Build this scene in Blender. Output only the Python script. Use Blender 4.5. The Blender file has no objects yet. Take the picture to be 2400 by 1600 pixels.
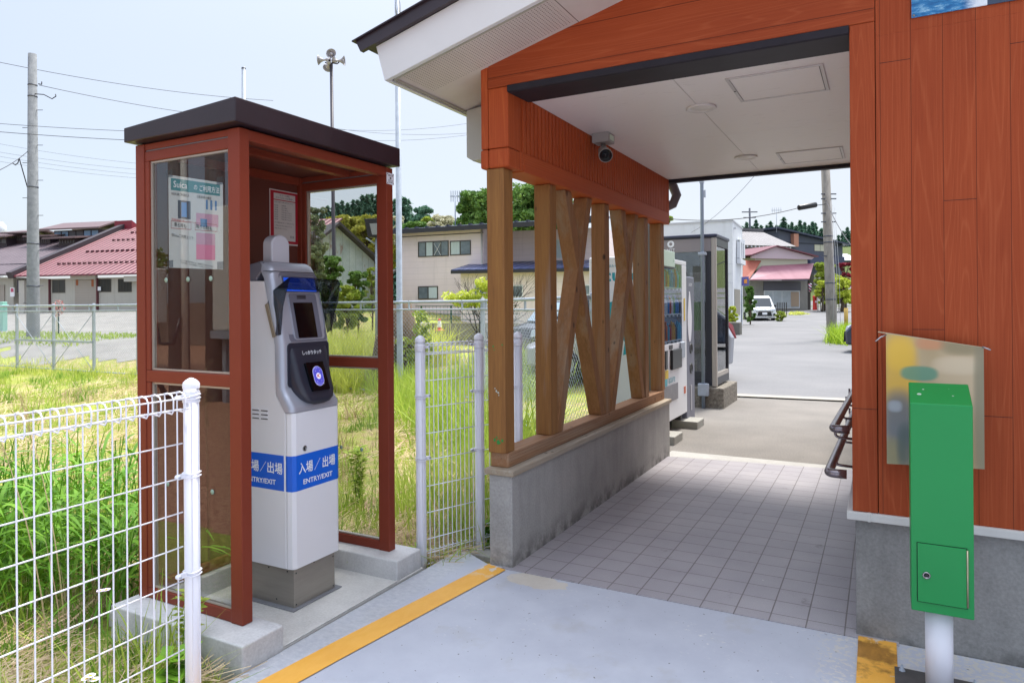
import bpy, bmesh, math, random
import numpy as np
from mathutils import Vector, Matrix
from math import radians, sin, cos, tan, atan2, sqrt, pi
random.seed(7); RNG = np.random.default_rng(7)
SC = bpy.context.scene
COL = SC.collection

# ---------------------------------------------------------------- camera
FOC = 1632.8 / 2400.0            # focal length in picture widths
YAW = radians(28.03); ROLL = radians(.424); EYE = 1.40
PCX, PCY = 1200.0, 714.0         # principal point in the 2400 x 1600 photograph
cam = bpy.data.cameras.new("camera"); camo = bpy.data.objects.new("camera", cam); COL.objects.link(camo)
cam.sensor_width = 36.0; cam.lens = 36.0 * FOC; cam.shift_y = -(800 - PCY) / 2400.0
cam.clip_start = 0.05; cam.clip_end = 3000
FW = Vector((-sin(YAW), cos(YAW), 0)); RT = Vector((cos(YAW), sin(YAW), 0)); UP = Vector((0, 0, 1))
_r = RT * cos(ROLL) - UP * sin(ROLL); _u = RT * sin(ROLL) + UP * cos(ROLL)
camo.matrix_world = Matrix(((_r.x, _u.x, -FW.x, 0), (_r.y, _u.y, -FW.y, 0), (_r.z, _u.z, -FW.z, EYE), (0, 0, 0, 1)))
SC.camera = camo

# ---------------------------------------------------------------- light
SUN_EL = radians(65); SUN_AZ = radians(12)      # azimuth from +Y towards +X
w = bpy.data.worlds.new("World"); SC.world = w; w.use_nodes = True
wn = w.node_tree.nodes; wl = w.node_tree.links; wn.clear()
wo = wn.new("ShaderNodeOutputWorld"); bg = wn.new("ShaderNodeBackground"); bg.inputs[1].default_value = 0.13
sky = wn.new("ShaderNodeTexSky"); sky.sky_type = 'NISHITA'; sky.sun_disc = False
sky.sun_elevation = SUN_EL; sky.sun_rotation = SUN_AZ; sky.air_density = 1.0; sky.dust_density = 2.5; sky.ozone_density = 1.2
tc = wn.new("ShaderNodeTexCoord"); nz = wn.new("ShaderNodeTexNoise"); nz.inputs['Scale'].default_value = 1.6; nz.inputs['Detail'].default_value = 5; nz.inputs['Roughness'].default_value = .45
mp = wn.new("ShaderNodeMapping"); mp.inputs['Scale'].default_value = (1, 1, 3.0)
sxyz = wn.new("ShaderNodeSeparateXYZ"); m1 = wn.new("ShaderNodeMath"); m1.operation = 'MULTIPLY_ADD'; m1.inputs[1].default_value = .11; m1.inputs[2].default_value = .52
m2 = wn.new("ShaderNodeMath"); m2.operation = 'MULTIPLY_ADD'; m2.inputs[1].default_value = .22; m2.use_clamp = True
mx = wn.new("ShaderNodeMixRGB"); hz = wn.new("ShaderNodeMath"); hz.operation = 'POWER'; hz.inputs[1].default_value = 4.0; hc = wn.new("ShaderNodeMath"); hc.operation = 'MULTIPLY_ADD'; hc.inputs[1].default_value = 3.2; hc.inputs[2].default_value = .53
hm = wn.new("ShaderNodeVectorMath"); hm.operation = 'SCALE'; hm.inputs[0].default_value = (6.1, 6.45, 7.1)
wl.new(tc.outputs['Generated'], mp.inputs[0]); wl.new(mp.outputs[0], nz.inputs['Vector']); wl.new(tc.outputs['Generated'], sxyz.inputs[0])
m0 = wn.new("ShaderNodeMath"); m0.operation = 'MULTIPLY_ADD'; m0.inputs[1].default_value = 1.9; wl.new(sxyz.outputs['Y'], m0.inputs[0]); wl.new(sxyz.outputs['X'], m0.inputs[2]); wl.new(m0.outputs[0], m1.inputs[0]); wl.new(nz.outputs['Fac'], m2.inputs[0]); wl.new(m1.outputs[0], m2.inputs[2])
wl.new(sxyz.outputs['Z'], hz.inputs[0]); wl.new(hz.outputs[0], hc.inputs[0]); wl.new(hc.outputs[0], hm.inputs['Scale']); wl.new(hm.outputs[0], mx.inputs[2]); wl.new(m2.outputs[0], mx.inputs[0]); wl.new(sky.outputs[0], mx.inputs[1]); wl.new(mx.outputs[0], bg.inputs[0]); wl.new(bg.outputs[0], wo.inputs[0])
sl = bpy.data.lights.new("sun", 'SUN'); slo = bpy.data.objects.new("sun", sl); COL.objects.link(slo)
sl.energy = 2.7; sl.angle = radians(13); sl.color = (1.0, .955, .88)
sd = Vector((sin(SUN_AZ) * cos(SUN_EL), cos(SUN_AZ) * cos(SUN_EL), sin(SUN_EL)))
slo.rotation_euler = sd.to_track_quat('Z', 'Y').to_euler()
SC.view_settings.view_transform = 'Standard'; SC.view_settings.look = 'None'; SC.view_settings.exposure = 0.95; SC.view_settings.gamma = 1
SC.render.engine = 'CYCLES'
SC.cycles.max_bounces = 8; SC.cycles.transparent_max_bounces = 24; SC.cycles.diffuse_bounces = 4

# ---------------------------------------------------------------- picture -> place helpers
def rayd(x, y):
    u = x - PCX; v = PCY - y; c, s = cos(ROLL), sin(ROLL)
    return FW * 1632.8 + RT * (u * c + v * s) + UP * (-u * s + v * c)
def at(x, y, D): return Vector((0, 0, EYE)) + rayd(x, y) * (D / 1632.8)
def onz(x, y, z):
    d = rayd(x, y); return Vector((0, 0, EYE)) + d * ((z - EYE) / d.z)
def atx(x, D, z):
    p = at(x, PCY, D); p.z = z; return p
class Facade:      # a vertical wall plane through two points, local x along it, local y inwards
    def __init__(s, xl, DL, xr, DR):
        a = at(xl, PCY, DL); b = at(xr, PCY, DR); s.o = Vector((a.x, a.y, 0)); d = Vector((b.x - a.x, b.y - a.y, 0)); s.len = d.length
        s.u = d.normalized(); s.n = Vector((-s.u.y, s.u.x, 0)); s.rot = atan2(s.u.y, s.u.x)
    def uz(s, x, y, off=0.0):
        d = rayd(x, y); q = s.o + s.n * off; t = q.dot(s.n) / d.dot(s.n); p = d * t
        return (p - s.o).dot(s.u), p.z + EYE

# ---------------------------------------------------------------- materials
def hexc(h):
    v = [int(h[i:i + 2], 16) / 255 for i in (0, 2, 4)]
    return tuple(c / 12.92 if c <= .04045 else ((c + .055) / 1.055) ** 2.4 for c in v) + (1,)
MATS = {}
def mat(name, col, rough=.6, metal=0, var=.0, vscale=3.0, bump=0, bscale=40, col2=None, spec=.5, coat=0, stretch=(1, 1, 1), detail=6, cscale=None):
    if name in MATS: return MATS[name]
    if isinstance(col, str): col = hexc(col)
    if isinstance(col2, str): col2 = hexc(col2)
    m = bpy.data.materials.new(name); m.use_nodes = True; nt = m.node_tree; N = nt.nodes; L = nt.links
    b = N['Principled BSDF']; b.inputs['Base Color'].default_value = col; b.inputs['Roughness'].default_value = rough; b.inputs['Metallic'].default_value = metal
    b.inputs['Specular IOR Level'].default_value = spec
    if coat: b.inputs['Coat Weight'].default_value = coat; b.inputs['Coat Roughness'].default_value = .08
    if var or bump or col2:
        t = N.new('ShaderNodeTexCoord'); mp = N.new('ShaderNodeMapping'); mp.inputs['Scale'].default_value = stretch; L.new(t.outputs['Object'], mp.inputs[0])
    if var or col2:
        n = N.new('ShaderNodeTexNoise'); n.inputs['Scale'].default_value = vscale; n.inputs['Detail'].default_value = detail; n.inputs['Roughness'].default_value = .62
        L.new(mp.outputs[0], n.inputs['Vector']); r = N.new('ShaderNodeValToRGB'); L.new(n.outputs['Fac'], r.inputs[0])
        e = r.color_ramp.elements; e[0].position = .32; e[1].position = .68
        if col2: e[0].color = col; e[1].color = col2
        else:
            e[0].color = tuple(c * (1 - var) for c in col[:3]) + (1,); e[1].color = tuple(min(1, c * (1 + var)) for c in col[:3]) + (1,)
        L.new(r.outputs[0], b.inputs['Base Color'])
    if bump:
        n2 = N.new('ShaderNodeTexNoise'); n2.inputs['Scale'].default_value = bscale; n2.inputs['Detail'].default_value = 5; L.new(mp.outputs[0], n2.inputs['Vector'])
        bp = N.new('ShaderNodeBump'); bp.inputs['Strength'].default_value = bump; bp.inputs['Distance'].default_value = .01; L.new(n2.outputs['Fac'], bp.inputs['Height']); L.new(bp.outputs[0], b.inputs['Normal'])
    MATS[name] = m; return m
def nodes(m): return m.node_tree.nodes, m.node_tree.links
def newmat(name, rough=.6):
    m = bpy.data.materials.new(name); m.use_nodes = True; MATS[name] = m
    m.node_tree.nodes['Principled BSDF'].inputs['Roughness'].default_value = rough; return m
def nd(m, t, **kw):
    n = m.node_tree.nodes.new('ShaderNode' + t)
    for k, v in kw.items():
        if k.startswith('i_'): n.inputs[int(k[2:]) if k[2:].isdigit() else k[2:]].default_value = v
        else: setattr(n, k, v)
    return n
def lk(m, a, b): m.node_tree.links.new(a, b)
def math_(m, op, a, b=None, clamp=False):
    n = nd(m, 'Math', operation=op, use_clamp=clamp)
    for i, v in enumerate((a, b)):
        if v is None: continue
        if isinstance(v, (int, float)): n.inputs[i].default_value = v
        else: lk(m, v, n.inputs[i])
    return n.outputs[0]
def ramp(m, fac, *stops):
    r = nd(m, 'ValToRGB'); lk(m, fac, r.inputs[0]); e = r.color_ramp.elements
    while len(e) < len(stops): e.new(.5)
    for k, (p, c) in enumerate(stops): e[k].position = p; e[k].color = hexc(c) if isinstance(c, str) else c
    return r.outputs[0]
def noise(m, vec, scale, detail=5, rough=.6):
    n = nd(m, 'TexNoise'); n.inputs['Scale'].default_value = scale; n.inputs['Detail'].default_value = detail; n.inputs['Roughness'].default_value = rough
    lk(m, vec, n.inputs['Vector']); return n.outputs['Fac']
def mapping(m, vec, scale=(1, 1, 1), loc=(0, 0, 0), rot=(0, 0, 0)):
    n = nd(m, 'Mapping'); n.inputs['Scale'].default_value = scale; n.inputs['Location'].default_value = loc; n.inputs['Rotation'].default_value = rot
    lk(m, vec, n.inputs[0]); return n.outputs[0]
OBJ = False      # False: patterns laid out in place coordinates; True: in the thing's own
def objc(m): return nd(m, 'TexCoord').outputs['Object'] if OBJ else nd(m, 'NewGeometry').outputs['Position']
def mixc(m, fac, a, b, mode='MIX'):
    n = nd(m, 'MixRGB', blend_type=mode)
    for i, v in enumerate((fac, a, b)):
        if isinstance(v, (int, float)): n.inputs[i].default_value = v
        elif isinstance(v, str): n.inputs[i].default_value = hexc(v)
        elif isinstance(v, tuple): n.inputs[i].default_value = v
        else: lk(m, v, n.inputs[i])
    return n.outputs[0]
def bumpn(m, h, strength, dist=.01):
    b = nd(m, 'Bump'); b.inputs['Strength'].default_value = strength; b.inputs['Distance'].default_value = dist; lk(m, h, b.inputs['Height'])
    lk(m, b.outputs[0], m.node_tree.nodes['Principled BSDF'].inputs['Normal'])
def setc(m, c): lk(m, c, m.node_tree.nodes['Principled BSDF'].inputs['Base Color'])

def siding(name, vertical=True, board=.1118, off=.108, plain=False, base=('883a1c', '9b4523', 'b05c36')):
    """wood-grain cement siding, boards along z (vertical) or along x"""
    m = newmat(name, .62); oc = objc(m)
    sp = nd(m, 'SeparateXYZ'); lk(m, oc, sp.inputs[0])
    across = math_(m, 'ADD', sp.outputs['X'], sp.outputs['Y']) if vertical else sp.outputs['Z']
    along = sp.outputs['Z'] if vertical else sp.outputs['X']
    q = math_(m, 'DIVIDE', math_(m, 'SUBTRACT', across, off), board)
    fr = math_(m, 'FRACT', q); fl = math_(m, 'FLOOR', q)
    cb = nd(m, 'CombineXYZ'); lk(m, math_(m, 'MULTIPLY', across, 1.0), cb.inputs[0]); lk(m, math_(m, 'MULTIPLY', fl, 3.71), cb.inputs[1]); lk(m, along, cb.inputs[2])
    v1 = mapping(m, cb.outputs[0], (5.0, 1, .24))
    big = noise(m, v1, 1.7, 1.5, .45)
    rings = math_(m, 'SINE', math_(m, 'MULTIPLY', big, 120.0))
    fine = noise(m, mapping(m, cb.outputs[0], (160, 1, 3.0)), 1.0, 4, .7)
    g = math_(m, 'MULTIPLY_ADD', rings, .5); m.node_tree.nodes[-1].inputs[2].default_value = .5
    f2 = math_(m, 'MULTIPLY', fine, .82)
    gg = math_(m, 'ADD', math_(m, 'MULTIPLY', math_(m, 'POWER', g, 11.0), .22), f2)
    c = ramp(m, gg, (.18, base[0]), (.42, base[1]), (.80, base[2]))
    tone = noise(m, mapping(m, cb.outputs[0], (.8, 1, .5)), 2.0, 3)
    c = mixc(m, .4, c, ramp(m, tone, (.3, '87381b'), (.7, 'a54c26')))
    edge = math_(m, 'MINIMUM', fr, math_(m, 'SUBTRACT', 1.0, fr))
    gr = math_(m, 'LESS_THAN', edge, .011)
    if plain: gr = math_(m, 'MULTIPLY', gr, 0.0)
    c = mixc(m, math_(m, 'MULTIPLY', gr, .72), c, '4a1f12')
    setc(m, c); m.node_tree.nodes['Principled BSDF'].inputs['Specular IOR Level'].default_value = .22
    bumpn(m, math_(m, 'SUBTRACT', gg, math_(m, 'MULTIPLY', gr, 2.0)), .28, .004)
    return m

# ---------------------------------------------------------------- mesh builder
class MB:
    def __init__(s): s.v = []; s.f = []; s.m = []; s.sm = []
    def add(s, vs, fs, mi=0, smooth=False):
        o = len(s.v); s.v += [tuple(p) for p in vs]
        for f in fs: s.f.append(tuple(i + o for i in f)); s.m.append(mi); s.sm.append(smooth)
        return s
    def box(s, x0, x1, y0, y1, z0, z1, mi=0):
        x0, x1 = sorted((x0, x1)); y0, y1 = sorted((y0, y1)); z0, z1 = sorted((z0, z1))
        vs = [(x0, y0, z0), (x1, y0, z0), (x1, y1, z0), (x0, y1, z0), (x0, y0, z1), (x1, y0, z1), (x1, y1, z1), (x0, y1, z1)]
        return s.add(vs, [(0, 3, 2, 1), (4, 5, 6, 7), (0, 1, 5, 4), (1, 2, 6, 5), (2, 3, 7, 6), (3, 0, 4, 7)], mi)
    def hexa(s, p, mi=0):   # 8 points: bottom loop then top loop
        return s.add(p, [(0, 3, 2, 1), (4, 5, 6, 7), (0, 1, 5, 4), (1, 2, 6, 5), (2, 3, 7, 6), (3, 0, 4, 7)], mi)
    def prism(s, poly, axis, a, b, mi=0, smooth=False):
        """poly: 2-D outline; axis 'x': (y,z); 'y': (x,z); 'z': (x,y); extruded a..b"""
        def P(p, t): return {'x': (t, p[0], p[1]), 'y': (p[0], t, p[1]), 'z': (p[0], p[1], t)}[axis]
        n = len(poly); vs = [P(p, a) for p in poly] + [P(p, b) for p in poly]
        fs = [tuple(range(n)), tuple(range(2 * n - 1, n - 1, -1))]
        s.add(vs, fs, mi); o = len(s.v) - 2 * n
        for i in range(n):
            j = (i + 1) % n; s.f.append((o + i, o + n + i, o + n + j, o + j)); s.m.append(mi); s.sm.append(smooth)
        return s
    def tube(s, pts, r, n=10, mi=0, caps=True, closed=False):
        pts = [Vector(p) for p in pts]; k = len(pts); rs = r if isinstance(r, (list, tuple)) else [r] * k
        o = len(s.v); prev = None
        for i, p in enumerate(pts):
            if closed: d = pts[(i + 1) % k] - pts[i - 1]
            else: d = (pts[min(i + 1, k - 1)] - pts[max(i - 1, 0)])
            d = d.normalized() if d.length > 1e-9 else Vector((0, 0, 1))
            if prev is None:
                a = Vector((0, 0, 1)) if abs(d.z) < .9 else Vector((1, 0, 0)); e1 = d.cross(a).normalized()
            else:
                e1 = (prev - d * prev.dot(d)).normalized()
            prev = e1; e2 = d.cross(e1)
            for j in range(n):
                t = 2 * pi * j / n; s.v.append(tuple(p + (e1 * cos(t) + e2 * sin(t)) * rs[i]))
        for i in range(k if closed else k - 1):
            i2 = (i + 1) % k
            for j in range(n):
                j2 = (j + 1) % n; s.f.append((o + i * n + j, o + i * n + j2, o + i2 * n + j2, o + i2 * n + j)); s.m.append(mi); s.sm.append(True)
        if caps and not closed:
            s.f.append(tuple(o + j for j in range(n - 1, -1, -1))); s.m.append(mi); s.sm.append(False)
            s.f.append(tuple(o + (k - 1) * n + j for j in range(n))); s.m.append(mi); s.sm.append(False)
        return s
    def lathe(s, prof, c, n=20, axis=Vector((0, 0, 1)), mi=0):
        """prof: (radius, height) along axis from point c"""
        axis = Vector(axis).normalized(); c = Vector(c); pts = [c + axis * h for _, h in prof]
        a = Vector((0, 0, 1)) if abs(axis.z) < .9 else Vector((1, 0, 0)); e1 = axis.cross(a).normalized(); e2 = axis.cross(e1); o = len(s.v)
        for (r, h), p in zip(prof, pts):
            for j in range(n): t = 2 * pi * j / n; s.v.append(tuple(p + (e1 * cos(t) + e2 * sin(t)) * max(r, 1e-5)))
        for i in range(len(prof) - 1):
            for j in range(n):
                j2 = (j + 1) % n; s.f.append((o + i * n + j, o + i * n + j2, o + (i + 1) * n + j2, o + (i + 1) * n + j)); s.m.append(mi); s.sm.append(True)
        return s
    def bar(s, a, b, wx, wy, up=(0, 0, 1), mi=0):
        """square bar from a to b; wx across, wy along 'up'-ish"""
        a = Vector(a); b = Vector(b); d = (b - a).normalized(); up = Vector(up)
        if abs(d.dot(up)) > .98: up = Vector((0, 1, 0))
        e = d.cross(up).normalized(); g = e.cross(d)
        q = [(-1, -1), (1, -1), (1, 1), (-1, 1)]
        return s.hexa([a + e * (i * wx / 2) + g * (j * wy / 2) for i, j in q] + [b + e * (i * wx / 2) + g * (j * wy / 2) for i, j in q], mi)
    def build(s, name, mats, parent=None, bevel=0, seg=2, local=False, smooth=False):
        me = bpy.data.meshes.new(name); off = Vector((0, 0, 0))
        vs = s.v
        if parent is not None and not local:
            M = WORLD[parent.name].inverted(); vs = [tuple(M @ Vector(p)) for p in vs]
        me.from_pydata(vs, [], s.f); me.update()
        if not isinstance(mats, (list, tuple)): mats = [mats]
        for q in mats: me.materials.append(q)
        me.polygons.foreach_set('material_index', s.m)
        me.polygons.foreach_set('use_smooth', [True] * len(s.f) if smooth else s.sm)
        bm = bmesh.new(); bm.from_mesh(me); bmesh.ops.recalc_face_normals(bm, faces=bm.faces); bm.to_mesh(me); bm.free()
        o = bpy.data.objects.new(name, me); COL.objects.link(o); WORLD[o.name] = Matrix.Identity(4)
        if parent is not None: o.parent = parent; WORLD[o.name] = WORLD[parent.name].copy()
        if bevel:
            b = o.modifiers.new('bevel', 'BEVEL'); b.width = bevel; b.segments = seg; b.limit_method = 'ANGLE'; b.angle_limit = radians(40); b.harden_normals = False
        return o
WORLD = {}
def tag(o, label=None, cat=None, group=None, kind=None):
    if label: o['label'] = label
    if cat: o['category'] = cat
    if group: o['group'] = group
    if kind: o['kind'] = kind
    return o
def empty(name, loc=(0, 0, 0), rz=0.0, label=None, cat=None, group=None):
    o = bpy.data.objects.new(name, None); COL.objects.link(o); o.location = loc; o.rotation_euler = (0, 0, rz); o.empty_display_size = .1
    WORLD[o.name] = Matrix.Translation(Vector(loc)) @ Matrix.Rotation(rz, 4, 'Z')
    return tag(o, label, cat, group)
def kids(o): return [c for c in bpy.data.objects if c.parent == o]
def copy_tree(o, parent=None):
    c = o.copy(); COL.objects.link(c); c.parent = parent; WORLD[c.name] = WORLD[o.name].copy()
    for k in kids(o): copy_tree(k, c)
    return c
def npmesh(name, V, F, mats, mi=None, smooth=False, parent=None, label=None, cat=None, kind=None, group=None):
    """V (n,3); F (m,k) equal-size faces, quick"""
    me = bpy.data.meshes.new(name); V = np.asarray(V, np.float32); F = np.asarray(F, np.int32); k = F.shape[1]
    if parent is not None:
        Mi = np.array(WORLD[parent.name].inverted(), dtype=np.float32); V = V @ Mi[:3, :3].T + Mi[:3, 3]
    me.vertices.add(len(V)); me.vertices.foreach_set('co', V.ravel()); me.loops.add(F.size); me.loops.foreach_set('vertex_index', F.ravel())
    me.polygons.add(len(F)); me.polygons.foreach_set('loop_start', np.arange(0, F.size, k, dtype=np.int32)); me.polygons.foreach_set('loop_total', np.full(len(F), k, np.int32))
    if not isinstance(mats, (list, tuple)): mats = [mats]
    for q in mats: me.materials.append(q)
    if mi is not None: me.polygons.foreach_set('material_index', np.asarray(mi, np.int32))
    if smooth: me.polygons.foreach_set('use_smooth', np.ones(len(F), bool))
    me.update(); me.validate()
    o = bpy.data.objects.new(name, me); COL.objects.link(o); WORLD[o.name] = Matrix.Identity(4)
    if parent is not None: o.parent = parent; WORLD[o.name] = WORLD[parent.name].copy()
    return tag(o, label, cat, group, kind)
def lettering(items, m, parent, name='lettering', mats=None):
    """items: (text, size, origin, u, v, align[, squeeze]) laid as thin raised letters; one mesh"""
    V = []; Fc = []
    for it in items:
        txt, size, org, u, v, al = it[:6]; sq = it[6] if len(it) > 6 else 1.0
        cu = bpy.data.curves.new('t', 'FONT'); cu.body = txt; cu.size = size; cu.align_x = al; cu.align_y = 'CENTER'; cu.resolution_u = 2
        if len(it) > 7: cu.offset = it[7]
        ob = bpy.data.objects.new('t', cu); COL.objects.link(ob); dg = bpy.context.evaluated_depsgraph_get()
        me = bpy.data.meshes.new_from_object(ob.evaluated_get(dg)); org = Vector(org); u = Vector(u).normalized(); v = Vector(v).normalized(); o = len(V)
        for p in me.vertices: V.append(tuple(org + u * (p.co.x * sq) + v * p.co.y))
        for f in me.polygons: Fc.append(tuple(i + o for i in f.vertices))
        bpy.data.objects.remove(ob); bpy.data.curves.remove(cu); bpy.data.meshes.remove(me)
    b = MB(); b.add(V, Fc); M = WORLD[parent.name].inverted()
    me = bpy.data.meshes.new(name); me.from_pydata([tuple(M @ Vector(p)) for p in V], [], Fc); me.materials.append(m); me.update()
    o = bpy.data.objects.new(name, me); COL.objects.link(o); o.parent = parent; WORLD[o.name] = WORLD[parent.name].copy(); return o
def box_thing(name, dims, m, label, cat, bevel=.004): 
    b = MB(); b.box(*dims); return tag(b.build(name, m, bevel=bevel), label, cat)
def glassmat(name, tint=(.93, .96, .95, 1), refl=1.0, rough=.0):
    m = bpy.data.materials.new(name); m.use_nodes = True; N, L = nodes(m); N.clear()
    o = N.new('ShaderNodeOutputMaterial'); t = N.new('ShaderNodeBsdfTransparent'); t.inputs[0].default_value = tint
    g = N.new('ShaderNodeBsdfGlossy'); g.inputs['Roughness'].default_value = rough; g.inputs[0].default_value = (refl, refl, refl, 1)
    fr = N.new('ShaderNodeFresnel'); ge = N.new('ShaderNodeNewGeometry'); io = N.new('ShaderNodeMath'); io.operation = 'MULTIPLY_ADD'; io.inputs[1].default_value = 1 / 1.5 - 1.5; io.inputs[2].default_value = 1.5; L.new(ge.outputs['Backfacing'], io.inputs[0]); L.new(io.outputs[0], fr.inputs[0]); x = N.new('ShaderNodeMixShader')
    L.new(fr.outputs[0], x.inputs[0]); L.new(t.outputs[0], x.inputs[1]); L.new(g.outputs[0], x.inputs[2]); L.new(x.outputs[0], o.inputs[0]); MATS[name] = m; return m
# ================================================================ shared materials
M_booth = mat('booth_paint', '7b3422', .5, var=.06, vscale=2, bump=.03, bscale=300, spec=.3)
M_roofdk = mat('dark_brown_metal', '32282e', .38, var=.12, vscale=6)
M_white = mat('white_painted_steel', 'e6e7ec', .38)
M_kiosk = mat('kiosk_white', 'e4e4e8', .42, var=.02, vscale=1)
M_silver = mat('kiosk_silver', 'b4b8c4', .34, metal=.4)
M_silverd = mat('kiosk_grey', '7d7f8e', .38, metal=.35)
M_black = mat('black_plastic', '17171b', .35)
M_dkplastic = mat('dark_blue_grey_plastic', '2c2e3b', .33)
M_screen = mat('screen_glass', '0a0b0f', .08)
M_steelbase = mat('stainless_base', '9a948b', .40, metal=.45, var=.08, vscale=4, stretch=(1, 1, 8))
M_blueband = mat('blue_band', '0b62d6', .35)
M_letw = mat('white_lettering', 'eef1f6', .5)
M_alu = mat('galvanised_steel', 'a3acb8', .5, metal=.12, var=.12, vscale=9)
M_dkgrey = mat('dark_grey_paint', '3d3a40', .45, var=.1, vscale=3)
M_char = mat('lintel_paint', '2b282e', .55, var=.15, vscale=6, spec=.2)
M_cream = mat('cream_paint', 'd9d8d2', .5, var=.03, vscale=2)
M_rubber = mat('black_rubber', '111113', .8)
G_clear = glassmat('clear_glass', (.90, .94, .92, 1))
G_booth = glassmat('booth_glass', (.84, .85, .84, 1), 1.0)
G_dark = glassmat('smoked_plastic', (.36, .38, .42, 1), .9)
G_win = None

def concrete(name, a='7d7c7b', b='a09f9d', stain=.5, z0=0.0, z1=.18):
    m = newmat(name, .85); oc = objc(m)
    n1 = noise(m, oc, 2.3, 6); n2 = noise(m, mapping(m, oc, (7, 7, 1.1)), 2.0, 5); n3 = noise(m, oc, 90, 3)
    c = ramp(m, n1, (.3, a), (.7, b)); c = mixc(m, .16, c, ramp(m, n2, (.35, '6c6b69'), (.65, 'b2b0ad')))
    c = mixc(m, .25, c, ramp(m, n3, (.3, '5a5a5a'), (.7, 'c8c8c8')), 'OVERLAY')
    sp = nd(m, 'SeparateXYZ'); lk(m, oc, sp.inputs[0])
    mr = nd(m, 'MapRange'); mr.inputs[1].default_value = z1; mr.inputs[2].default_value = z0; lk(m, sp.outputs['Z'], mr.inputs[0])
    st = math_(m, 'MULTIPLY', mr.outputs[0], ramp_val(m, noise(m, oc, 9, 5), .44, .60))
    c = mixc(m, math_(m, 'MULTIPLY', st, stain), c, '3a3836')
    setc(m, c); bumpn(m, math_(m, 'ADD', n3, math_(m, 'MULTIPLY', n1, 1.0)), .25, .004); return m
def ramp_val(m, fac, a, b):
    mr = nd(m, 'MapRange'); mr.inputs[1].default_value = a; mr.inputs[2].default_value = b; lk(m, fac, mr.inputs[0]); return mr.outputs[0]
M_conc = concrete('wall_concrete', '9f9d9a', 'b9b7b3', .7, 0.0, .13)
M_concR = concrete('foundation_concrete', '7f7e7c', '9d9c9a', .5, 0.0, .12)
M_block = concrete('booth_block_concrete', 'c0c1c3', 'dadada', .45, -.35, .09)
M_slab = concrete('slab_concrete', 'cac9c6', 'dfdeda', .1, -.2, -.1)
M_kerb = concrete('kerb_concrete', 'a7a5a0', 'c2c0ba', .2, -.4, 0)

# painted platform floor
M_floor = newmat('painted_floor', .5); m = M_floor; oc = objc(m)
n1 = noise(m, oc, 1.1, 5); n2 = noise(m, oc, 6, 6, .7); n3 = noise(m, mapping(m, oc, (30, 45, 30)), 1.0, 4, .7); n4 = noise(m, oc, 160, 2)
c = ramp(m, n1, (.3, 'abafbc'), (.7, 'bcc0ca')); c = mixc(m, .5, c, ramp(m, n2, (.35, 'a9adb9'), (.7, 'c0c4cd')))
chips = math_(m, 'MULTIPLY', ramp_val(m, n3, .60, .66), ramp_val(m, noise(m, oc, 1.9, 3), .50, .62))
c = mixc(m, math_(m, 'MULTIPLY', chips, .75), c, 'dcd9d4')
c = mixc(m, math_(m, 'MULTIPLY', ramp_val(m, noise(m, oc, 2.6, 6, .65), .56, .72), .45), c, 'a09b90')
c = mixc(m, math_(m, 'MULTIPLY', ramp_val(m, noise(m, oc, 48, 2, .5), .705, .73), .75), c, '4a4844')
# worn strip of bare grey beside the slab, left of the yellow line
sp = nd(m, 'SeparateXYZ'); lk(m, oc, sp.inputs[0])
strip = ramp_val(m, math_(m, 'ADD', sp.outputs['X'], math_(m, 'MULTIPLY', n2, .05)), -1.96, -2.0)
c = mixc(m, math_(m, 'MULTIPLY', strip, .55), c, ramp(m, n3, (.35, 'a3a7ad'), (.65, 'c9cacb')))
# the peeled pale patch beside the corner of the wall
dx = math_(m, 'SUBTRACT', sp.outputs['X'], -1.56); dy = math_(m, 'SUBTRACT', sp.outputs['Y'], 3.17)
rr = math_(m, 'ADD', math_(m, 'MULTIPLY', math_(m, 'MULTIPLY', dx, dx), 30.0), math_(m, 'MULTIPLY', math_(m, 'MULTIPLY', dy, dy), 115.0))
pt = ramp_val(m, math_(m, 'ADD', rr, math_(m, 'MULTIPLY', noise(m, oc, 11, 5), 1.7)), 1.62, 1.56)
c = mixc(m, math_(m, 'MULTIPLY', pt, .9), c, ramp(m, n2, (.3, 'bdb4a6'), (.7, 'cfc8bc')))
dx = math_(m, 'SUBTRACT', sp.outputs['X'], -.12); dy = math_(m, 'SUBTRACT', sp.outputs['Y'], 3.05)
rr = math_(m, 'ADD', math_(m, 'MULTIPLY', math_(m, 'MULTIPLY', dx, dx), 60.0), math_(m, 'MULTIPLY', math_(m, 'MULTIPLY', dy, dy), 4.0))
pt = math_(m, 'MULTIPLY', ramp_val(m, rr, 1.4, .2), ramp_val(m, noise(m, oc, 38, 5, .65), .52, .56))
c = mixc(m, math_(m, 'MULTIPLY', pt, .8), c, 'cbc6be')
dx = math_(m, 'SUBTRACT', sp.outputs['X'], .45); dy = math_(m, 'SUBTRACT', sp.outputs['Y'], 3.15)
rr = math_(m, 'ADD', math_(m, 'MULTIPLY', math_(m, 'MULTIPLY', dx, dx), 4.0), math_(m, 'MULTIPLY', math_(m, 'MULTIPLY', dy, dy), 14.0))
pt = math_(m, 'MULTIPLY', ramp_val(m, rr, 1.6, .5), ramp_val(m, noise(m, oc, 44, 5, .65), .49, .53))
c = mixc(m, math_(m, 'MULTIPLY', pt, .7), c, 'c9c4b6')
setc(m, c); bumpn(m, math_(m, 'ADD', n4, math_(m, 'MULTIPLY', chips, 1.5)), .16, .003)
lk(m, ramp(m, n2, (.3, (.38,) * 3 + (1,)), (.7, (.62,) * 3 + (1,))), m.node_tree.nodes['Principled BSDF'].inputs['Roughness'])

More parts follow.
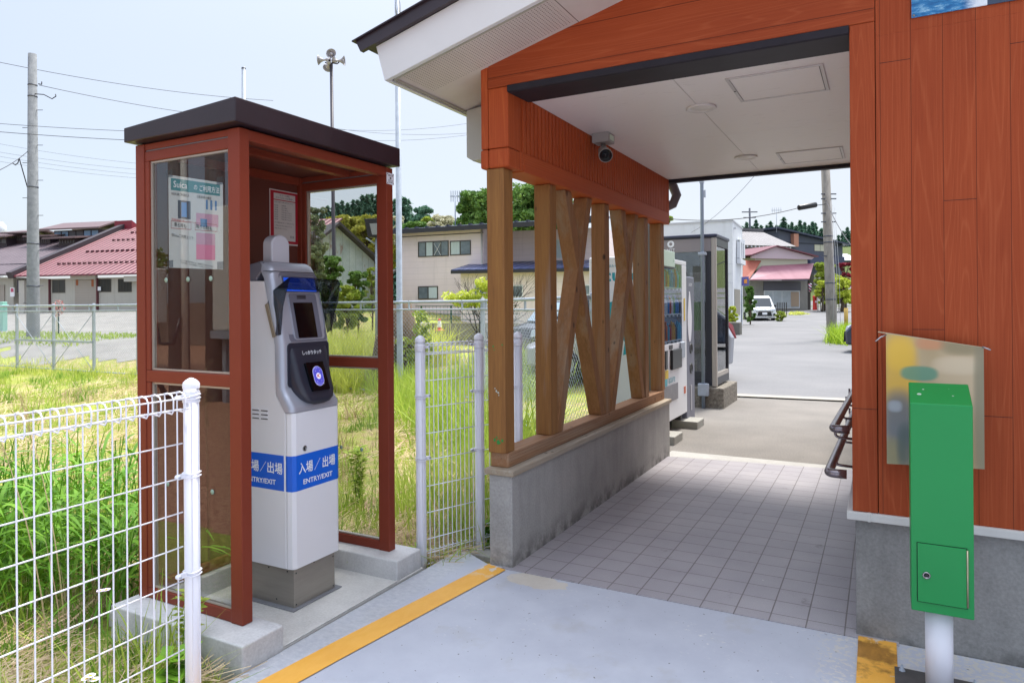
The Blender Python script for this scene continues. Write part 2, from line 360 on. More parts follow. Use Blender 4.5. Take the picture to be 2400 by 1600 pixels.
def yellow(name, dirty):
    m = newmat(name, .6); oc = objc(m); n = noise(m, oc, 5, 6, .65); f = noise(m, mapping(m, oc, (30, 12, 30)), 1.0, 5, .7)
    c = ramp(m, n, (.3, 'e3a338'), (.7, 'eeb348')); c = mixc(m, .3, c, ramp(m, f, (.3, 'dd9c30'), (.7, 'f0bc66')))
    sp = nd(m, 'SeparateXYZ'); lk(m, oc, sp.inputs[0])
    if dirty:
        c = mixc(m, math_(m, 'MULTIPLY', ramp_val(m, n, .46, .56), .85), c, ramp(m, f, (.3, '6d4a1c'), (.7, 'a9742a')))
        c = mixc(m, math_(m, 'MULTIPLY', ramp_val(m, noise(m, oc, 13, 5), .63, .66), 1.0), c, 'cbbfae')
    else:
        e = ramp_val(m, sp.outputs['Y'], 3.06, 3.2)
        c = mixc(m, math_(m, 'MULTIPLY', e, ramp_val(m, noise(m, oc, 16, 5), .50, .53)), c, 'd2c8b8')
        c = mixc(m, math_(m, 'MULTIPLY', ramp_val(m, noise(m, oc, 24, 5), .70, .73), .5), c, '8e6a35')
    setc(m, c); bumpn(m, f, .12, .003); return m
M_yel = yellow('yellow_line_paint', False); M_yeld = yellow('worn_yellow_paint', True)

# floor tiles
M_tile = newmat('floor_tile', .5); m = M_tile; oc = objc(m)
TS = .1505
sp = nd(m, 'SeparateXYZ'); lk(m, oc, sp.inputs[0])
qx = math_(m, 'DIVIDE', math_(m, 'SUBTRACT', sp.outputs['X'], -.152 + 10 * TS - 20 * TS), TS); qy = math_(m, 'DIVIDE', math_(m, 'SUBTRACT', sp.outputs['Y'], 3.315), TS)
fx = math_(m, 'FRACT', qx); fy = math_(m, 'FRACT', qy)
ex = math_(m, 'MINIMUM', fx, math_(m, 'SUBTRACT', 1.0, fx)); ey = math_(m, 'MINIMUM', fy, math_(m, 'SUBTRACT', 1.0, fy)); e = math_(m, 'MINIMUM', ex, ey)
cb = nd(m, 'CombineXYZ'); lk(m, math_(m, 'FLOOR', qx), cb.inputs[0]); lk(m, math_(m, 'FLOOR', qy), cb.inputs[1])
wn_ = nd(m, 'TexWhiteNoise'); lk(m, cb.outputs[0], wn_.inputs['Vector'])
c = ramp(m, wn_.outputs['Value'], (.0, '9b949a'), (1, 'a6a0a4')); n1 = noise(m, oc, 3.0, 6, .6); c = mixc(m, .55, c, ramp(m, n1, (.3, '98959b'), (.7, 'b0acae')))
c = mixc(m, .22, c, ramp(m, noise(m, oc, 260, 2), (.3, '404040'), (.7, 'd0d0d0')), 'OVERLAY')
c = mixc(m, math_(m, 'MULTIPLY', ramp_val(m, noise(m, oc, 7, 6, .7), .62, .70), .5), c, '5e5a52')
c = mixc(m, math_(m, 'MULTIPLY', ramp_val(m, noise(m, oc, 34, 2), .76, .79), .8), c, 'd5d2cc')
g = ramp_val(m, e, .022, .014); c = mixc(m, g, c, '6e6766'); setc(m, c)
bumpn(m, math_(m, 'ADD', math_(m, 'MULTIPLY', g, -1.0), math_(m, 'MULTIPLY', noise(m, oc, 260, 2), .2)), .4, .003)

# timber
def timber(name, a, b, g, grey=.5, along='z'):
    m = newmat(name, .75); oc = objc(m); st = {'z': (18, 18, .9), 'y': (18, .9, 18), 'x': (.9, 18, 18)}[along]
    v = mapping(m, oc, st); f = noise(m, v, 1.0, 6, .65); f2 = noise(m, mapping(m, oc, tuple(k * 6 for k in st)), 1.0, 4, .7)
    c = ramp(m, f, (.3, a), (.7, b)); c = mixc(m, .5, c, ramp(m, f2, (.3, a), (.75, b)))
    w_ = math_(m, 'MULTIPLY', ramp_val(m, noise(m, mapping(m, oc, tuple(k * .35 for k in st)), 1.0, 5, .7), .48, .68), grey)
    c = mixc(m, w_, c, g)
    vo = nd(m, 'TexVoronoi'); vo.inputs['Scale'].default_value = 5.5; lk(m, mapping(m, oc, (1.6, 1.6, .8)), vo.inputs['Vector'])
    kn = ramp_val(m, vo.outputs['Distance'], .12, .07); c = mixc(m, math_(m, 'MULTIPLY', kn, .85), c, '2d1c10')
    c = mixc(m, math_(m, 'MULTIPLY', ramp_val(m, noise(m, mapping(m, oc, tuple(k * 2.5 for k in st)), 1.0, 2, .5), .70, .74), .35), c, '3c2715')
    setc(m, c); bumpn(m, f2, .35, .003); return m
M_tim = timber('weathered_timber', '784d26', 'a4743a', 'a29a92', .8)
M_timd = timber('shaded_timber', '7a5028', 'a5754a', 'a0917c', .6)
M_sill = timber('pressure_treated_sill', '8b6343', 'a77c58', 'b9ae9c', .45, 'y')
M_cap = timber('grey_cap_timber', '8f7f6b', 'a89a85', 'b9b4aa', .8, 'y')
# incised holes of the treated sill

M_side = siding('orange_siding', True, .1105, .106 + 3.262)
M_sidein = siding('inner_siding', True, .1105, 0)
M_gable = siding('gable_siding', False, .185, 2.618)
M_trim = siding('orange_trim', True, .4, .05, plain=True, base=('9c421f', 'b85228', 'cb6a38'))

# ================================================================ ground near the station
def sheet(name, poly, z, m, label=None, cat=None, kind='structure', thick=None):
    b = MB()
    if thick: b.prism(poly, 'z', z - thick, z)
    else: b.add([(x, y, z) for x, y in poly], [tuple(range(len(poly)))])
    o = b.build(name, m); return tag(o, label, cat, kind=kind)
sheet('platform', [(-2.165, -9), (7, -9), (7, 3.262), (-1.9, 3.262), (-2.152, 3.40), (-2.165, 2.2)], 0, M_floor, thick=.6)
sheet('tiled_floor', [(-1.80, 3.236), (.05, 3.236), (.05, 6.47), (-1.80, 6.29)], .004, M_tile, thick=.05)
yl = MB(); yl.add([(-1.887, 3.258, .0045), (-1.765, 3.222, .0045), (-1.905, 2.116, .0045), (-2.03, .95, .0045), (-2.155, .95, .0045), (-2.064, 1.839, .0045), (-2.021, 2.248, .0045)], [tuple(range(7))])
tag(yl.build('painted_line', M_yel), kind='structure')
ys = MB(); ys.add([(-.10, 3.255, .0045), (.04, 3.255, .0045), (.043, 1.9, .0045), (-.088, 1.9, .0045)], [(0, 3, 2, 1)])
tag(ys.build('painted_line', M_yeld), kind='structure')
b = MB(); b.box(-3.15, -2.178, 1.95, 3.06, -.5, .002); b.prism([(-2.188, .002), (-2.178, .002), (-2.178, .010), (-2.188, .010)], 'y', 2.06, 2.84)
tag(b.build('booth_slab', M_slab, bevel=.004), kind='structure')

# ================================================================ station building
ST = empty('station_building', (-1.8, 3.26, 0), 0, 'small station building with orange wood-grain siding and an open gabled passage', 'building')
YF = 3.262
def s_(x): return 2.67 + .26 * ((x if x < 1.6 else 3.2 - x) + 1.92)
# concrete
b = MB(); b.box(-1.885, -1.745, YF, 6.36, -.1, .488); b.build('low_wall', M_conc, ST, bevel=.006)
b = MB(); b.box(-.108, 7, 3.27, 9, -.1, .489); b.build('foundation', M_concR, ST, bevel=.004)
b = MB(); b.box(-.140, 7, 3.245, 3.30, .489, .523); b.box(-.140, -.10, 3.3005, 6.42, .489, .523); b.box(-.062, -.05, 3.2435, 3.30, .487, .525); b.build('base_trim', mat('trim_white', 'c9c8c4', .5, var=.06, vscale=5), ST, bevel=.003)
b = MB(); b.box(-.106, -.102, 3.40, 3.405, .37, .489); b.build('conduit', M_booth, ST)
# right wall
jn = [(-.006, .104, 2.385), (.2155, .326, 1.80), (.106, .2155, 1.287), (.327, .437, .952), (.437, .548, 2.385), (.659, .769, 1.287), (.769, .879, 2.1), (-.115, -.022, .954)]
b = MB(); b.box(-.020, 7, YF, 9, .5235, 2.5); b.prism([(-.020, 2.5005), (7, 2.5005), (7, s_(7) + .02), (1.6, s_(1.6) + .02), (-.020, s_(-.020) + .02)], 'y', YF, YF + .05)
for x0, x1, z in jn: b.box(x0, x1, YF - .0006 - (.003 if x0 < -.05 else 0), YF + .01, z, z + .0022, 1)
b.build('wall', [M_side, mat('groove_dark', '3a190f', .8)], ST)
b = MB(); b.box(-.118, -.023, YF - .003, YF + .09, .5235, 2.563); b.build('jamb_board', siding('jamb_siding', True, .4, .05, plain=True), ST, bevel=.004)
b = MB(); b.box(-.1165, -.021, YF + .0905, 6.40, .5235, 2.549); b.build('passage_wall', M_sidein, ST)
# gable over the opening, front and back
b = MB(); b.prism([(-1.872, 2.5635), (-.0225, 2.5635), (-.0225, s_(-.0225) + .02), (-1.872, s_(-1.872) + .02)], 'y', YF - .002, YF + .06); b.build('gable_panel', M_gable, ST, bevel=.002)
b = MB(); b.box(-1.872, -.024, YF - .006, YF + .06, 2.564, 2.612); b.build('lower_gable_board', siding('gable_low', False, .4, 2.3, plain=True), ST, bevel=.004)
b = MB(); b.prism([(-1.9, 2.5635), (-.1, 2.5635), (7, 2.5635), (7, s_(7)), (1.6, s_(1.6)), (-1.9, s_(-1.9))], 'y', 6.40, 6.46); b.build('rear_gable_panel', M_gable, ST)
# corner column, collar and side beam
b = MB(); b.prism([(-1.920, 2.2405), (-1.8755, 2.2405), (-1.8755, s_(-1.8755) + .02), (-1.920, s_(-1.920) + .02)], 'y', YF, 3.42); b.box(-1.8735, -1.7525, YF, 3.40, 2.2405, 2.5625); b.build('corner_column', M_trim, ST, bevel=.006)
b = MB(); b.box(-1.924, -1.876, YF - .003, 3.44, 2.135, 2.2385); b.box(-1.874, -1.749, YF - .003, 3.40, 2.135, 2.2385); b.build('column_collar', M_trim, ST, bevel=.012, seg=3)
b = MB(); b.box(-1.905, -1.750, 3.4405, 6.42, 2.135, 2.242); b.box(-1.905, -1.750, 3.4005, 3.44, 2.14, 2.242); b.build('side_beam', siding('beam_siding', False, .5, 2.0, plain=True, base=('9c421f', 'b85228', 'cb6a38')), ST, bevel=.006)
b = MB(); b.box(-1.905, -1.762, 3.401, 6.40, 2.2425, 2.60)
y = 3.44
while y < 6.38: b.box(-1.762, -1.7545, y, y + .036, 2.2425, 2.549); y += .05
b.box(-1.765, -1.752, 6.38, 6.42, 2.2425, 2.56); b.build('slatted_panel', M_trim, ST, bevel=.0015, seg=1)
# ceiling
M_ceil = mat('ceiling_board', 'e8e2dd', .42, var=.05, vscale=2.2)
m = M_ceil; oc = objc(m); cc = mixc(m, math_(m, 'MULTIPLY', ramp_val(m, noise(m, mapping(m, oc, (1, 2.5, 1)), 8, 6, .75), .60, .72), .30), 'e4deda', 'a8a09a'); setc(m, cc)
b = MB()
for x0, x1 in ((-1.7535, -.946), (-.943, -.117)):
    for y0, y1 in ((3.50, 4.900), (4.903, 6.40)): b.box(x0, x1, y0, y1, 2.55, 2.5595)
b.build('ceiling', M_ceil, ST)
b = MB(); b.box(-1.7535, -.117, 3.49, 6.42, 2.5597, 2.563); b.build('ceiling_backing', mat('joint_black', '2a2624', .9), ST)
for (x0, x1, y0, y1) in ((-.708, -.246, 3.668, 4.133), (-.720, -.256, 5.68, 6.158)):
    b = MB(); t = .018
    b.box(x0, x1, y0, y0 + t, 2.544, 2.55); b.box(x0, x1, y1 - t, y1, 2.544, 2.55); b.box(x0, x0 + t, y0 + t, y1 - t, 2.544, 2.55); b.box(x1 - t, x1, y0 + t, y1 - t, 2.544, 2.55)
    h_ = b.build('ceiling_hatch', mat('hatch_frame', 'b9b3b1', .4, metal=.3), ST, bevel=.001)
    b = MB(); b.box(x0 + t + .003, x1 - t - .003, y0 + t + .003, y1 - t - .003, 2.546, 2.55); b.build('hatch_panel', M_ceil, h_, bevel=.001)
    b = MB(); b.box(x0 + .002 + t, x1 - t - .002, y0 + t, y0 + t + .003, 2.5455, 2.5505); b.box(x1 - t - .003, x1 - t, y0 + t, y1 - t, 2.5455, 2.5505); b.lathe([(0, 0), (.006, 0), (.006, .003)], (x0 + .009, (y0 + y1) / 2, 2.542), 10); b.build('hatch_gap', mat('joint_black', '2a2624'), h_)
for (x, y) in ((-.935, 4.14), (-.945, 5.71)):
    b = MB(); b.lathe([(.085, 0), (.088, -.006), (.080, -.012), (.062, -.006), (.055, .0)], (x, y, 2.549), 32); l_ = b.build('downlight', mat('lamp_ring', 'd6d1cd', .35), ST)
    b = MB(); b.lathe([(.060, -.0045), (0, -.012)], (x, y, 2.549), 24); b.build('diffuser', mat('lamp_lens', 'cfc8c0', .3), l_)
# dark shutter head
b = MB(); b.prism([(3.250, 2.563), (3.250, 2.530), (3.262, 2.526), (3.505, 2.534), (3.505, 2.563)], 'x', -1.752, -.119); b.build('shutter_head', M_char, ST, bevel=.003)
b = MB(); b.box(-1.752, -.119, 6.405, 6.47, 2.52, 2.562); b.build('rear_shutter_head', M_char, ST, bevel=.003)
# timber screen
PX0, PX1 = -1.893, -1.786
def tpost(y0, y1, m=M_tim, z0=.602, z1=2.134): b = MB(); b.box(PX0, PX1, y0, y1, z0, z1); b.build('timber_post', m, ST, bevel=.006)
tpost(3.270, 3.376)
for y0 in (3.852, 4.800, 5.765): tpost(y0, y0 + .10, M_timd if y0 > 4 else M_tim)
tpost(6.262, 6.362, M_timd)
def brace(ya, za, yb, zb, x0, x1, m=M_timd, wd=.092):
    d = Vector((0, yb - ya, zb - za)).normalized(); n_ = Vector((0, -d.z, d.y)); h2 = wd / 2 / abs(d.z)
    b = MB(); b.hexa([(x0, ya - h2, za), (x1, ya - h2, za), (x1, ya + h2, za), (x0, ya + h2, za), (x0, yb - h2, zb), (x1, yb - h2, zb), (x1, yb + h2, zb), (x0, yb + h2, zb)]); b.build('brace', m, ST, bevel=.005)
for (ya, yb, yc, yd) in ((3.985, 4.515, 4.150, 4.762), (4.955, 5.560, 5.235, 5.728)):
    brace(ya, .602, yb, 2.134, PX0 + .004, PX1 - .001, wd=.088)
    ym = yc + (yd - yc) * (2.134 - 1.62) / 1.532
    brace(yc, 2.134, ym, 1.6203, PX0 + .002, PX1 - .006, wd=.10); brace(ym, 1.62, yd, .602, PX0 + .002, PX1 - .006, wd=.080)
for (px, py, r, cn) in ((1159, 1030, .010, 'green'), (1168, 1036, .014, 'green'), (1177, 1032, .010, 'green'), (1164, 1025, .006, 'green'), (1156, 812, .006, 'green'), (1158, 820, .004, 'green'), (1177, 808, .006, 'green'), (1163, 916, .006, 'pale'), (1168, 920, .006, 'pale'), (1160, 910, .004, 'pale'), (1169, 926, .004, 'pale')):
    d_ = rayd(px, py); c_ = Vector((0, 0, EYE)) + d_ * (3.2692 / d_.y); b = MB(); b.add([c_ + Vector((cos(a) * r * random.uniform(.5, 1.25), 0, sin(a) * r * random.uniform(.5, 1.25))) for a in np.linspace(0, 2 * pi, 12)[:-1]], [tuple(range(11))]); b.build('paint_splash', mat('splash_' + cn, {'green': '2c8a3c', 'pale': 'b5c0b4'}[cn], .6), ST)
b = MB(); b.box(-1.893, -1.784, 3.295, 6.33, .522, .6015); b.build('sill_beam', M_sill, ST, bevel=.005)
hol = MB()
for iz in range(4):
    z = .535 + iz * .017; y = 3.32 + (iz % 2) * .008
    while y < 6.3: hol.box(-1.7845, -1.7836, y, y + .007, z, z + .0022); y += .016
hol.build('sill_incisions', mat('incision', '4f3826', .9), ST)
b = MB(); b.box(-1.905, -1.728, 3.245, 6.37, .4885, .5215); b.build('cap_board', M_cap, ST, bevel=.005)
# roof
OV = 2.915; RB = 6.9
b = MB()
for sgn in (1, -1):
    def X_(x): return x if sgn == 1 else 3.2 - x
    b.hexa([(X_(-2.36), OV - .03, s_(-2.36) + .222), (X_(1.6), OV - .03, s_(1.6) + .222), (X_(1.6), RB, s_(1.6) + .222), (X_(-2.36), RB, s_(-2.36) + .222),
            (X_(-2.36), OV - .03, s_(-2.36) + .25), (X_(1.6), OV - .03, s_(1.6) + .25), (X_(1.6), RB, s_(1.6) + .25), (X_(-2.36), RB, s_(-2.36) + .25)])
b.prism([(-2.455, s_(-2.455) + .255), (1.6, s_(1.6) + .255), (5.655, s_(5.655) + .255), (5.655, s_(5.655) + .262), (1.6, s_(1.6) + .265), (-2.455, s_(-2.455) + .262)], 'y', OV - .075, RB + .03)
b.prism([(-2.41, s_(-2.41) + .19), (1.6, s_(1.6) + .19), (1.6, s_(1.6) + .254), (-2.44, s_(-2.44) + .254)], 'y', OV - .06, OV - .034)
b.build('roof', M_roofdk, ST)
M_fas = mat('fascia_paint', 'd4d4d2', .45, var=.03, vscale=2)
b = MB(); b.prism([(-2.275, s_(-2.275) - .012), (1.6, s_(1.6) - .012), (1.6, s_(1.6) + .19), (-2.33, s_(-2.33) + .19)], 'y', OV - .03, OV - .002); b.build('bargeboard', M_fas, ST, bevel=.003)
b = MB(); b.hexa([(-2.275, OV, s_(-2.275) - .012), (-2.25, OV, s_(-2.275) - .012), (-2.25, RB, s_(-2.275) - .012), (-2.275, RB, s_(-2.275) - .012), (-2.33, OV, s_(-2.33) + .19), (-2.305, OV, s_(-2.33) + .19), (-2.305, RB, s_(-2.33) + .19), (-2.33, RB, s_(-2.33) + .19)]); b.build('eave_board', M_fas, ST)
M_perf = newmat('perforated_soffit', .6); m = M_perf; oc = objc(m); sp = nd(m, 'SeparateXYZ'); lk(m, oc, sp.inputs[0])
fx = math_(m, 'SUBTRACT', math_(m, 'FRACT', math_(m, 'DIVIDE', sp.outputs['X'], .0165)), .5); fy = math_(m, 'SUBTRACT', math_(m, 'FRACT', math_(m, 'DIVIDE', sp.outputs['Y'], .0165)), .5)
dd = math_(m, 'ADD', math_(m, 'MULTIPLY', fx, fx), math_(m, 'MULTIPLY', fy, fy)); hole = math_(m, 'LESS_THAN', dd, .040)
hole = math_(m, 'MULTIPLY', hole, math_(m, 'GREATER_THAN', sp.outputs['X'], -2.205)); hole = math_(m, 'MULTIPLY', hole, math_(m, 'GREATER_THAN', sp.outputs['Y'], 2.945))
hole = math_(m, 'MULTIPLY', hole, math_(m, 'LESS_THAN', sp.outputs['Y'], 3.235)); hole = math_(m, 'MULTIPLY', hole, math_(m, 'LESS_THAN', sp.outputs['X'], -1.362))
seam = math_(m, 'LESS_THAN', math_(m, 'ABSOLUTE', math_(m, 'ADD', sp.outputs['X'], 1.343)), .0022)
c = ramp(m, noise(m, oc, 3, 5), (.3, 'c4b9b1'), (.7, 'd2c9c2')); c = mixc(m, math_(m, 'MAXIMUM', hole, seam), c, '6a5c54'); setc(m, c)
b = MB(); b.hexa([(-2.2495, OV, s_(-2.2495)), (1.6, OV, s_(1.6)), (1.6, RB, s_(1.6)), (-2.2495, RB, s_(-2.2495)), (-2.2495, OV, s_(-2.2495) + .012), (1.6, OV, s_(1.6) + .012), (1.6, RB, s_(1.6) + .012), (-2.2495, RB, s_(-2.2495) + .012)]); b.build('soffit', M_perf, ST)
M_bead = mat('soffit_bead', 'a5a293', .6)
b = MB(); b.bar((-2.24, OV + .006, s_(-2.24) - .006), (1.59, OV + .006, s_(1.59) - .006), .012, .014); b.bar((-2.243, OV + .012, s_(-2.243) - .006), (-2.243, RB, s_(-2.243) - .006), .014, .012); b.build('edge_bead', M_bead, ST)
b = MB(); b.prism([(-2.235, 2.300), (-2.19, 2.272), (-1.925, 2.285), (-1.925, 2.62), (-2.235, 2.585)], 'y', 3.62, 4.3); b.build('eave_box', mat('box_cream', 'b5b3a8', .55, var=.05), ST, bevel=.006)
# downspout at the far end of the side beam
b = MB(); b.tube([(-1.80, 6.50, 2.58), (-1.74, 6.53, 2.50), (-1.71, 6.53, 2.42), (-1.74, 6.52, 2.34), (-1.87, 6.52, 2.29), (-1.93, 6.52, 2.26), (-1.95, 6.52, 2.1), (-1.95, 6.52, 0)], .045, 14); b.build('downspout', mat('downspout_grey', '6b666c', .4), ST)

# security camera
SCm = empty('security_camera', (-1.665, 4.46, 2.55), 0, 'grey bullet security camera hanging from its box at the left side of the passage ceiling', 'camera')
b = MB(); b.box(-1.725, -1.605, 4.40, 4.52, 2.485, 2.549); b.build('mount_box', mat('camera_grey', '9a9793', .5), SCm, bevel=.006)
b = MB(); b.box(-1.604, -1.6035, 4.42, 4.50, 2.50, 2.535); b.build('rating_sticker', mat('sticker_green', 'c9dcc9', .5), SCm)
b = MB(); b.lathe([(.014, 0), (.020, -.02), (.014, -.03), (.018, -.045)], (-1.665, 4.46, 2.485), 14); b.build('neck', mat('camera_dark', '6c6a68', .5), SCm)
c0 = Vector((-1.665, 4.46, 2.435)); ax = (at(1428, 380, 4.30) - c0).normalized()
b = MB(); b.lathe([(0, -.02), (.030, -.02), (.036, .0), (.040, .06), (.046, .175), (.046, .19), (.041, .192)], c0, 26, ax); b.build('housing', mat('camera_grey2', '908d89', .45), SCm)
b = MB(); b.lathe([(.041, .191), (.038, .184), (0, .184)], c0, 26, ax); b.lathe([(.018, .185), (.018, .189), (0, .192)], c0, 16, ax); b.build('lens', mat('lens_black', '1b1d20', .12), SCm)

# handrail on the inner right wall
M_rail = mat('handrail_brown_steel', '8f868a', .25, metal=.75)
HR = empty('handrail', (-.19, 4.9, 0), 0, 'double brown metal handrail fixed along the right wall of the passage', 'handrail')
def rail(pts, nm): b = MB(); b.tube(pts, 0.0205, 14); b.build(nm, M_rail, HR)
def curve(p, k=5):  # rounded corners
    p = [Vector(q) for q in p]; out = [p[0]]
    for i in range(1, len(p) - 1):
        a = (p[i - 1] - p[i]); c = (p[i + 1] - p[i]); r = min(.035, a.length * .45, c.length * .45); A = p[i] + a.normalized() * r; C_ = p[i] + c.normalized() * r
        for t in range(k + 1): t /= k; out.append(A * (1 - t) ** 2 + p[i] * 2 * t * (1 - t) + C_ * t * t)
    return out + [p[-1]]
RX = -.226
for zt, y0 in ((.765, 3.85), (.62, 3.50)):
    rail(curve([(-.150, y0, zt), (RX, y0, zt), (RX + .05, 6.0, zt), (-.150, 6.0, zt)]), 'rail')
for yb in (4.02, 4.7, 5.3, 5.8):
    for zt in (.765, .62):
        b = MB(); b.tube(curve([(RX, yb, zt - .012), (RX, yb, zt - .07), (-.13, yb, zt - .075)]), .007, 8); b.lathe([(.03, 0), (.03, .006), (.012, .016)], (-.1165, yb, zt - .075), 14, (-1, 0, 0)); b.build('bracket', M_rail, HR)
# grey frame of a notice board fixed on the passage wall far end
NB = empty('notice_board', (-.14, 5.2, 0), 0, 'thin notice board with aluminium frame on the right wall of the passage, seen edge on', 'notice board')
b = MB(); b.box(-.1164, -.134, 4.9, 6.2, 1.05, 1.92); b.build('board', M_cream, NB); b = MB(); b.tube(curve([(-.137, 4.88, 1.03), (-.137, 4.88, 1.94), (-.137, 6.22, 1.94), (-.137, 6.22, 1.03), (-.137, 4.9, 1.03)]), .012, 8); b.build('frame', mat('board_frame', '9aa0ad', .3, metal=.6), NB)

# posters on the right wall
PO = empty('sea_poster', (.11, YF, 2.53), 0, 'poster of blue sea waves high on the orange wall at the picture top', 'poster')
M_sea = newmat('sea_print', .3); m = M_sea; oc = objc(m); n = noise(m, mapping(m, oc, (6, 1, 16), rot=(0, .3, 0)), 3.0, 7, .7)
sp = nd(m, 'SeparateXYZ'); lk(m, oc, sp.inputs[0]); c = ramp(m, n, (.32, '0f4f86'), (.5, '2b7cb4'), (.62, '8fc0da'), (.7, 'eef5f8'))
c = mixc(m, ramp_val(m, math_(m, 'ADD', sp.outputs['X'], math_(m, 'MULTIPLY', n, .1)), .33, .39), c, 'dfe9f0'); setc(m, c)
b = MB(); b.box(.110, .365, YF - .008, YF - .002, 2.548, 3.05); b.build('print', M_sea, PO)
b = MB(); b.box(.365, .62, YF - .008, YF - .002, 2.548, 3.05); b.build('margin', mat('poster_dark', '3c4a60', .4), PO)
for (x, z) in ((.118, 2.556),): b = MB(); b.lathe([(.005, 0), (.004, .003), (0, .004)], (x, YF - .008, z), 10, (0, -1, 0)); b.build('pin', mat('pin_grey', '8a8a8a', .4, metal=.5), PO)
# ================================================================ booth
BT = empty('shelter_booth', (-2.65, 2.48, .10), 0, 'red-brown metal shelter with dark roof and glass sides standing around the card reader', 'booth')
bx0, bx1, by0, by1 = -2.975, -2.305, 1.98, 2.985; zb, zt = .102, 2.13
def bp(nm, dims, m=M_booth, bev=.003, par=None): b = MB(); b.box(*dims); return b.build(nm, m, par or BT, bevel=bev)
bp('corner_post', (bx1 - .068, bx1, by0, by0 + .052, zb, zt)); bp('corner_post', (bx1 - .068, bx1, by1 - .052, by1, zb, zt))
bp('corner_post', (bx0, bx0 + .06, by0, by0 + .052, zb, zt)); bp('corner_post', (bx0, bx0 + .06, by1 - .052, by1, zb, zt))
for y0, y1, yg in ((by0 + .004, by0 + .045, by0 + .022), (by1 - .047, by1 - .006, by1 - .028)):
    xa, xb = bx0 + .0605, bx1 - .0685
    fr = bp('side_frame', (xa, xb, y0, y1, zb + .001, .150)); f2 = bp('mid_rail', (xa, xb, y0 - .001, y1 + .001, 1.068, 1.120)); f3 = bp('top_rail', (xa, xb, y0, y1, 2.052, 2.096)); bp('header', (xa, xb, y0 + .001, y1, 2.1035, zt))
    bp('seal_strip', (xa, xb, y0 + .006, y1 - .004, 2.0965, 2.103), mat('seal_grey', '6f6a6c', .6), 0)
    bp('stile', (xa, xa + .028, y0, y1, .1505, 1.067)); bp('stile', (xa, xa + .028, y0, y1, 1.1205, 2.0515))
    for z0, z1 in ((.1515, 1.067), (1.1215, 2.051)):
        gx0 = xa + .0285; bp('glass_bead', (gx0, gx0 + .008, yg - .009, yg + .009, z0, z1), mat('bead_alu', 'b4ada2', .4, metal=.4), 0)
        b = MB(); b.box(gx0 + .0085, xb, yg - .009, yg + .009, z1 - .008, z1 - .0005); b.build('glass_bead', MATS['bead_alu'], BT)
        b = MB(); b.box(gx0 + .0085, xb, yg - .009, yg + .009, z0, z0 + .007); b.build('glass_bead', MATS['bead_alu'], BT)
        b = MB(); b.box(gx0 + .0085, xb - .001, yg - .0025, yg + .0025, z0 + .0075, z1 - .0085); b.build('glass_pane', G_booth, BT)
    # collision dots
    for z in (.62, 1.52 + (.0 if y0 < 2.5 else -.03)):
        for i in range(3):
            b = MB(); b.lathe([(.0, 0), (.011, 0), (.011, .0008), (0, .0008)], (xa + .12 + i * .145, yg - .0027, z), 18, (0, -1, 0)); b.build('warning_dot', mat('frosted_dot', '8fa899' if y0 < 2.5 else '9aa2ac', .8), BT)
bp('header', (bx1 - .055, bx1 - .003, by0 + .0525, by1 - .0525, 2.085, zt)); bp('header', (bx1 - .30, bx1 - .25, by0 + .05, by1 - .05, 2.10, 2.135)); bp('header', (bx0, bx0 + .05, by0 + .0525, by1 - .0525, 2.085, zt))
M_bkin = mat('booth_back_panel', '5e2f24', .5, var=.05)
bp('back_panel', (bx0 + .012, bx0 + .03, by0 + .0525, by1 - .0525, zb + .05, 2.085), M_bkin, 0); bp('back_rail', (bx0 + .008, bx0 + .05, by0 + .0525, by1 - .0525, zb + .001, zb + .048))
bp('ceiling_panel', (bx0 + .02, bx1 - .02, by0 + .02, by1 - .02, 2.1305, 2.136), M_bkin, 0)
# roof tray falling to the back
b = MB(); x0, x1, y0, y1 = -2.985, -2.27, 1.932, 3.005
b.hexa([(x0, y0, 2.135), (x1, y0, 2.139), (x1, y1, 2.139), (x0, y1, 2.135), (x0, y0, 2.200), (x1, y0, 2.238), (x1, y1, 2.238), (x0, y1, 2.200)]); b.build('roof', mat('booth_roof', '2a1f26', .42, var=.12, vscale=5, bump=.04, bscale=60), BT, bevel=.004)
# notices
def flatmat(n, h, r=.55): return mat(n, h, r)
K = (1, 0, 0); Z = (0, 0, 1)
# poster on left glass (inner face) seen from outside
N1 = empty('usage_poster', (-2.61, 2.0, 1.75), 0, 'white notice with a blue-green heading taped inside the left glass of the booth', 'poster')
yp = 2.0055
px0, px1, pz0, pz1 = -2.783, -2.434, 1.565, 1.985
b = MB(); b.add([(-2.783, yp, 1.575), (-2.437, yp, 1.556), (-2.434, yp, 1.918), (-2.783, yp, 1.985), (-2.783, yp + .0015, 1.575), (-2.437, yp + .0015, 1.556), (-2.434, yp + .0015, 1.918), (-2.783, yp + .0015, 1.985)], [(0, 1, 2, 3), (7, 6, 5, 4), (0, 4, 5, 1), (1, 5, 6, 2), (2, 6, 7, 3), (3, 7, 4, 0)]); b.build('paper', mat('notice_paper', 'dfe6ea', .6), N1)
tilt = (-.19); U1 = Vector((1, 0, tilt * .9)).normalized(); V1 = Vector((0, 0, 1)); yo = yp - .0008
def pp(u, v): return (px0 + u * .349, yo, (1.985 - .19 * u * .349) - v * (.41 - .14 * u * .349))  # u 0..1 across, v 0..1 down
def quad(bm_, u0, v0, u1, v1, mi=0, dy=0.0):
    pts = [pp(u0, v1), pp(u1, v1), pp(u1, v0), pp(u0, v0)]; bm_.add([(p[0], p[1] - dy, p[2]) for p in pts], [(0, 1, 2, 3)], mi)
b = MB(); quad(b, .05, .03, .95, .16); b.build('heading', mat('heading_teal', '3d95a0', .55), N1)
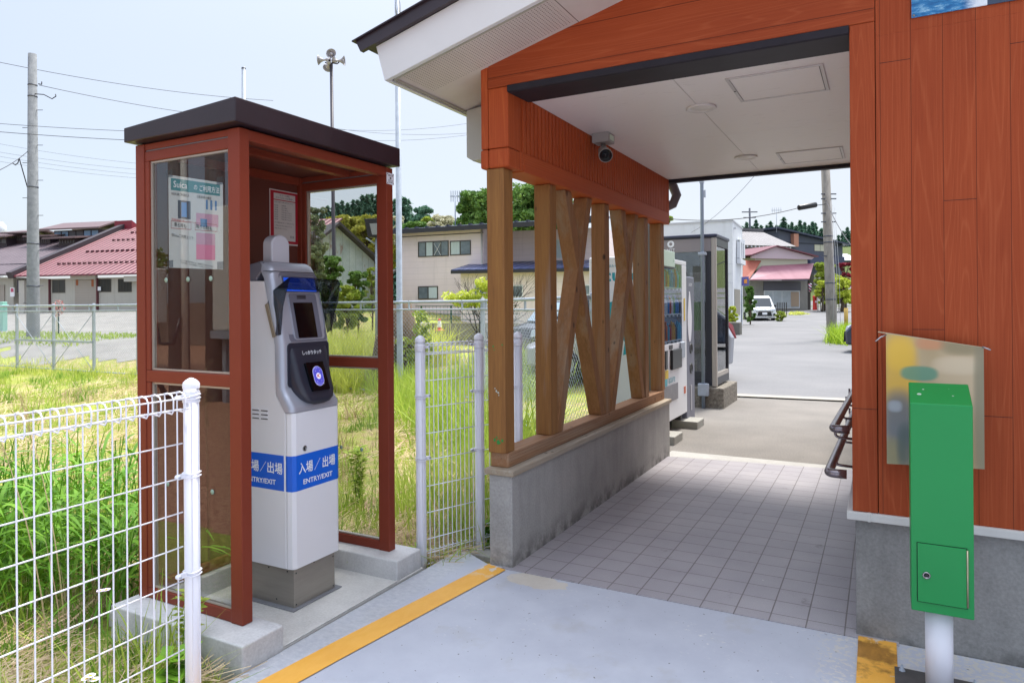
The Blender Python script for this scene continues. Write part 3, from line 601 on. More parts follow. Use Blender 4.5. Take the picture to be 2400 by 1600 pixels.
b = MB(); quad(b, .18, .26, .42, .46); b.build('picture', mat('pic_grey', '4c5a70', .6), N1)
b = MB(); quad(b, .25, .28, .35, .44, 0, .0004); quad(b, .60, .44, .72, .53); quad(b, .70, .22, .735, .33); quad(b, .78, .22, .815, .33); quad(b, .86, .22, .895, .33); b.build('illustration', mat('pic_blue', '5b93cc', .6), N1)
b = MB(); quad(b, .52, .38, .92, .52, 0, -.0003); quad(b, .52, .60, .86, .90); b.build('map_panel', mat('pic_pink', 'd8a9c8', .6), N1)
b = MB(); quad(b, .52, .73, .86, .90, 0, .0003); b.build('map_area', mat('pic_rose', 'c8789a', .6), N1)
b = MB()
for u0, v0, u1, v1 in ((.05, .49, .43, .575), (.50, .49, .90, .575)):
    t = .006; quad(b, u0, v0, u1, v0 + t); quad(b, u0, v1 - t, u1, v1); quad(b, u0, v0, u0 + t, v1); quad(b, u1 - t, v0, u1, v1)
b.build('outline', mat('pic_redline', 'b8606a', .6), N1)
def L1(t, sz, u, v, al='LEFT', sq=1): p = pp(u, v); return (t, sz, (p[0], yo - .0008, p[2]), U1, V1, al, sq)
lettering([L1('Suica', .040, .10, .095, 'LEFT', 1.15), L1('の', .027, .48, .10), L1('ご利用方法', .029, .58, .105, 'LEFT', .9)], M_letw, N1)
lettering([L1('◎改札機ご利用方法', .0135, .06, .20), L1('◎乗車時の確認', .0135, .54, .20), L1('乗る時も', .021, .11, .532), L1('降りる時も', .021, .52, .532), L1('◎Suicaご利用エリア', .0165, .06, .645), L1('※エリアを乗り越す場合には、乗車前からお出かけの方の', .0085, .22, .915), L1('ご注文を購入、または駅係員にてお支払いください。', .0085, .22, .94)], mat('ink_dark', '2b3138', .6), N1)
lettering([L1('改札機の読み取り部にしっかりタッチ', .0095, .06, .475)], mat('ink_red', 'b5303a', .6), N1)
for (u, v) in ((.0, .0), (.93, .0), (.0, .97), (.93, .97)):
    b = MB(); q = pp(u, v); b.box(q[0] - .012, q[0] + .03, yp - .0012, yp - .0009, q[2] - .012, q[2] + .02); b.build('tape', glassmat('tape%d' % len(MATS), (.80, .82, .85, 1), .5, .3), N1)
# red framed notice on the back panel
N2 = empty('red_notice', (-2.94, 2.83, 1.9), 0, 'red-bordered notice taped on the back panel inside the booth', 'poster')
xr = bx0 + .0315
def rb(nm, y0, y1, z0, z1, m, d=0): b = MB(); b.box(xr + d, xr + d + .0008, y0, y1, z0, z1); return b.build(nm, m, N2)
rb('paper', 2.728, 2.942, 1.742, 2.043, mat('notice_paper2', 'c9c3bd', .6)); rb('red_border', 2.734, 2.936, 1.750, 2.037, mat('notice_red', 'a8162a', .55), .001)
rb('text_panel', 2.757, 2.914, 1.765, 1.985, MATS['notice_paper2'], .002); rb('text_panel', 2.757, 2.914, 1.990, 2.024, MATS['notice_paper2'], .002)
J = (0, 1, 0)
def L2(t, sz, y, z, al='LEFT'): return (t, sz, (xr + .0035, y, z), J, Z, al)
lettering([L2('ICカード専用', .012, 2.835, 2.013, 'CENTER'), L2('エラーになったお客様へ', .012, 2.835, 1.999, 'CENTER'), L2('お近くの駅へお問い合わせください', .0088, 2.76, 1.975)] +
          [L2(a, .0085, 2.76, 1.955 - i * .0125) for i, a in enumerate(('受付駅',) * 7)] +
          [L2(a, .0085, 2.81, 1.957 - i * .0125) for i, a in enumerate(('営業時間', '全日の時間', '午前六時から', '午前七時三十分から', '午前八時三十分から', '午前九時三十分から', '午後五時三十分まで'))] +
          [L2('※この装置は無人駅にてご利用になれます', .0078, 2.76, 1.862), L2('ご不明な点は下記までお知らせ下さい', .0078, 2.76, 1.845), L2('係員を呼び出してください', .0078, 2.76, 1.83), L2('駅長', .016, 2.905, 1.787, 'RIGHT')], mat('ink_dark', '2b3138'), N2)
# little plate on right post
N3 = empty('small_plate', (-2.3, 2.95, 2.07), 0, 'small white riveted plate near the top of the right front post of the booth', 'sign')
b = MB(); b.box(bx1 + .0005, bx1 + .003, 2.932, 2.992, 2.042, 2.102); b.build('plate', M_white, N3, bevel=.0005)
b = MB(); [b.lathe([(.0035, 0), (0, .002)], (bx1 + .003, y, z), 8, (1, 0, 0)) for y in (2.938, 2.986) for z in (2.048, 2.096)]; b.build('rivet', M_black, N3)
lettering([('駅構内注意', .011, (bx1 + .0035, 2.962, 2.088), J, Z, 'CENTER', .85), ('■', .014, (bx1 + .0035, 2.962, 2.074), J, Z, 'CENTER'), ('管理 一般', .010, (bx1 + .0035, 2.962, 2.062), J, Z, 'CENTER', .85), ('禁止事項', .010, (bx1 + .0035, 2.962, 2.052), J, Z, 'CENTER', .85)], M_black, N3)
# concrete blocks under the booth
b = MB(); b.box(-2.995, -2.170, 1.862, 2.072, -.5, .101); tag(b.build('concrete_block', M_block, bevel=.008, seg=3), 'long concrete footing block under the left side of the booth', 'block', 'concrete footings of the booth')
b = MB(); b.box(-2.995, -2.185, 2.842, 3.052, -.5, .103); tag(b.build('concrete_block', M_block, bevel=.008, seg=3), 'long concrete footing block under the right side of the booth', 'block', 'concrete footings of the booth')
b = MB(); b.box(-2.996, -2.90, 2.074, 2.84, -.5, .100); tag(b.build('concrete_block', M_block, bevel=.008, seg=3), 'concrete footing block under the back of the booth', 'block', 'concrete footings of the booth')

# ================================================================ card reader kiosk
KI = empty('card_gate', (-2.55, 2.5, 0), 0, 'white and silver card reader pillar with blue entry and exit band inside the booth', 'card reader')
ky0, ky1 = 2.338, 2.652
b = MB(); b.box(-2.70, -2.408, 2.362, 2.632, .004, .1895); b.build('steel_base', M_steelbase, KI, bevel=.002)
b = MB(); b.prism([(-2.74, 2.335), (-2.385, 2.335), (-2.385, 2.66), (-2.74, 2.66)], 'z', .0025, .008); b.build('sealant', mat('mortar_grey', '7b7d82', .8, var=.1), KI, bevel=.004)
for p, a in [((-2.4075, 2.375, .165), (1, 0, 0)), ((-2.4075, 2.375, .02), (1, 0, 0)), ((-2.4075, 2.62, .165), (1, 0, 0)), ((-2.4075, 2.62, .02), (1, 0, 0)), ((-2.4075, 2.49, .18), (1, 0, 0)), ((-2.45, 2.3615, .17), (0, -1, 0)), ((-2.57, 2.3615, .17), (0, -1, 0)), ((-2.52, 2.3615, .03), (0, -1, 0))]: b = MB(); b.lathe([(.004, 0), (.003, .0015), (0, .002)], p, 8, a); b.build('screw', M_black, KI)
side = [(-2.74, .1905), (-2.432, .1905), (-2.432, .910), (-2.490, .987), (-2.492, 1.229), (-2.562, 1.520), (-2.70, 1.522), (-2.74, 1.49)]
b = MB(); b.prism(side, 'y', ky0, ky1); b.build('body', M_kiosk, KI, bevel=.003)
b = MB(); b.prism([(-2.4315, ky0 + .002), (-2.420, ky0), (-2.398, ky0 + .006), (-2.388, ky0 + .024), (-2.388, ky1 - .02), (-2.394, ky1 - .006), (-2.41, ky1), (-2.4315, ky1)], 'z', .1905, .9095, smooth=False); b.build('front_door', M_kiosk, KI, bevel=.003)
b = MB(); b.prism([(-2.4312, ky0 + .0014), (-2.4198, ky0 - .0006), (-2.3975, ky0 + .0054), (-2.3874, ky0 + .0238), (-2.3874, ky1 - .0198), (-2.3934, ky1 - .0055), (-2.4096, ky1 + .0006), (-2.4312, ky1 + .0006)], 'z', .548, .712); b.box(-2.739, -2.4422, ky0 - .0006, ky0 + .001, .548, .712); b.build('blue_band', M_blueband, KI)
KY = (0, 1, 0)
fxp = -2.3866
lettering([('入場', .056, (fxp, 2.375, .645), KY, Z, 'LEFT', .82, .0008), ('／', .056, (fxp, 2.474, .645), KY, Z, 'LEFT', .75), ('出場', .056, (fxp, 2.526, .645), KY, Z, 'LEFT', .82, .0008), ('ENTRY/EXIT', .032, (fxp, 2.402, .582), KY, Z, 'LEFT', 1.12, .0006)], M_letw, KI)
lettering([('入場', .056, (-2.705, ky0 - .0014, .646), K, Z, 'LEFT', .92, .0008), ('／', .056, (-2.598, ky0 - .0014, .646), K, Z, 'LEFT', .8), ('出場', .056, (-2.552, ky0 - .0014, .646), K, Z, 'LEFT', .92, .0008), ('ENTRY/EXIT', .032, (-2.690, ky0 - .0014, .583), K, Z, 'LEFT', 1.13, .0006)], M_letw, KI)
b = MB(); b.lathe([(.013, 0), (.013, .003), (.009, .004), (.009, .002), (0, .002)], (-2.3875, 2.414, .738), 18, (1, 0, 0)); b.build('lock', mat('chrome', '9a9a9a', .15, metal=1), KI)
b = MB(); b.box(-2.3855, -2.3850, 2.411, 2.417, .731, .745); b.build('keyhole', M_black, KI)
b = MB()
for i in range(3):
    for j in range(2): b.prism([(-2.646 + j * .058, .915 - i * .019), (-2.600 + j * .058, .915 - i * .019), (-2.600 + j * .058, .920 - i * .019), (-2.646 + j * .058, .920 - i * .019)], 'y', ky0 - .004, ky0)
b.build('vent_slot', mat('vent_white', 'e4e4e8', .4), KI); b = MB()
for i in range(3):
    for j in range(2): b.box(-2.645 + j * .058, -2.601 + j * .058, ky0 - .0006, ky0, .909 - i * .019, .915 - i * .019)
b.build('vent_shadow', mat('vent_dark', '55565c', .8), KI)
# silver head: lofted shell, leaning back, with a rounded side
prof = [(-2.386, .912, -2.430), (-2.386, .934, -2.446), (-2.424, .985, -2.478), (-2.446, 1.02, -2.487), (-2.448, 1.22, -2.4905), (-2.470, 1.34, -2.517), (-2.516, 1.53, -2.56), (-2.528, 1.566, -2.585), (-2.543, 1.597, -2.585), (-2.570, 1.612, -2.60)]
def headring(xf, z, xs, y0, y1, r=.034):
    pts = [(xs, y0, z)]
    for t in range(6): a = pi / 2 * t / 5; pts.append((xf - r * .75 + r * .75 * sin(a), y0 + r - r * cos(a), z))
    for t in range(6): a = pi / 2 * t / 5; pts.append((xf - r * .75 + r * .75 * cos(a), y1 - r + r * sin(a), z))
    pts.append((xs, y1, z)); return pts
rings = [headring(x, z, xs, ky0 - .004 + (.0 if z < 1.5 else (z - 1.5) * .12), ky1 + .004 - (.0 if z < 1.5 else (z - 1.5) * .12), .034 if z < 1.58 else .045) for x, z, xs in prof]
V = [p for r in rings for p in r]; n = len(rings[0]); F = []
for i in range(len(rings) - 1):
    for j in range(n - 1): F.append((i * n + j, i * n + j + 1, (i + 1) * n + j + 1, (i + 1) * n + j))
    F.append((i * n + n - 1, i * n, (i + 1) * n, (i + 1) * n + n - 1))
F.append(tuple(range(n - 1, -1, -1))); F.append(tuple((len(rings) - 1) * n + j for j in range(n)))
b = MB(); b.add(V, F, 0, True); head = b.build('head_shell', M_silver, KI); head.modifiers.new('e', 'EDGE_SPLIT').split_angle = radians(50)
b = MB(); b.prism([(-2.62, 1.535), (-2.585, 1.57), (-2.572, 1.606), (-2.60, 1.616), (-2.68, 1.60), (-2.70, 1.523), (-2.62, 1.523)], 'y', ky0 + .01, ky1 - .01); b.build('top_cover', M_silverd, KI, bevel=.006)
b = MB(); b.box(-2.5245, -2.57, ky0 + .002, ky1 - .002, 1.5655, 1.5675); b.build('top_seam', M_black, KI)
# helpers on the sloping face: point on the front at height z
def fx_(z, d=0.0):
    for (x0, z0, _), (x1, z1, _) in zip(prof, prof[1:]):
        if z0 <= z <= z1: return x0 + (x1 - x0) * (z - z0) / (z1 - z0) + d
    return prof[-1][0] + d
def face(nm, y0, y1, z0, z1, m, d, rc=.01, thick=.02, steps=1, par=None, yb0=None, yb1=None):
    """rounded quad following the face between z0 and z1"""
    yb0 = y0 if yb0 is None else yb0; yb1 = y1 if yb1 is None else yb1; out = []
    def P(y, z): return (fx_(z, d), y, z)
    for (cy, cz, a0) in ((y1 - rc, z1 - rc, 0), (y0 + rc, z1 - rc, 90), (yb0 + rc, z0 + rc, 180), (yb1 - rc, z0 + rc, 270)):
        for t in range(5): a = radians(a0 + t * 22.5); out.append(P(cy + rc * cos(a), cz + rc * sin(a)))
    nn = len(out); b = MB(); b.add(out + [(x - thick, y, z) for x, y, z in out], [tuple(range(nn)), tuple(range(2 * nn - 1, nn - 1, -1))] + [(i, nn + i, nn + (i + 1) % nn, (i + 1) % nn) for i in range(nn)]); return b.build(nm, m, par or KI)
face('face_panel', 2.388, 2.637, 1.232, 1.562, M_silverd, .0012, .02)
face('screen_frame', 2.418, 2.618, 1.240, 1.466, M_silver, .004, .018)
face('screen_bezel', 2.424, 2.600, 1.246, 1.462, M_silverd, .0065, .012)
face('screen', 2.442, 2.566, 1.250, 1.418, M_screen, .009, .002)
b = MB(); [b.box(fx_(1.44, .0072), fx_(1.44, .0082), 2.47, 2.53, 1.436 + k * .006, 1.439 + k * .006) for k in range(3)]; b.build('speaker_slots', M_black, KI)
M_disp = newmat('status_display', .2); m = M_disp; bs = m.node_tree.nodes['Principled BSDF']; bs.inputs['Base Color'].default_value = hexc('0f3fae'); bs.inputs['Emission Color'].default_value = hexc('1c55d8'); bs.inputs['Emission Strength'].default_value = .35
face('display_frame', 2.404, 2.634, 1.468, 1.545, mat('frame_dk', '5d5f70', .35, metal=.3), .0028, .006); face('status_display', 2.412, 2.615, 1.473, 1.538, M_disp, .0045, .003)
dv = Vector((fx_(1.53) - fx_(1.48), 0, .05)).normalized()
lettering([('入', .036, (fx_(1.506, .008), 2.42, 1.510), KY, dv, 'LEFT'), ('9:41', .030, (fx_(1.512, .008), 2.51, 1.515), KY, dv, 'LEFT', .9), ('ENTRY/EXIT', .017, (fx_(1.485, .008), 2.445, 1.486), KY, dv, 'LEFT', 1.2)], mat('lcd_white', 'a8c4f2', .4), KI)
# dark touch unit: flat upper shield and bulging bowl
face('touch_shield', 2.368, 2.640, 1.02, 1.228, M_dkplastic, .0045, .02, .03)
b = MB(); R_ = []
for k, (z, xo, hw) in enumerate(((1.205, .004, .124), (1.17, .016, .124), (1.11, .030, .124), (1.05, .044, .122), (1.0, .054, .114), (.965, .060, .096), (.945, .058, .070), (.935, .045, .035))):
    ring = []
    for t in range(13):
        a = pi * t / 12; ring.append((fx_(max(z, .99), 0) - .004 + (xo + .006) * min(1, sin(a) * 1.9), 2.504 - hw * cos(a), z))
    R_.append(ring)
V = [p for r in R_ for p in r]; n = 13; F = []
for i in range(len(R_) - 1):
    for j in range(n - 1): F.append((i * n + j, i * n + j + 1, (i + 1) * n + j + 1, (i + 1) * n + j))
b.add(V, F, 0, True); b.add([R_[-1][t] for t in range(13)], [tuple(range(13))]); bowl = b.build('touch_bowl', M_dkplastic, KI)
# IC plate tilted
a0 = Vector((-2.4085, 2.444, 1.132)); a1 = Vector((-2.3685, 2.452, 1.000)); wv = Vector((0, .112, 0)); nn_ = Vector((0, 1, 0)).cross((a0 - a1)).normalized(); nn_ = nn_ if nn_.x > 0 else -nn_
c4 = [a1, a1 + wv, a0 + wv, a0]; b = MB(); b.hexa([p - nn_ * .012 for p in c4] + [p + nn_ * .003 for p in c4]); b.build('reader_plate', M_screen, KI)
cen = (a0 + a1 + wv) / 2; uv = Vector((0, 1, 0)); vv = (a0 - a1).normalized(); vv = (vv - uv * vv.dot(uv)).normalized()
def stad(hw, hh, d, m, nm, c=cen):
    pts = []
    for t in range(28):
        a = 2 * pi * t / 28; ex = hh - hw; pts.append(c + uv * hw * cos(a) + vv * (hw * sin(a) + (ex if sin(a) >= 0 else -ex)) + nn_ * d)
    b = MB(); b.add(pts, [tuple(range(28))]); b.build(nm, m, KI)
def emat(n, h, e=.25):
    m = newmat(n, .3); s = m.node_tree.nodes['Principled BSDF']; s.inputs['Base Color'].default_value = hexc(h); s.inputs['Emission Color'].default_value = hexc(h); s.inputs['Emission Strength'].default_value = e; return m
stad(.032, .048, .0045, emat('badge_rim', 'cfcdf2'), 'badge_rim'); stad(.030, .046, .005, emat('badge_violet', '4f4cc0', .22), 'touch_badge'); stad(.015, .015, .0056, emat('badge_white', 'f0f0fa'), 'badge_centre')
lettering([('IC', .021, cen + nn_ * .0064, uv, vv, 'CENTER', 1.0, .001)], mat('badge_red', 'd0252c', .4), KI)
lettering([('↘', .012, cen + nn_ * .006 + vv * .026 - uv * .015, uv, vv, 'CENTER'), ('↙', .012, cen + nn_ * .006 + vv * .026 + uv * .015, uv, vv, 'CENTER'), ('↗', .012, cen + nn_ * .006 - vv * .026 - uv * .015, uv, vv, 'CENTER'), ('↖', .012, cen + nn_ * .006 - vv * .026 + uv * .015, uv, vv, 'CENTER'), ('ICカード', .009, cen + nn_ * .006 + vv * .038, uv, vv, 'CENTER'), ('ふれてください', .008, cen + nn_ * .006 - vv * .038, uv, vv, 'CENTER')], M_letw, KI)
lettering([('しっかりタッチ', .022, (-2.4235, 2.503, 1.178), KY, (-.25, 0, 1), 'CENTER', .85, .0003)], M_letw, KI)
# antenna dome behind
b = MB(); pts = [(2.424, 1.60), (2.424, 1.70)] + [(2.481 - .057 * cos(a), 1.70 + .050 * sin(a)) for a in [pi * t / 12 for t in range(1, 12)]] + [(2.538, 1.70), (2.538, 1.60)]
b.prism(pts, 'x', -2.665, -2.60); b.build('antenna_dome', mat('antenna_white', 'c9c9d0', .35), KI, bevel=.008, seg=3)
# smoked privacy hood: top plate and two side wings with thickness
def plate(nm, q, m, t=.003):
    q = [Vector(p) for p in q]; n_ = (q[1] - q[0]).cross(q[2] - q[0]).normalized() * t; k = len(q)
    b = MB(); b.add([p for p in q] + [p + n_ for p in q], [tuple(range(k)), tuple(range(2 * k - 1, k - 1, -1))] + [(i, k + i, k + (i + 1) % k, (i + 1) % k) for i in range(k)]); return b.build(nm, m, KI)
plate('hood_top', [(-2.515, 2.345, 1.470), (-2.42, 2.360, 1.533), (-2.42, 2.685, 1.530), (-2.505, 2.650, 1.470)], G_dark)
plate('hood_wing', [(-2.535, 2.333, 1.418), (-2.515, 2.344, 1.470), (-2.42, 2.359, 1.533), (-2.445, 2.341, 1.40), (-2.455, 2.337, 1.27), (-2.49, 2.333, 1.262)], G_dark)
plate('hood_wing', [(-2.505, 2.651, 1.470), (-2.42, 2.686, 1.530), (-2.42, 2.700, 1.515), (-2.425, 2.690, 1.42), (-2.435, 2.672, 1.36), (-2.445, 2.662, 1.28), (-2.47, 2.658, 1.265), (-2.50, 2.656, 1.38)], G_dark)
b = MB(); b.prism([(-2.545, 1.408), (-2.53, 1.415), (-2.482, 1.262), (-2.497, 1.256)], 'y', ky0 - .012, ky0 - .003); b.build('hood_mount', mat('mount_bronze', '8a7c68', .4), KI)
# ================================================================ terrain
def sst(a, b, x): 
    t = np.clip((x - a) / (b - a), 0, 1); return t * t * (3 - 2 * t)
def gz(x, y):
    x = np.asarray(x, float); y = np.asarray(y, float)
    right = sst(-4.2, -3.0, x) * (1 - sst(11, 13, y)) + sst(11, 13, y) * sst(-13, -9, x + .12 * (y - 12))
    base = -.30 + .25 * right
    left = sst(-12.5, -22, x); z = base + left * (.62 * sst(10.9, 14.6, y) + .85 * sst(14.6, 27, y))
    z = z + (1 - left) * (1 - right) * .38 * sst(12.5, 24, y)
    z = z + right * (.003 * np.clip(y - 20, 0, 32) + .040 * np.clip(y - 53, 0, 14) + .016 * np.clip(y - 67, 0, 50))
    d = np.hypot(x, y); z = z + 9.0 * sst(80, 125, d) * (1 - sst(.74, .84, -x / np.maximum(d, 1)))
    return z
def gzf(x, y): return float(gz(x, y))
def polar(name, r0, r1, nr, a0, a1, na, m, dz=0, keep=None, kind='structure', label=None, cat=None):
    rr = np.geomspace(r0, r1, nr); aa = np.radians(np.linspace(a0, a1, na)); R_, A_ = np.meshgrid(rr, aa, indexing='ij')
    X = R_ * np.sin(A_); Y = R_ * np.cos(A_); Zs = gz(X, Y) + dz; V = np.stack([X.ravel(), Y.ravel(), Zs.ravel()], 1)
    i, j = np.meshgrid(np.arange(nr - 1), np.arange(na - 1), indexing='ij'); a = (i * na + j).ravel(); F = np.stack([a, a + 1, a + na + 1, a + na], 1)[:, ::-1]
    if keep is not None:
        c = V[F].mean(1); F = F[keep(c[:, 0], c[:, 1])]
    return npmesh(name, V, F, m, smooth=True, kind=kind, label=label, cat=cat)
M_soil = newmat('grassy_soil', .95); m = M_soil; oc = objc(m); n1 = noise(m, oc, .55, 6); n2 = noise(m, oc, 5, 6, .7); n3 = noise(m, oc, 45, 4, .7)
c = ramp(m, n2, (.30, '5f6a34'), (.44, '98a04e'), (.54, 'a89878'), (.70, 'c4b596')); c = mixc(m, ramp_val(m, n1, .46, .60), c, ramp(m, n3, (.3, '7f9030'), (.55, 'a8b64e'), (.75, 'c9bf92')))
c = mixc(m, .5, c, ramp(m, n3, (.25, '4a4a26'), (.5, 'a09a5c'), (.75, 'd6caa8')), 'OVERLAY')
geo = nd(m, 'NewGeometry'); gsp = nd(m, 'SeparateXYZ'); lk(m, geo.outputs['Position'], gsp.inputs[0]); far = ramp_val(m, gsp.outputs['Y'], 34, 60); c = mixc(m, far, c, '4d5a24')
setc(m, c); bumpn(m, n3, .8, .03)
polar('ground', .5, 420, 190, -100, 62, 200, M_soil, 0, lambda x, y: y > .40)
b = MB(); b.add([(-90, -60, -.42), (60, -60, -.42), (60, .5, -.42), (-90, .5, -.42)], [(0, 1, 2, 3)])
M_bal = mat('railway_ballast', '7a5038', .95, col2='b58a6c', vscale=22, bump=.9, bscale=30, detail=3); tag(b.build('ballast', M_bal), kind='structure')
# gravel lot, forecourt, road
M_lot = mat('lot_gravel', '75736f', .9, col2='8c8984', vscale=1.2, bump=.3, bscale=60); M_fc = newmat('forecourt_asphalt', .9); m = M_fc; oc = objc(m)
c = ramp(m, noise(m, oc, 1.3, 6), (.3, '76736f'), (.7, '87837e')); c = mixc(m, .5, c, ramp(m, noise(m, oc, 70, 3), (.3, '6f6b67'), (.7, 'c9c4be')), 'OVERLAY'); setc(m, c); bumpn(m, noise(m, oc, 90, 3), .4, .004)
M_road = newmat('road_asphalt', .88); m = M_road; oc = objc(m); cr = noise(m, mapping(m, oc, (.12, .9, 1)), 1.0, 5)
c = ramp(m, noise(m, oc, .35, 5), (.3, '6f6f71'), (.7, '7e7d7e')); c = mixc(m, .35, c, ramp(m, noise(m, oc, 30, 4), (.3, '808080'), (.7, 'b8b8b8')), 'OVERLAY')
li = math_(m, 'LESS_THAN', math_(m, 'ABSOLUTE', math_(m, 'SUBTRACT', cr, .5)), .0022); c = mixc(m, math_(m, 'MULTIPLY', li, .55), c, '63625f'); setc(m, c); bumpn(m, noise(m, oc, 60, 3), .3, .005)
polar('gravel_lot', 12, 75, 70, -80, -47, 60, M_lot, .012, lambda x, y: (y > 12.1 + .5 * np.sin(x * .9) + .35 * np.sin(x * 2.3)) & (x < -13.8 - .3 * np.sin(y)))
EDGE = lambda y: np.interp(y, [6, 9.8, 12, 16, 24, 45, 60, 90], [-2.95, -2.95, -3.6, -5.5, -7.6, -10.2, -9.0, -7.0])
S0, S1 = onz(1735, 930, -.05), onz(1985, 941, -.05); sk = (S1.y - S0.y) / (S1.x - S0.x)
LINE = lambda x: S0.y + sk * (x - S0.x)
polar('forecourt', 5.5, 14, 120, -32, 55, 260, M_fc, .008, lambda x, y: (x > EDGE(y)) & (y > 6.15) & (y < LINE(x) + .05))
polar('road', 8, 95, 90, -26, 62, 160, M_road, .012, lambda x, y: (x > EDGE(y) + .15 * np.sin(y * .8)) & (y > LINE(x)))
b = MB(); xa, xb = -2.4, 9
b.add([(xa, LINE(xa) - .12, -.020), (xb, LINE(xb) - .12, -.020), (xb, LINE(xb) + .16, -.020), (xa, LINE(xa) + .16, -.020)], [(0, 1, 2, 3)]); tag(b.build('gutter_strip', mat('gutter_concrete', '9d988e', .85, var=.08, vscale=3)), kind='structure')
b = MB(); b.box(-1.80, .2, 6.25, 6.62, -.06, -.010); tag(b.build('threshold', M_kerb, bevel=.004), kind='structure')
# tall concrete kerb left of the wall by the grass
b = MB(); b.box(-2.17, -1.888, 3.405, 3.52, -.4, -.02); tag(b.build('edge_stone', M_kerb, bevel=.006), kind='structure')

# ================================================================ vegetation kit
def leafmat(name, dark, mid, lite, rough=.55, trans=.25, hue=None):
    m = newmat(name, rough); g = nd(m, 'NewGeometry'); r = g.outputs['Random Per Island']; oc = objc(m)
    c = ramp(m, r, (.0, dark), (.45, mid), (1.0, lite)); n = noise(m, oc, 1.1, 3)
    c = mixc(m, .55, c, ramp(m, n, (.3, dark), (.7, lite))); setc(m, c)
    N, L = nodes(m); bs = N['Principled BSDF']; bs.inputs['Specular IOR Level'].default_value = .3
    tr = nd(m, 'BsdfTranslucent'); lk(m, c, tr.inputs[0]); mx_ = nd(m, 'MixShader'); mx_.inputs[0].default_value = trans
    out = [x for x in N if x.type == 'OUTPUT_MATERIAL'][0]; lk(m, bs.outputs[0], mx_.inputs[1]); lk(m, tr.outputs[0], mx_.inputs[2]); lk(m, mx_.outputs[0], out.inputs[0]); return m
M_gr = leafmat('grass_blade', '769a2a', 'a0ba40', 'c6d268', .55, .4); M_gr2 = leafmat('yellow_grass_blade', 'b0bd42', 'ccd458', 'e4e48a', .55, .4); M_reed = leafmat('reed_leaf', '386a14', '55901e', '84b034')
M_straw = leafmat('dead_straw', '8e6f52', 'b89a78', 'dccba8', .8, .1); M_stalk = leafmat('dry_stalk', 'a08a5c', 'c9b586', 'e0d2aa', .8, .1)
def inview(x, y, mar=.08, xmin=-120, xmax=2520):
    D = x * FW.x + y * FW.y; l = x * RT.x + y * RT.y; u = PCX + 1632.8 * l / np.maximum(D, .01); return (D > .5) & (u > xmin) & (u < xmax)
def blades(P, h, wd, lean, curl=.35, seg=3):
    """P (n,3) roots; returns V,F (quads as degenerate-free strips)"""
    n = len(P); h = np.broadcast_to(h, n); wd = np.broadcast_to(wd, n); az = RNG.uniform(0, 2 * pi, n); la = RNG.uniform(0, 2 * pi, n); le = np.abs(RNG.normal(0, 1, n)) * lean
    t = np.linspace(0, 1, seg + 1); dirx, diry = np.cos(la), np.sin(la); V = np.zeros((n, seg + 1, 2, 3))
    for k, tt in enumerate(t):
        off = h * (le * tt + curl * le * tt * tt * 2.2); zz = h * (tt - .35 * np.minimum(le, 1.4) * tt * tt); ww = wd * (1 - tt ** 1.6) * .5 + wd * .03
        cx = P[:, 0] + dirx * off; cy_ = P[:, 1] + diry * off; cz = P[:, 2] + zz
        V[:, k, 0] = np.stack([cx - np.cos(az) * ww, cy_ - np.sin(az) * ww, cz], 1); V[:, k, 1] = np.stack([cx + np.cos(az) * ww, cy_ + np.sin(az) * ww, cz], 1)
    V = V.reshape(-1, 3); base = np.arange(n)[:, None] * (2 * (seg + 1)) + np.arange(seg)[None] * 2; base = base.ravel()
    F = np.stack([base, base + 1, base + 3, base + 2], 1); return V, F
def scatter(n, x0, x1, y0, y1, cond=None, clump=0, mar=None, z=None):
    x = RNG.uniform(x0, x1, n * 3); y = RNG.uniform(y0, y1, n * 3); k = inview(x, y, xmax=1560)
    if cond is not None: k &= cond(x, y)
    x, y = x[k][:n], y[k][:n]
    if clump:
        s = np.sin(x * 2.1 + 1.3 * np.sin(y * 1.7)) + np.sin(y * 2.7 + 2 * np.sin(x * 1.1)) + .8 * np.sin(x * 5.3 + y * 4.1); kk = s + RNG.normal(0, .7, len(x)) > clump; x, y = x[kk], y[kk]
    return np.stack([x, y, gz(x, y) - .01 if z is None else np.full(len(x), z)], 1)
notbooth = lambda x, y: ~((x > -3.2) & (y > 1.80) & (y < 3.1)) & (x < -2.19) & ~((x > -2.25) & (y < 1.8) & False)
def straws(P, L, wd=.003):
    n = len(P); a = RNG.uniform(0, pi, n); L = L * RNG.uniform(.4, 1.2, n); ti = RNG.normal(0, .16, n); d = np.stack([np.cos(a) * np.cos(ti), np.sin(a) * np.cos(ti), np.abs(np.sin(ti))], 1); s = np.stack([-np.sin(a), np.cos(a), np.zeros(n)], 1) * wd
    z = RNG.uniform(.0, .07, n); A = P + np.stack([0 * z, 0 * z, z + .01], 1); B = A + d * L[:, None]; up = np.array([0, 0, 1]) * wd * .7
    V = np.stack([A - s, A + s + up, B + s + up, B - s], 1).reshape(-1, 3); F = np.arange(4 * n).reshape(-1, 4); return V, F
def stuffmesh(name, parts, mats, label, cat):
    V = []; F = []; MI = []; o = 0
    for (v, f), mi in parts: V.append(v); F.append(f + o); MI.append(np.full(len(f), mi)); o += len(v)
    return npmesh(name, np.concatenate(V), np.concatenate(F), mats, np.concatenate(MI), kind='stuff', label=label, cat=cat)
near = lambda x, y: notbooth(x, y) & (y > .5) & (y < 10.8) & ~((y > 5.6) & (x > -1.9 - (y - 5.6) * 1.05 - .9))
P = scatter(30000, -7, -2.2, .5, 5.2, near, .6); Q = scatter(26000, -24, -2.2, 3.5, 11, near, .75)
P2 = scatter(11000, -6, -2.2, .2, 5, near, .4); P3 = scatter(12000, -22, -2.5, 3, 11, near, .1)
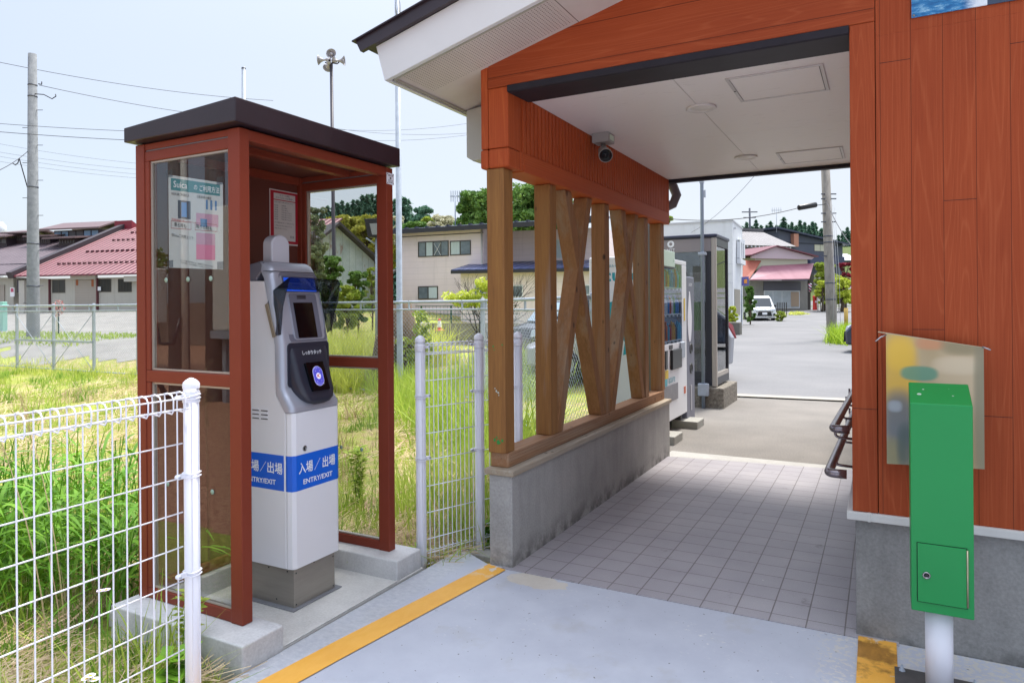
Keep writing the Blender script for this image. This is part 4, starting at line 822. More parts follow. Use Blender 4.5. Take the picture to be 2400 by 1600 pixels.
r_ = lambda n, a, b: RNG.uniform(a, b, n)
def tufts(nc, per, x0, x1, y0, y1, h0, h1, cond, sp=.10, w0=.005, w1=.010):
    C = scatter(nc, x0, x1, y0, y1, cond); P = np.repeat(C, per, 0); sc = np.repeat(RNG.uniform(.5, 1.4, len(C)), per); P[:, :2] += RNG.normal(0, sp, (len(P), 2)) * sc[:, None]; P[:, 2] = gz(P[:, 0], P[:, 1]) - .01
    hh = np.repeat(RNG.uniform(h0, h1, len(C)), per) * RNG.uniform(.4, 1.1, len(P)); return blades(P, hh, r_(len(P), w0, w1), .42)
stuffmesh('meadow_grass', [(blades(P, r_(len(P), .03, .13), r_(len(P), .004, .008), .55), 0), (blades(Q, r_(len(Q), .03, .13), r_(len(Q), .008, .016), .6), 1), (blades(P2, r_(len(P2), .05, .20), r_(len(P2), .005, .009), .45), 1), (blades(P3, r_(len(P3), .05, .20), r_(len(P3), .008, .018), .35), 0)], [M_gr, M_gr2], 'yellow-green grass and weeds growing over the rough ground around the booth', 'grass')
stuffmesh('grass_tufts', [(tufts(110, 46, -6.5, -2.2, .6, 5.5, .14, .42, near, .07), 0), (tufts(60, 40, -6.5, -2.2, .6, 5.5, .10, .30, near, .06), 2), (tufts(95, 44, -20, -2.5, 4, 10.7, .14, .40, near, .14, .008, .016), 0), (tufts(60, 40, -20, -2.5, 4, 10.7, .12, .36, near, .12, .008, .016), 2), (tufts(40, 30, -14, -2.5, 2, 10, .3, .7, near, .10, .004, .008), 1)], [M_gr, M_straw, leafmat('weed_leaf', '4a7020', '6c9a30', '98bc4c', .55, .35)], 'scattered taller tufts of weeds and dry stems among the low grass', 'grass')
S = np.concatenate([scatter(16000, -5.5, -2.2, .5, 5.5, near, -.2), scatter(9000, -3.6, -1.95, 2.6, 6.0, near, -1)]); S2 = scatter(9000, -16, -2.4, 4, 10.6, near, .3)
stuffmesh('dead_straw', [(straws(S, .22, .0017), 0), (straws(S2, .32, .004), 0)], [M_straw], 'pale dead straw lying on the ground between the grass', 'straw')
# tall grass strips: along the building, along the wire fence, bank behind it
def tallgrass(n, x0, x1, y0, y1, h0, h1, cond=None, w0=.008, w1=.016, z=None, cl=0): 
    P = scatter(n, x0, x1, y0, y1, cond, cl, z=z); return blades(P, r_(len(P), h0, h1), r_(len(P), w0, w1), .30)
wall_strip = lambda x, y: (x < -1.95) & (x > -3.0 - (y - 3) * .2) & (y > 3.45) & ~((y > 5.2) & (x > -1.9 - (y - 5.2) * .55))
bankc = lambda x, y: (y > 10.95 + np.clip((x + 8) * 0, 0, 1)) & (x < -9.2) & (x > -13.6)
fdiag = lambda x, y: (x < -1.9 - (y - 5.6) * 1.05) & (x > -3.6 - (y - 5.6) * 1.05)
stuffmesh('tall_grass', [(tallgrass(2600, -4, -1.95, 3.4, 6.4, .10, .50, wall_strip, .006, .012, cl=.0), 0), (tallgrass(5200, -13.6, -9.2, 10.9, 14.5, .4, 1.25, bankc, .02, .035), 1), (tallgrass(4200, -13.6, -9, 10.4, 11.6, .3, .8, None, .015, .03), 1),
    (tallgrass(2600, -9, -3, 6.3, 12.5, .3, .85, fdiag, .012, .024), 0), (tallgrass(1500, -30, -12, 9.8, 11.9, .08, .30, None, .012, .025), 1), (tallgrass(1600, -7.8, -5.2, 10.8, 14, .3, .8, None, .015, .03), 0)], [M_gr, M_gr2], 'taller green grass along the fences and the low wall', 'grass')
# reeds behind the white mesh fence at the left
def reedplant(n, x0, x1, y0, y1, h0, h1):
    pts = []; VV = []; FF = []; o = 0
    for i in range(n):
        x = random.uniform(x0, x1); y = random.uniform(y0, y1); zb_ = gzf(x, y); h = random.uniform(h0, h1); lx, ly = random.gauss(0, .10), random.gauss(0, .10)
        st = np.array([[x + lx * t * t * h, y + ly * t * t * h, zb_ + t * h] for t in np.linspace(0, 1, 6)])
        a = random.uniform(0, pi); sx, sy = cos(a) * .0030, sin(a) * .0030; v = []
        for q in st: v += [[q[0] - sx, q[1] - sy, q[2]], [q[0] + sx, q[1] + sy, q[2]]]
        VV.append(np.array(v)); FF.append(np.array([[2 * k, 2 * k + 1, 2 * k + 3, 2 * k + 2] for k in range(5)]) + o); o += len(v)
        ph = random.uniform(0, 6)
        for L_ in range(random.randint(5, 8)):
            t = .22 + .78 * (L_ + random.random() * .5) / 8; t = min(t, .99); k = t * 5; i0 = min(int(k), 4); q = st[i0] * (1 - (k - i0)) + st[i0 + 1] * (k - i0)
            ph += pi + random.gauss(0, .5); ln = random.uniform(.20, .38); el = random.uniform(.6, 1.15); dr = random.uniform(.8, 1.6); dx, dy = cos(ph), sin(ph); w_ = random.uniform(.006, .011); v = []
            for kk in range(6):
                s = kk / 5; hh = s * ln; ang = el - dr * s * s
                px_ = q + np.array([dx, dy, 0]) * hh * cos(el - dr * s * .4) + np.array([0, 0, 1]) * hh * sin(el - dr * s * .55)
                ww = w_ * (sin(pi * min(1, (.12 + s * .88))) ** .6 if s < 1 else .05); v += [px_ - np.array([-dy, dx, .2]) * ww, px_ + np.array([-dy, dx, .2]) * ww]
            VV.append(np.array(v)); FF.append(np.array([[2 * k, 2 * k + 1, 2 * k + 3, 2 * k + 2] for k in range(5)]) + o); o += len(v)
    return np.concatenate(VV), np.concatenate(FF)
R1 = reedplant(230, -5.3, -3.55, 1.75, 2.75, .62, .92); R2 = reedplant(60, -3.6, -3.05, 2.0, 2.8, .35, .6)
stuffmesh('reeds', [(R1, 0), (R2, 0)], [M_reed], 'dense patch of bright green reeds right behind the near white mesh fence', 'reeds')
def plume(x, y, h, lean, nm, label):
    z0 = gzf(x, y); root = empty(nm, (x, y, z0), 0, label, 'dry grass', 'dry grass stalks'); b = MB(); pts = [(x + lean[0] * t ** 1.6, y + lean[1] * t ** 1.6, z0 + h * t * (1 - .08 * t)) for t in np.linspace(0, 1, 9)]
    b.tube(pts, [.0035 - .0025 * t for t in np.linspace(0, 1, 9)], 5, caps=False); b.build('stalk', M_stalk, root); V = []; F = []
    for i in range(70):
        t = .80 + .22 * random.random(); k = pts[-1]; p = Vector(pts[-3]).lerp(Vector(pts[-1]), (t - .8) / .22); d = Vector((random.gauss(lean[0], .35), random.gauss(lean[1], .35), random.gauss(-.15, .3))).normalized() * random.uniform(.05, .12); s = Vector((-d.y, d.x, 0)).normalized() * .0016 if d.xy.length > 0 else Vector((.0016, 0, 0))
        o = len(V); V += [p - s, p + s, p + d + s * .4 + Vector((0, 0, -.015)), p + d - s * .4 + Vector((0, 0, -.015))]; F.append([o, o + 1, o + 2, o + 3])
    npmesh('seed_head', np.array([tuple(v) for v in V]), np.array(F), M_stalk, parent=root)
q = at(70, 940, 2.9); plume(q.x + .12, q.y, 1.22, (-.20, -.14), 'dry_grass_stalk', 'dry pale grass stalk with drooping seed head, left of the two beyond the near fence')
q = at(120, 940, 3.1); plume(q.x, q.y + .05, 1.20, (-.16, -.10), 'dry_grass_stalk', 'dry pale grass stalk with drooping seed head, right of the two beyond the near fence')
q = at(1262, 900, 5.4); plume(q.x, q.y, 1.95, (.10, -.12), 'dry_grass_stalk', 'tall feathery dry plume between the first two timber posts')
# flowers and small leafy weeds
def daisy(x, y, z, col, label):
    root = empty('daisy', (x, y, z - .15), 0, label, 'flower', 'wild flowers by the fence'); b = MB(); b.tube([(x, y, gzf(x, y)), (x + .006, y, z - .10), (x, y, z)], .0018, 5); b.build('stem', M_reed, root)
    b = MB()
    for k in range(16):
        a = 2 * pi * k / 16; d = Vector((cos(a), sin(a), .15)); s = Vector((-sin(a), cos(a), 0)) * .0026; c0_ = Vector((x, y, z)); b.add([c0_ + d * .003 - s * .5, c0_ + d * .003 + s * .5, c0_ + d * .012 + s, c0_ + d * .0135, c0_ + d * .012 - s], [(0, 1, 2, 3, 4)])
    b.build('petals', mat('petal_' + col, {'lilac': 'd9c4e6', 'white': 'f2f1ea'}[col], .6), root); b = MB(); b.lathe([(.005, 0), (.0045, .002), (0, .004)], (x, y, z), 12); b.build('flower_centre', mat('pollen', 'e2b52c', .8), root)
q = at(249, 1382, 2.25); daisy(q.x, q.y, q.z, 'lilac', 'right one of two small lilac daisies low behind the near fence'); q = at(236, 1384, 2.3); daisy(q.x, q.y, q.z, 'lilac', 'left one of two small lilac daisies low behind the near fence')
for k, (px, py) in enumerate(((203, 1590), (212, 1583), (221, 1592))): q = at(px, py, 1.95); daisy(q.x, q.y, q.z, 'white', ('left', 'middle', 'right')[k] + ' white daisy of the three at the bottom edge by the near fence')
def weed(x, y, h, n, label, nm='leafy_weed', leaf=.05, m=None, grp='leafy weeds', wd=.35, lean=0):
    m = m or M_gr; z0 = gzf(x, y) if x > -2.17 or True else 0; root = empty(nm, (x, y, z0), 0, label, 'weed', grp); b = MB(); stems = []
    for s in range(max(1, n // 30)):
        a = random.uniform(0, 2 * pi); l = random.uniform(0, .25) * h; p = [(x + cos(a) * l * t, y + sin(a) * l * t, z0 + h * t * random.uniform(.97, 1.03)) for t in np.linspace(0, 1, 5)]; b.tube(p, [.003, .0027, .002, .0015, .001], 5, caps=False); stems.append(p)
    b.build('stem', M_reed, root); V = []; F = []
    for i in range(n):
        p = random.choice(stems); k = random.random() ** .8 * 3.99; i0 = int(k); q = Vector(p[i0]).lerp(Vector(p[i0 + 1]), k - i0); a = random.uniform(0, 2 * pi); d = Vector((cos(a), sin(a), random.uniform(-.1, .8))).normalized(); L_ = leaf * random.uniform(.5, 1.2); s = Vector((-sin(a), cos(a), random.uniform(-.3, .3))) * L_ * wd
        o = len(V); V += [q, q + d * L_ * .5 + s, q + d * L_ + Vector((0, 0, -L_ * .2)), q + d * L_ * .5 - s]; F.append([o, o + 1, o + 2, o + 3])
    npmesh('leaves', np.array([tuple(v) for v in V]), np.array(F), m, parent=root)
q = onz(843, 1245, -.3); weed(q.x, q.y, .48, 240, 'feathery green weed behind the right glass of the booth', leaf=.07, wd=.18)
weed(-2.05, 3.62, .16, 70, 'broad leafed dandelion-like weed at the corner of the low wall', leaf=.13, wd=.20, m=M_reed); weed(-2.30, 3.16, .12, 30, 'small leafy weed between the booth footing and the white fence post', leaf=.08, wd=.28)
weed(-2.42, 1.78, .32, 90, 'spindly weed in front of the near booth footing', leaf=.05, wd=.3); weed(-2.30, 1.66, .18, 60, 'low broad leafed weed at the foot of the near fence post', leaf=.09, wd=.35, m=M_reed); weed(-3.4, 3.2, .5, 160, 'bushy green weed beyond the left glass of the booth', leaf=.07)
weed(-2.75, 1.25, .14, 60, 'broad leafed weed behind the bottom of the near fence', leaf=.10, wd=.33, m=M_gr)

# ================================================================ white mesh fences
M_fw = mat('fence_white', 'e4e5ee', .35)
def meshfence(pts, ztop, zbot, label, npx=.05, ny=None, closed_top=True, posts=(True, True), roll=.05, wire=.0026, barstep=.050, hstep=.12, nm='mesh_fence'):
    A, B = Vector((*pts[0], 0)), Vector((*pts[1], 0)); d = (B - A); L_ = d.length; d.normalize(); n_ = Vector((-d.y, d.x, 0)); root = empty(nm, (A.x, A.y, zbot), 0, label, 'fence', 'white mesh fence')
    for k, on in enumerate(posts):
        if not on: continue
        p = (A, B)[k]; b = MB(); R_ = .0255; b.tube([(p.x, p.y, -.5), (p.x, p.y, ztop)], R_, 22); b.lathe([(R_ + .0025, -.018), (R_ + .003, -.004), (R_ + .001, .001), (R_ * .75, .010), (R_ * .3, .017), (0, .019)], (p.x, p.y, ztop - .004), 22)
        for t in range(6): a = 2 * pi * t / 6 + .4; b.box(p.x + cos(a) * R_ - .0018, p.x + cos(a) * R_ + .0018, p.y + sin(a) * R_ - .0018, p.y + sin(a) * R_ + .0018, zbot, ztop - .03)
        po = b.build('post', M_fw, root, smooth=False)
        for z in (ztop - .05, ztop - .30 - .02, ztop - .66):
            b = MB(); dd = d * (1 if k == 0 else -1)
            for dz in (-.006, .006): b.tube([(p.x + cos(a) * (R_ + .004), p.y + sin(a) * (R_ + .004), z + dz + .002 * sin(3 * a)) for a in np.linspace(0, 2 * pi, 24)[:-1]], .0026, 6, closed=True)
            if z > ztop - .1: b.lathe([(R_ + .003, -.02), (R_ + .003, .018)], (p.x, p.y, z), 22)
            q1 = p + dd * (R_); b.bar((q1.x, q1.y, z), (q1.x + dd.x * .032, q1.y + dd.y * .032, z), .012, .016); b.lathe([(.008, -.007), (.008, .007), (0, .008)], (q1.x + dd.x * .030, q1.y + dd.y * .030, z), 10, n_); b.build('clamp', M_fw, po)
            b = MB(); b.lathe([(.0045, -.0115), (.0045, .0115), (0, .012)], (q1.x + dd.x * .030, q1.y + dd.y * .030, z), 8, n_); b.build('bolt', M_alu, po)
    e0 = R_ if posts[0] else 0; a0 = A + d * (.034 if posts[0] else 0); b0 = B - d * (.034 if posts[1] else 0); b = MB()
    zt_ = ztop - .030; prof_ = [(0, 0), (0, -.001)]
    tri = [(0.0, zt_), (.034, zt_ - .022), (.034, zt_ - .060), (-.002, zt_ - .075)]   # top roll, wires at its corners
    for off, z in [(-.008, zt_ - .002), (.034, zt_ - .018), (.034, zt_ - .055), (-.008, zt_ - .060)]: b.tube([a0 + n_ * off + Vector((0, 0, z)), b0 + n_ * off + Vector((0, 0, z))], wire * 1.15, 6)
    for off, z in [(-.008, zbot + .002), (.034, zbot + .018), (.034, zbot + .055), (-.008, zbot + .060)]: b.tube([a0 + n_ * off + Vector((0, 0, z)), b0 + n_ * off + Vector((0, 0, z))], wire * 1.15, 6)
    z = zt_ - .060 - hstep
    while z > zbot + .09: b.tube([a0 + Vector((0, 0, z)) - n_ * .004, b0 + Vector((0, 0, z)) - n_ * .004], wire, 6); z -= hstep
    s = .02; Lb = (b0 - a0).length
    while s < Lb:
        q = a0 + d * s; ar = []
        for off, z in [(.030, zt_ - .066), (.038, zt_ - .055), (.038, zt_ - .018), (.030, zt_ - .004), (.008, zt_ + .003), (-.006, zt_ + .001), (-.0035, zt_ - .02)]: ar.append(q + n_ * off + Vector((0, 0, z)))
        lo = [q + n_ * off + Vector((0, 0, z)) for off, z in [(-.0035, zbot + .02), (-.006, zbot - .001), (.008, zbot - .003), (.030, zbot + .004), (.038, zbot + .018), (.038, zbot + .055), (.030, zbot + .066)]]
        b.tube([q + n_ * -.0 + Vector((0, 0, zt_ - .062))] + ar + lo, wire, 6); s += barstep
    b.build('wire_panel', M_fw, root); return root
meshfence([(-2.128, 1.615), (-2.05, .98 - 1.4)], 1.14, -.02, 'white wire mesh fence in the near left corner ending at a capped post', posts=(True, False), barstep=.0465, hstep=.118)
meshfence([(-2.235, 3.125), (-2.085, 3.50)], 1.222, -.02, 'short white mesh fence panel running from beside the booth towards the timber screen', barstep=.030, hstep=.145)
meshfence([(-2.085, 3.5005), (-1.965, 3.76)], 1.222, -.02, 'last white mesh fence panel, ending at the post behind the timber screen', posts=(False, True), barstep=.05, hstep=.145)

# ================================================================ galvanised chain-link fence
def chain(name, A, B, z0, z1, label, braces=(), posts_every=1.8, mesh=.055, root=None, ppts=None):
    A = Vector((*A, 0)); B = Vector((*B, 0)); d = B - A; L_ = d.length; d.normalize(); n_ = Vector((-d.y, d.x, 0))
    root = root or empty(name, (A.x, A.y, z0 - .1), 0, label, 'fence', 'galvanised chain-link fence'); np_ = max(1, round(L_ / posts_every))
    for i in range(np_ + 1):
        p = A + d * (L_ * i / np_); b = MB(); b.bar((p.x, p.y, z0 - .3), (p.x, p.y, z1 + .03), .06, .06, up=(d.x, d.y, 0)); b.lathe([(.036, 0), (.032, .012), (0, .016)], (p.x, p.y, z1 + .03), 12); b.build('post', M_alu, root, bevel=.006)
    f_ = -n_ * .055
    for z, r, nm in ((z1 - .005, .024, 'top_rail'), (z1 - .145, .015, 'upper_rail'), (z0 + .05, .015, 'bottom_rail')): b = MB(); b.tube([A + f_ + Vector((0, 0, z)), B + f_ + Vector((0, 0, z))], r, 10); b.build(nm, M_alu, root)
    s = .5
    while s < L_: p = A + d * s + f_; b = MB(); b.box(p.x - .010, p.x + .010, p.y - .018, p.y + .018, z1 - .165, z1 + .022); b.build('rail_clip', M_alu, root); s += 1.2
    # chain-link: zigzag flat strips both ways
    zt_, zb_ = z1 - .16, z0 + .05; H = zt_ - zb_; V = []; F = []; w_ = .0021
    s = -H
    while s < L_:
        for sg in (1, -1):
            x0, z_0, x1, z_1 = (s, zb_, s + H, zt_) if sg == 1 else (s, zt_, s + H, zb_)
            if x0 < 0: t = -x0 / H; x0 = 0; z_0 = z_0 + (z_1 - z_0) * t
            if x1 > L_: t = (L_ - x0) / (x1 - x0); z_1 = z_0 + (z_1 - z_0) * t; x1 = L_
            p0 = A + d * x0 + f_ * .9 + Vector((0, 0, z_0)); p1 = A + d * x1 + f_ * .9 + Vector((0, 0, z_1)); e = (p1 - p0)
            if e.length < .02: continue
            e.normalize(); sd_ = e.cross(n_).normalized() * w_; o = len(V); V += [p0 - sd_, p0 + sd_, p1 + sd_, p1 - sd_]; F.append([o, o + 1, o + 2, o + 3])
            g = n_ * w_; o = len(V); V += [p0 - g, p0 + g, p1 + g, p1 - g]; F.append([o, o + 1, o + 2, o + 3])
        s += mesh * sqrt(2)
    npmesh('wire_mesh', np.array([tuple(v) for v in V]), np.array(F), M_alu, parent=root)
    return root, A, d, n_
fr_, A_, d_, n_ = chain('chain_link_fence', (-30.5, 10.75), (-10.7, 10.75), -.28, 1.47, 'galvanised chain-link fence crossing the field behind the booth', posts_every=1.8)
for x in (-21.5, -19.7): 
    for k in (0, 1): b = MB(); b.tube([(x, 10.72, -.2 + 1.45 * k), (x + 1.8, 10.72, 1.25 - 1.45 * k)], .008, 6); b.build('brace_wire', M_alu, fr_)
b = MB(); b.bar((-21.5, 10.70, .52), (-17.9, 10.70, .52), .05, .05); b.build('mid_rail', M_alu, fr_)
chain('chain_link_fence', (-10.695, 10.75), (-6.2, 10.55), -.28, 1.47, 'stretch of chain-link fence seen between the booth and the first timber post', root=fr_, posts_every=2.25)
chain('chain_link_fence', (-6.2, 10.55), (-2.62, 6.70), -.28, 1.475, 'stretch', root=fr_, posts_every=1.78)

# ================================================================ trees
BARK = mat('bark', '4a3d30', .95, col2='6b5a48', vscale=14, bump=.7, bscale=25, stretch=(1, 1, .3))
def leafcloud(centres, radii, per, size, flat=.75, cone=False):
    V = []; F = []; o = 0
    for (c, r, n) in zip(centres, radii, per):
        u = RNG.normal(0, 1, (n, 3)); u /= np.linalg.norm(u, axis=1)[:, None]; rr = r * RNG.uniform(.45, 1.0, n) ** .5; p = np.array(c) + u * rr[:, None] * np.array([1, 1, flat])
        a = RNG.normal(0, 1, (n, 3)); a /= np.linalg.norm(a, axis=1)[:, None]; b_ = np.cross(a, RNG.normal(0, 1, (n, 3))); b_ /= np.linalg.norm(b_, axis=1)[:, None]; s = size * RNG.uniform(.5, 1.25, n)[:, None]
        q = np.stack([p - a * s, p - b_ * s * .55, p + a * s, p + b_ * s * .55], 1); V.append(q.reshape(-1, 3)); F.append(np.arange(4 * n).reshape(-1, 4) + o); o += 4 * n
    return np.concatenate(V), np.concatenate(F)
def broadleaf(x, y, z0, H, W, nclump, per, leaf, m, label, nm='broadleaf_tree', grp=None, cat='tree', trunk=.16, low=.25, seed=1):
    rs = random.Random(seed); root = empty(nm, (x, y, z0), 0, label, cat, grp); b = MB(); tips = []; k_ = 1.0
    if nclump < 100: nclump = int(nclump * 2.6); per = int(per * .8); leaf *= .72; k_ = .66
    b.tube([(x, y, z0 - .3), (x + .05 * W, y, z0 + H * .25), (x - .03 * W, y, z0 + H * .5), (x, y, z0 + H * .8)], [trunk, trunk * .8, trunk * .55, trunk * .2], 8)
    C_ = []; R_ = []
    for i in range(nclump):
        a = rs.uniform(0, 2 * pi); t = low + (1 - low) * rs.random() ** .8; w_ = W * .5 * sqrt(max(.05, 1 - ((t - .55) / .55) ** 2)) * rs.uniform(.25, .95); c_ = (x + cos(a) * w_, y + sin(a) * w_, z0 + H * min(t, .93)); C_.append(c_); R_.append(W * rs.uniform(.10, .20) * k_)
        if i % 3 == 0: b.tube([(x, y, z0 + H * (t * .55)), ((x + c_[0]) / 2, (y + c_[1]) / 2, z0 + H * (t * .8)), c_], [trunk * .35, trunk * .2, trunk * .06], 5)
    b.build('trunk', BARK, root); V, F = leafcloud(C_, R_, [per] * nclump, leaf); npmesh('crown', V, F, m, parent=root); return root
M_con = leafmat('hazy_conifer_needles', '3a6048', '50806a', '7ea088', .7, .3); M_lf1 = leafmat('dark_green_leaf', '345c24', '54803a', '8cac58'); M_lf2 = leafmat('yellow_green_leaf', '6d8a22', '96a93a', 'c0c860'); M_lf3 = leafmat('pale_blossom', '9fa080', 'c9c4a2', 'e6e2cc'); M_bam = leafmat('bamboo_leaf', '83892e', 'a9a845', 'c9c462'); M_red = leafmat('red_leaf', '5a1420', '8a2032', 'b04050'); M_lime = leafmat('lime_leaf', '94a820', 'bccb3a', 'dde268')  # conifer colours paled and blued, distance haze put into the needles
def conifer_mesh(H, W, seed, n=1500, leaf=.42):  # tiers of drooping needle clumps
    rs = np.random.default_rng(seed); t = rs.random(n) ** .75; h = .10 + .90 * t; lay = np.round(h * 14) / 14; h = h * .7 + lay * .3; r = W * .5 * (1.03 - h) * rs.uniform(.35, 1.0, n) * (1 + .22 * np.sin(rs.uniform(0, 6, n))); a = rs.uniform(0, 2 * pi, n)
    p = np.stack([np.cos(a) * r, np.sin(a) * r, H * h - .18 * r], 1); out = np.stack([np.cos(a), np.sin(a), np.full(n, -.45)], 1); tn = np.stack([-np.sin(a), np.cos(a), np.zeros(n)], 1); s = leaf * (1.15 - .6 * h)[:, None] * rs.uniform(.6, 1.3, n)[:, None]
    tn = tn + rs.normal(0, .35, (n, 3)); out = out + rs.normal(0, .35, (n, 3)); q = np.stack([p - out * s, p - tn * s * .5, p + out * s, p + tn * s * .5], 1).reshape(-1, 3); return q, np.arange(4 * n).reshape(-1, 4)
CON = []
for i in range(4):
    root = empty('conifer', (0, 0, 0)); V, F = conifer_mesh(1.0 * 12, 6.4 - i * .5, i + 3, 3800, .46); npmesh('crown', V, F, M_con, parent=root); b = MB(); b.tube([(0, 0, -1), (0, 0, 6), (0, 0, 11.6)], [.22, .15, .03], 7); b.build('trunk', BARK, root); CON.append(root)
used = [0] * 4
def place_conifer(px, py, D, H, label, grp, k=None):
    """tip at (px,py)"""
    k = random.randrange(4) if k is None else k; tip = at(px, py, D); o = CON[k] if not used[k] else copy_tree(CON[k]); used[k] = 1; s = H / 12
    o.location = (tip.x, tip.y, tip.z - H); o.scale = (s, s, s); o.rotation_euler = (0, 0, random.uniform(0, 6)); tag(o, label, 'tree', grp)
gA = 'conifers on the wooded hill behind the passage'
for i, (px, py, D) in enumerate(((1750, 522, 118), (1762, 530, 124), (1772, 516, 120), (1784, 528, 128), (1797, 530, 120), (1806, 519, 126), (1820, 530, 118), (1830, 526, 130), (1837, 512, 116), (1848, 528, 124), (1856, 521, 120), (1866, 530, 118), (1875, 516, 122), (1886, 523, 126), (1896, 529, 120), (1904, 522, 122), (1911, 524, 128), (1925, 537, 118), (1965, 552, 110), (1976, 542, 116), (1986, 532, 108), (1997, 540, 112), (1740, 530, 122))):
    place_conifer(px, py + random.uniform(-1, 2), D, random.uniform(9, 13), 'dark conifer in the row of trees on the hill above the houses', gA)
gB = 'conifers on the wooded hill behind the booth'
for i, (px, py, D) in enumerate(((790, 478, 120), (802, 472, 126), (815, 477, 120), (828, 470, 124), (838, 471, 118), (850, 460, 122), (861, 458, 116), (871, 457, 120), (884, 458, 118), (897, 462, 122), (905, 468, 115), (936, 462, 84), (948, 466, 82), (956, 470, 88), (926, 470, 90), (741, 500, 124), (755, 492, 122), (768, 484, 124), (780, 486, 118))):
    place_conifer(px, py, D, random.uniform(13, 17), 'dark conifer in the wooded hillside seen through and beside the booth', gB)
def tree_px(px, ytop, ybase, D, wpx, *a, **k):
    p = at(px, ybase, D); H = (ybase - ytop) * D / 1632.8; W = wpx * D / 1632.8; g_ = gzf(p.x, p.y); z0 = min(p.z, max(g_, p.z - 3)); return broadleaf(p.x, p.y, z0, at(px, ytop, D).z - z0, W, *a, **k)
tree_px(992, 482, 560, 78, 66, 26, 150, .34, M_con, 'rounded dark evergreen beside the conifers above the pink house roof', seed=4)
tree_px(968, 520, 560, 66, 90, 22, 140, .30, M_lf1, 'green broadleaf tree behind the left end of the pink house roof', seed=5)
tree_px(1035, 500, 570, 64, 70, 22, 150, .24, M_lf3, 'pale blossoming tree behind the pink house roof, beneath the rounded evergreen', seed=6, nm='blossom_tree')
tree_px(1010, 505, 570, 70, 60, 18, 130, .22, M_lf2, 'yellow-green tree between the evergreen and the pale blossoming tree', seed=16)
tree_px(935, 502, 570, 68, 44, 16, 130, .24, M_lf3, 'pale blossoming tree just right of the light pole', seed=7, nm='blossom_tree')
tree_px(1088, 516, 560, 66, 50, 12, 120, .22, M_lf3, 'faint pale tree under the roof aerial of the pink house', seed=17, nm='blossom_tree')
tree_px(1130, 448, 560, 56, 110, 110, 260, .17, M_lf1, 'big bright green tree behind the pink house, left of the first timber post', seed=8)
tree_px(1262, 438, 560, 54, 170, 150, 260, .17, M_lf1, 'big bright green tree behind the pink house, between the first timber posts', seed=9)
tree_px(820, 505, 640, 62, 130, 50, 190, .30, M_bam, 'yellow-green bamboo grove behind the rusty barn', nm='bamboo_grove', seed=10)
tree_px(868, 500, 620, 58, 90, 34, 190, .28, M_bam, 'yellow-green bamboo grove right of the rusty barn gable', nm='bamboo_grove', seed=11)
tree_px(905, 540, 640, 66, 60, 20, 190, .28, M_bam, 'small bamboo clump behind the right booth post', nm='bamboo_grove', seed=12)
tree_px(735, 468, 700, 22, 75, 40, 150, .07, leafmat('grey_green_leaf', '5b6a48', '7d8a62', 'a3ab82'), 'thin grey-green tree just behind the back corner of the booth', seed=13, trunk=.06)
tree_px(775, 590, 725, 24, 66, 34, 170, .08, M_lf1, 'green bush in front of the rusty barn beside the loudspeaker pole', cat='bush', nm='bush', seed=14, trunk=.04)
tree_px(838, 630, 722, 25, 62, 30, 170, .08, M_lf1, 'dense round green bush in front of the rusty barn wall', cat='bush', nm='bush', seed=15, trunk=.04)
tree_px(812, 665, 735, 23, 70, 28, 170, .07, M_lf2, 'low yellow-green bush behind the chain-link fence', cat='bush', nm='bush', seed=18, trunk=.04)
tree_px(872, 620, 735, 27, 40, 16, 140, .07, M_lf2, 'small bush between barn and booth post', cat='bush', nm='bush', seed=19, trunk=.04)
tree_px(1560, 488, 540, 60, 50, 12, 90, .18, M_lf2, 'sparse tree top behind the white building', seed=20)
# ivy-covered stump and the leaning shrub with bare branches behind the fence
def bare(x, y, z0, H, label):
    root = empty('bare_shrub', (x, y, z0), 0, label, 'shrub'); b = MB(); rs = random.Random(5); tips = []
    def grow(p, d, L_, r, k):
        q = p + d * L_; mid = (p + q) / 2 + Vector((rs.gauss(0, .04), rs.gauss(0, .04), 0)) * L_; b.tube([p, mid, q], [r, r * .8, r * .6], 5, caps=False)
        if k == 0: tips.append(q); return
        for _ in range(rs.choice((2, 3, 3))): grow(q, (d + Vector((rs.gauss(0, .42), rs.gauss(0, .42), rs.gauss(.18, .25)))).normalized(), L_ * rs.uniform(.6, .85), r * .55, k - 1)
    for dd_ in ((-.5, .0, 1), (-.25, .3, 1), (.2, 0, 1.1), (.6, -.2, .9)): grow(Vector((x, y, z0)), Vector(dd_).normalized(), H * .30, .035, 4)
    b.build('branches', mat('dark_twig', '2e2722', .9), root); return root, tips
p = at(1150, 790, 16); br, tips = bare(p.x, p.y, gzf(p.x, p.y), 2.4, 'dark leafless shrub with spreading twigs in front of the pink house')
C_ = [tuple(at(px, py, 15.6)) for px, py in ((1050, 695), (1065, 700), (1085, 692), (1100, 698), (1112, 690), (1132, 668), (1140, 672), (1128, 662), (1150, 675), (1075, 706), (1110, 706), (1140, 700), (1095, 710), (1125, 712), (1160, 708))]
V, F = leafcloud(C_, [.16] * len(C_), [95] * len(C_), .045); npmesh('leaves', V, F, M_lime, parent=br)
b = MB(); p = at(890, 840, 14.2); b.tube([(p.x, p.y, -.4), (p.x + .1, p.y, .3), (p.x + .15, p.y, .78)], [.30, .24, .20], 9); tag(b.build('tree_stump', BARK), 'dark thick tree stump behind the chain-link fence right by the booth post', 'stump', 'stumps behind the chain-link fence')
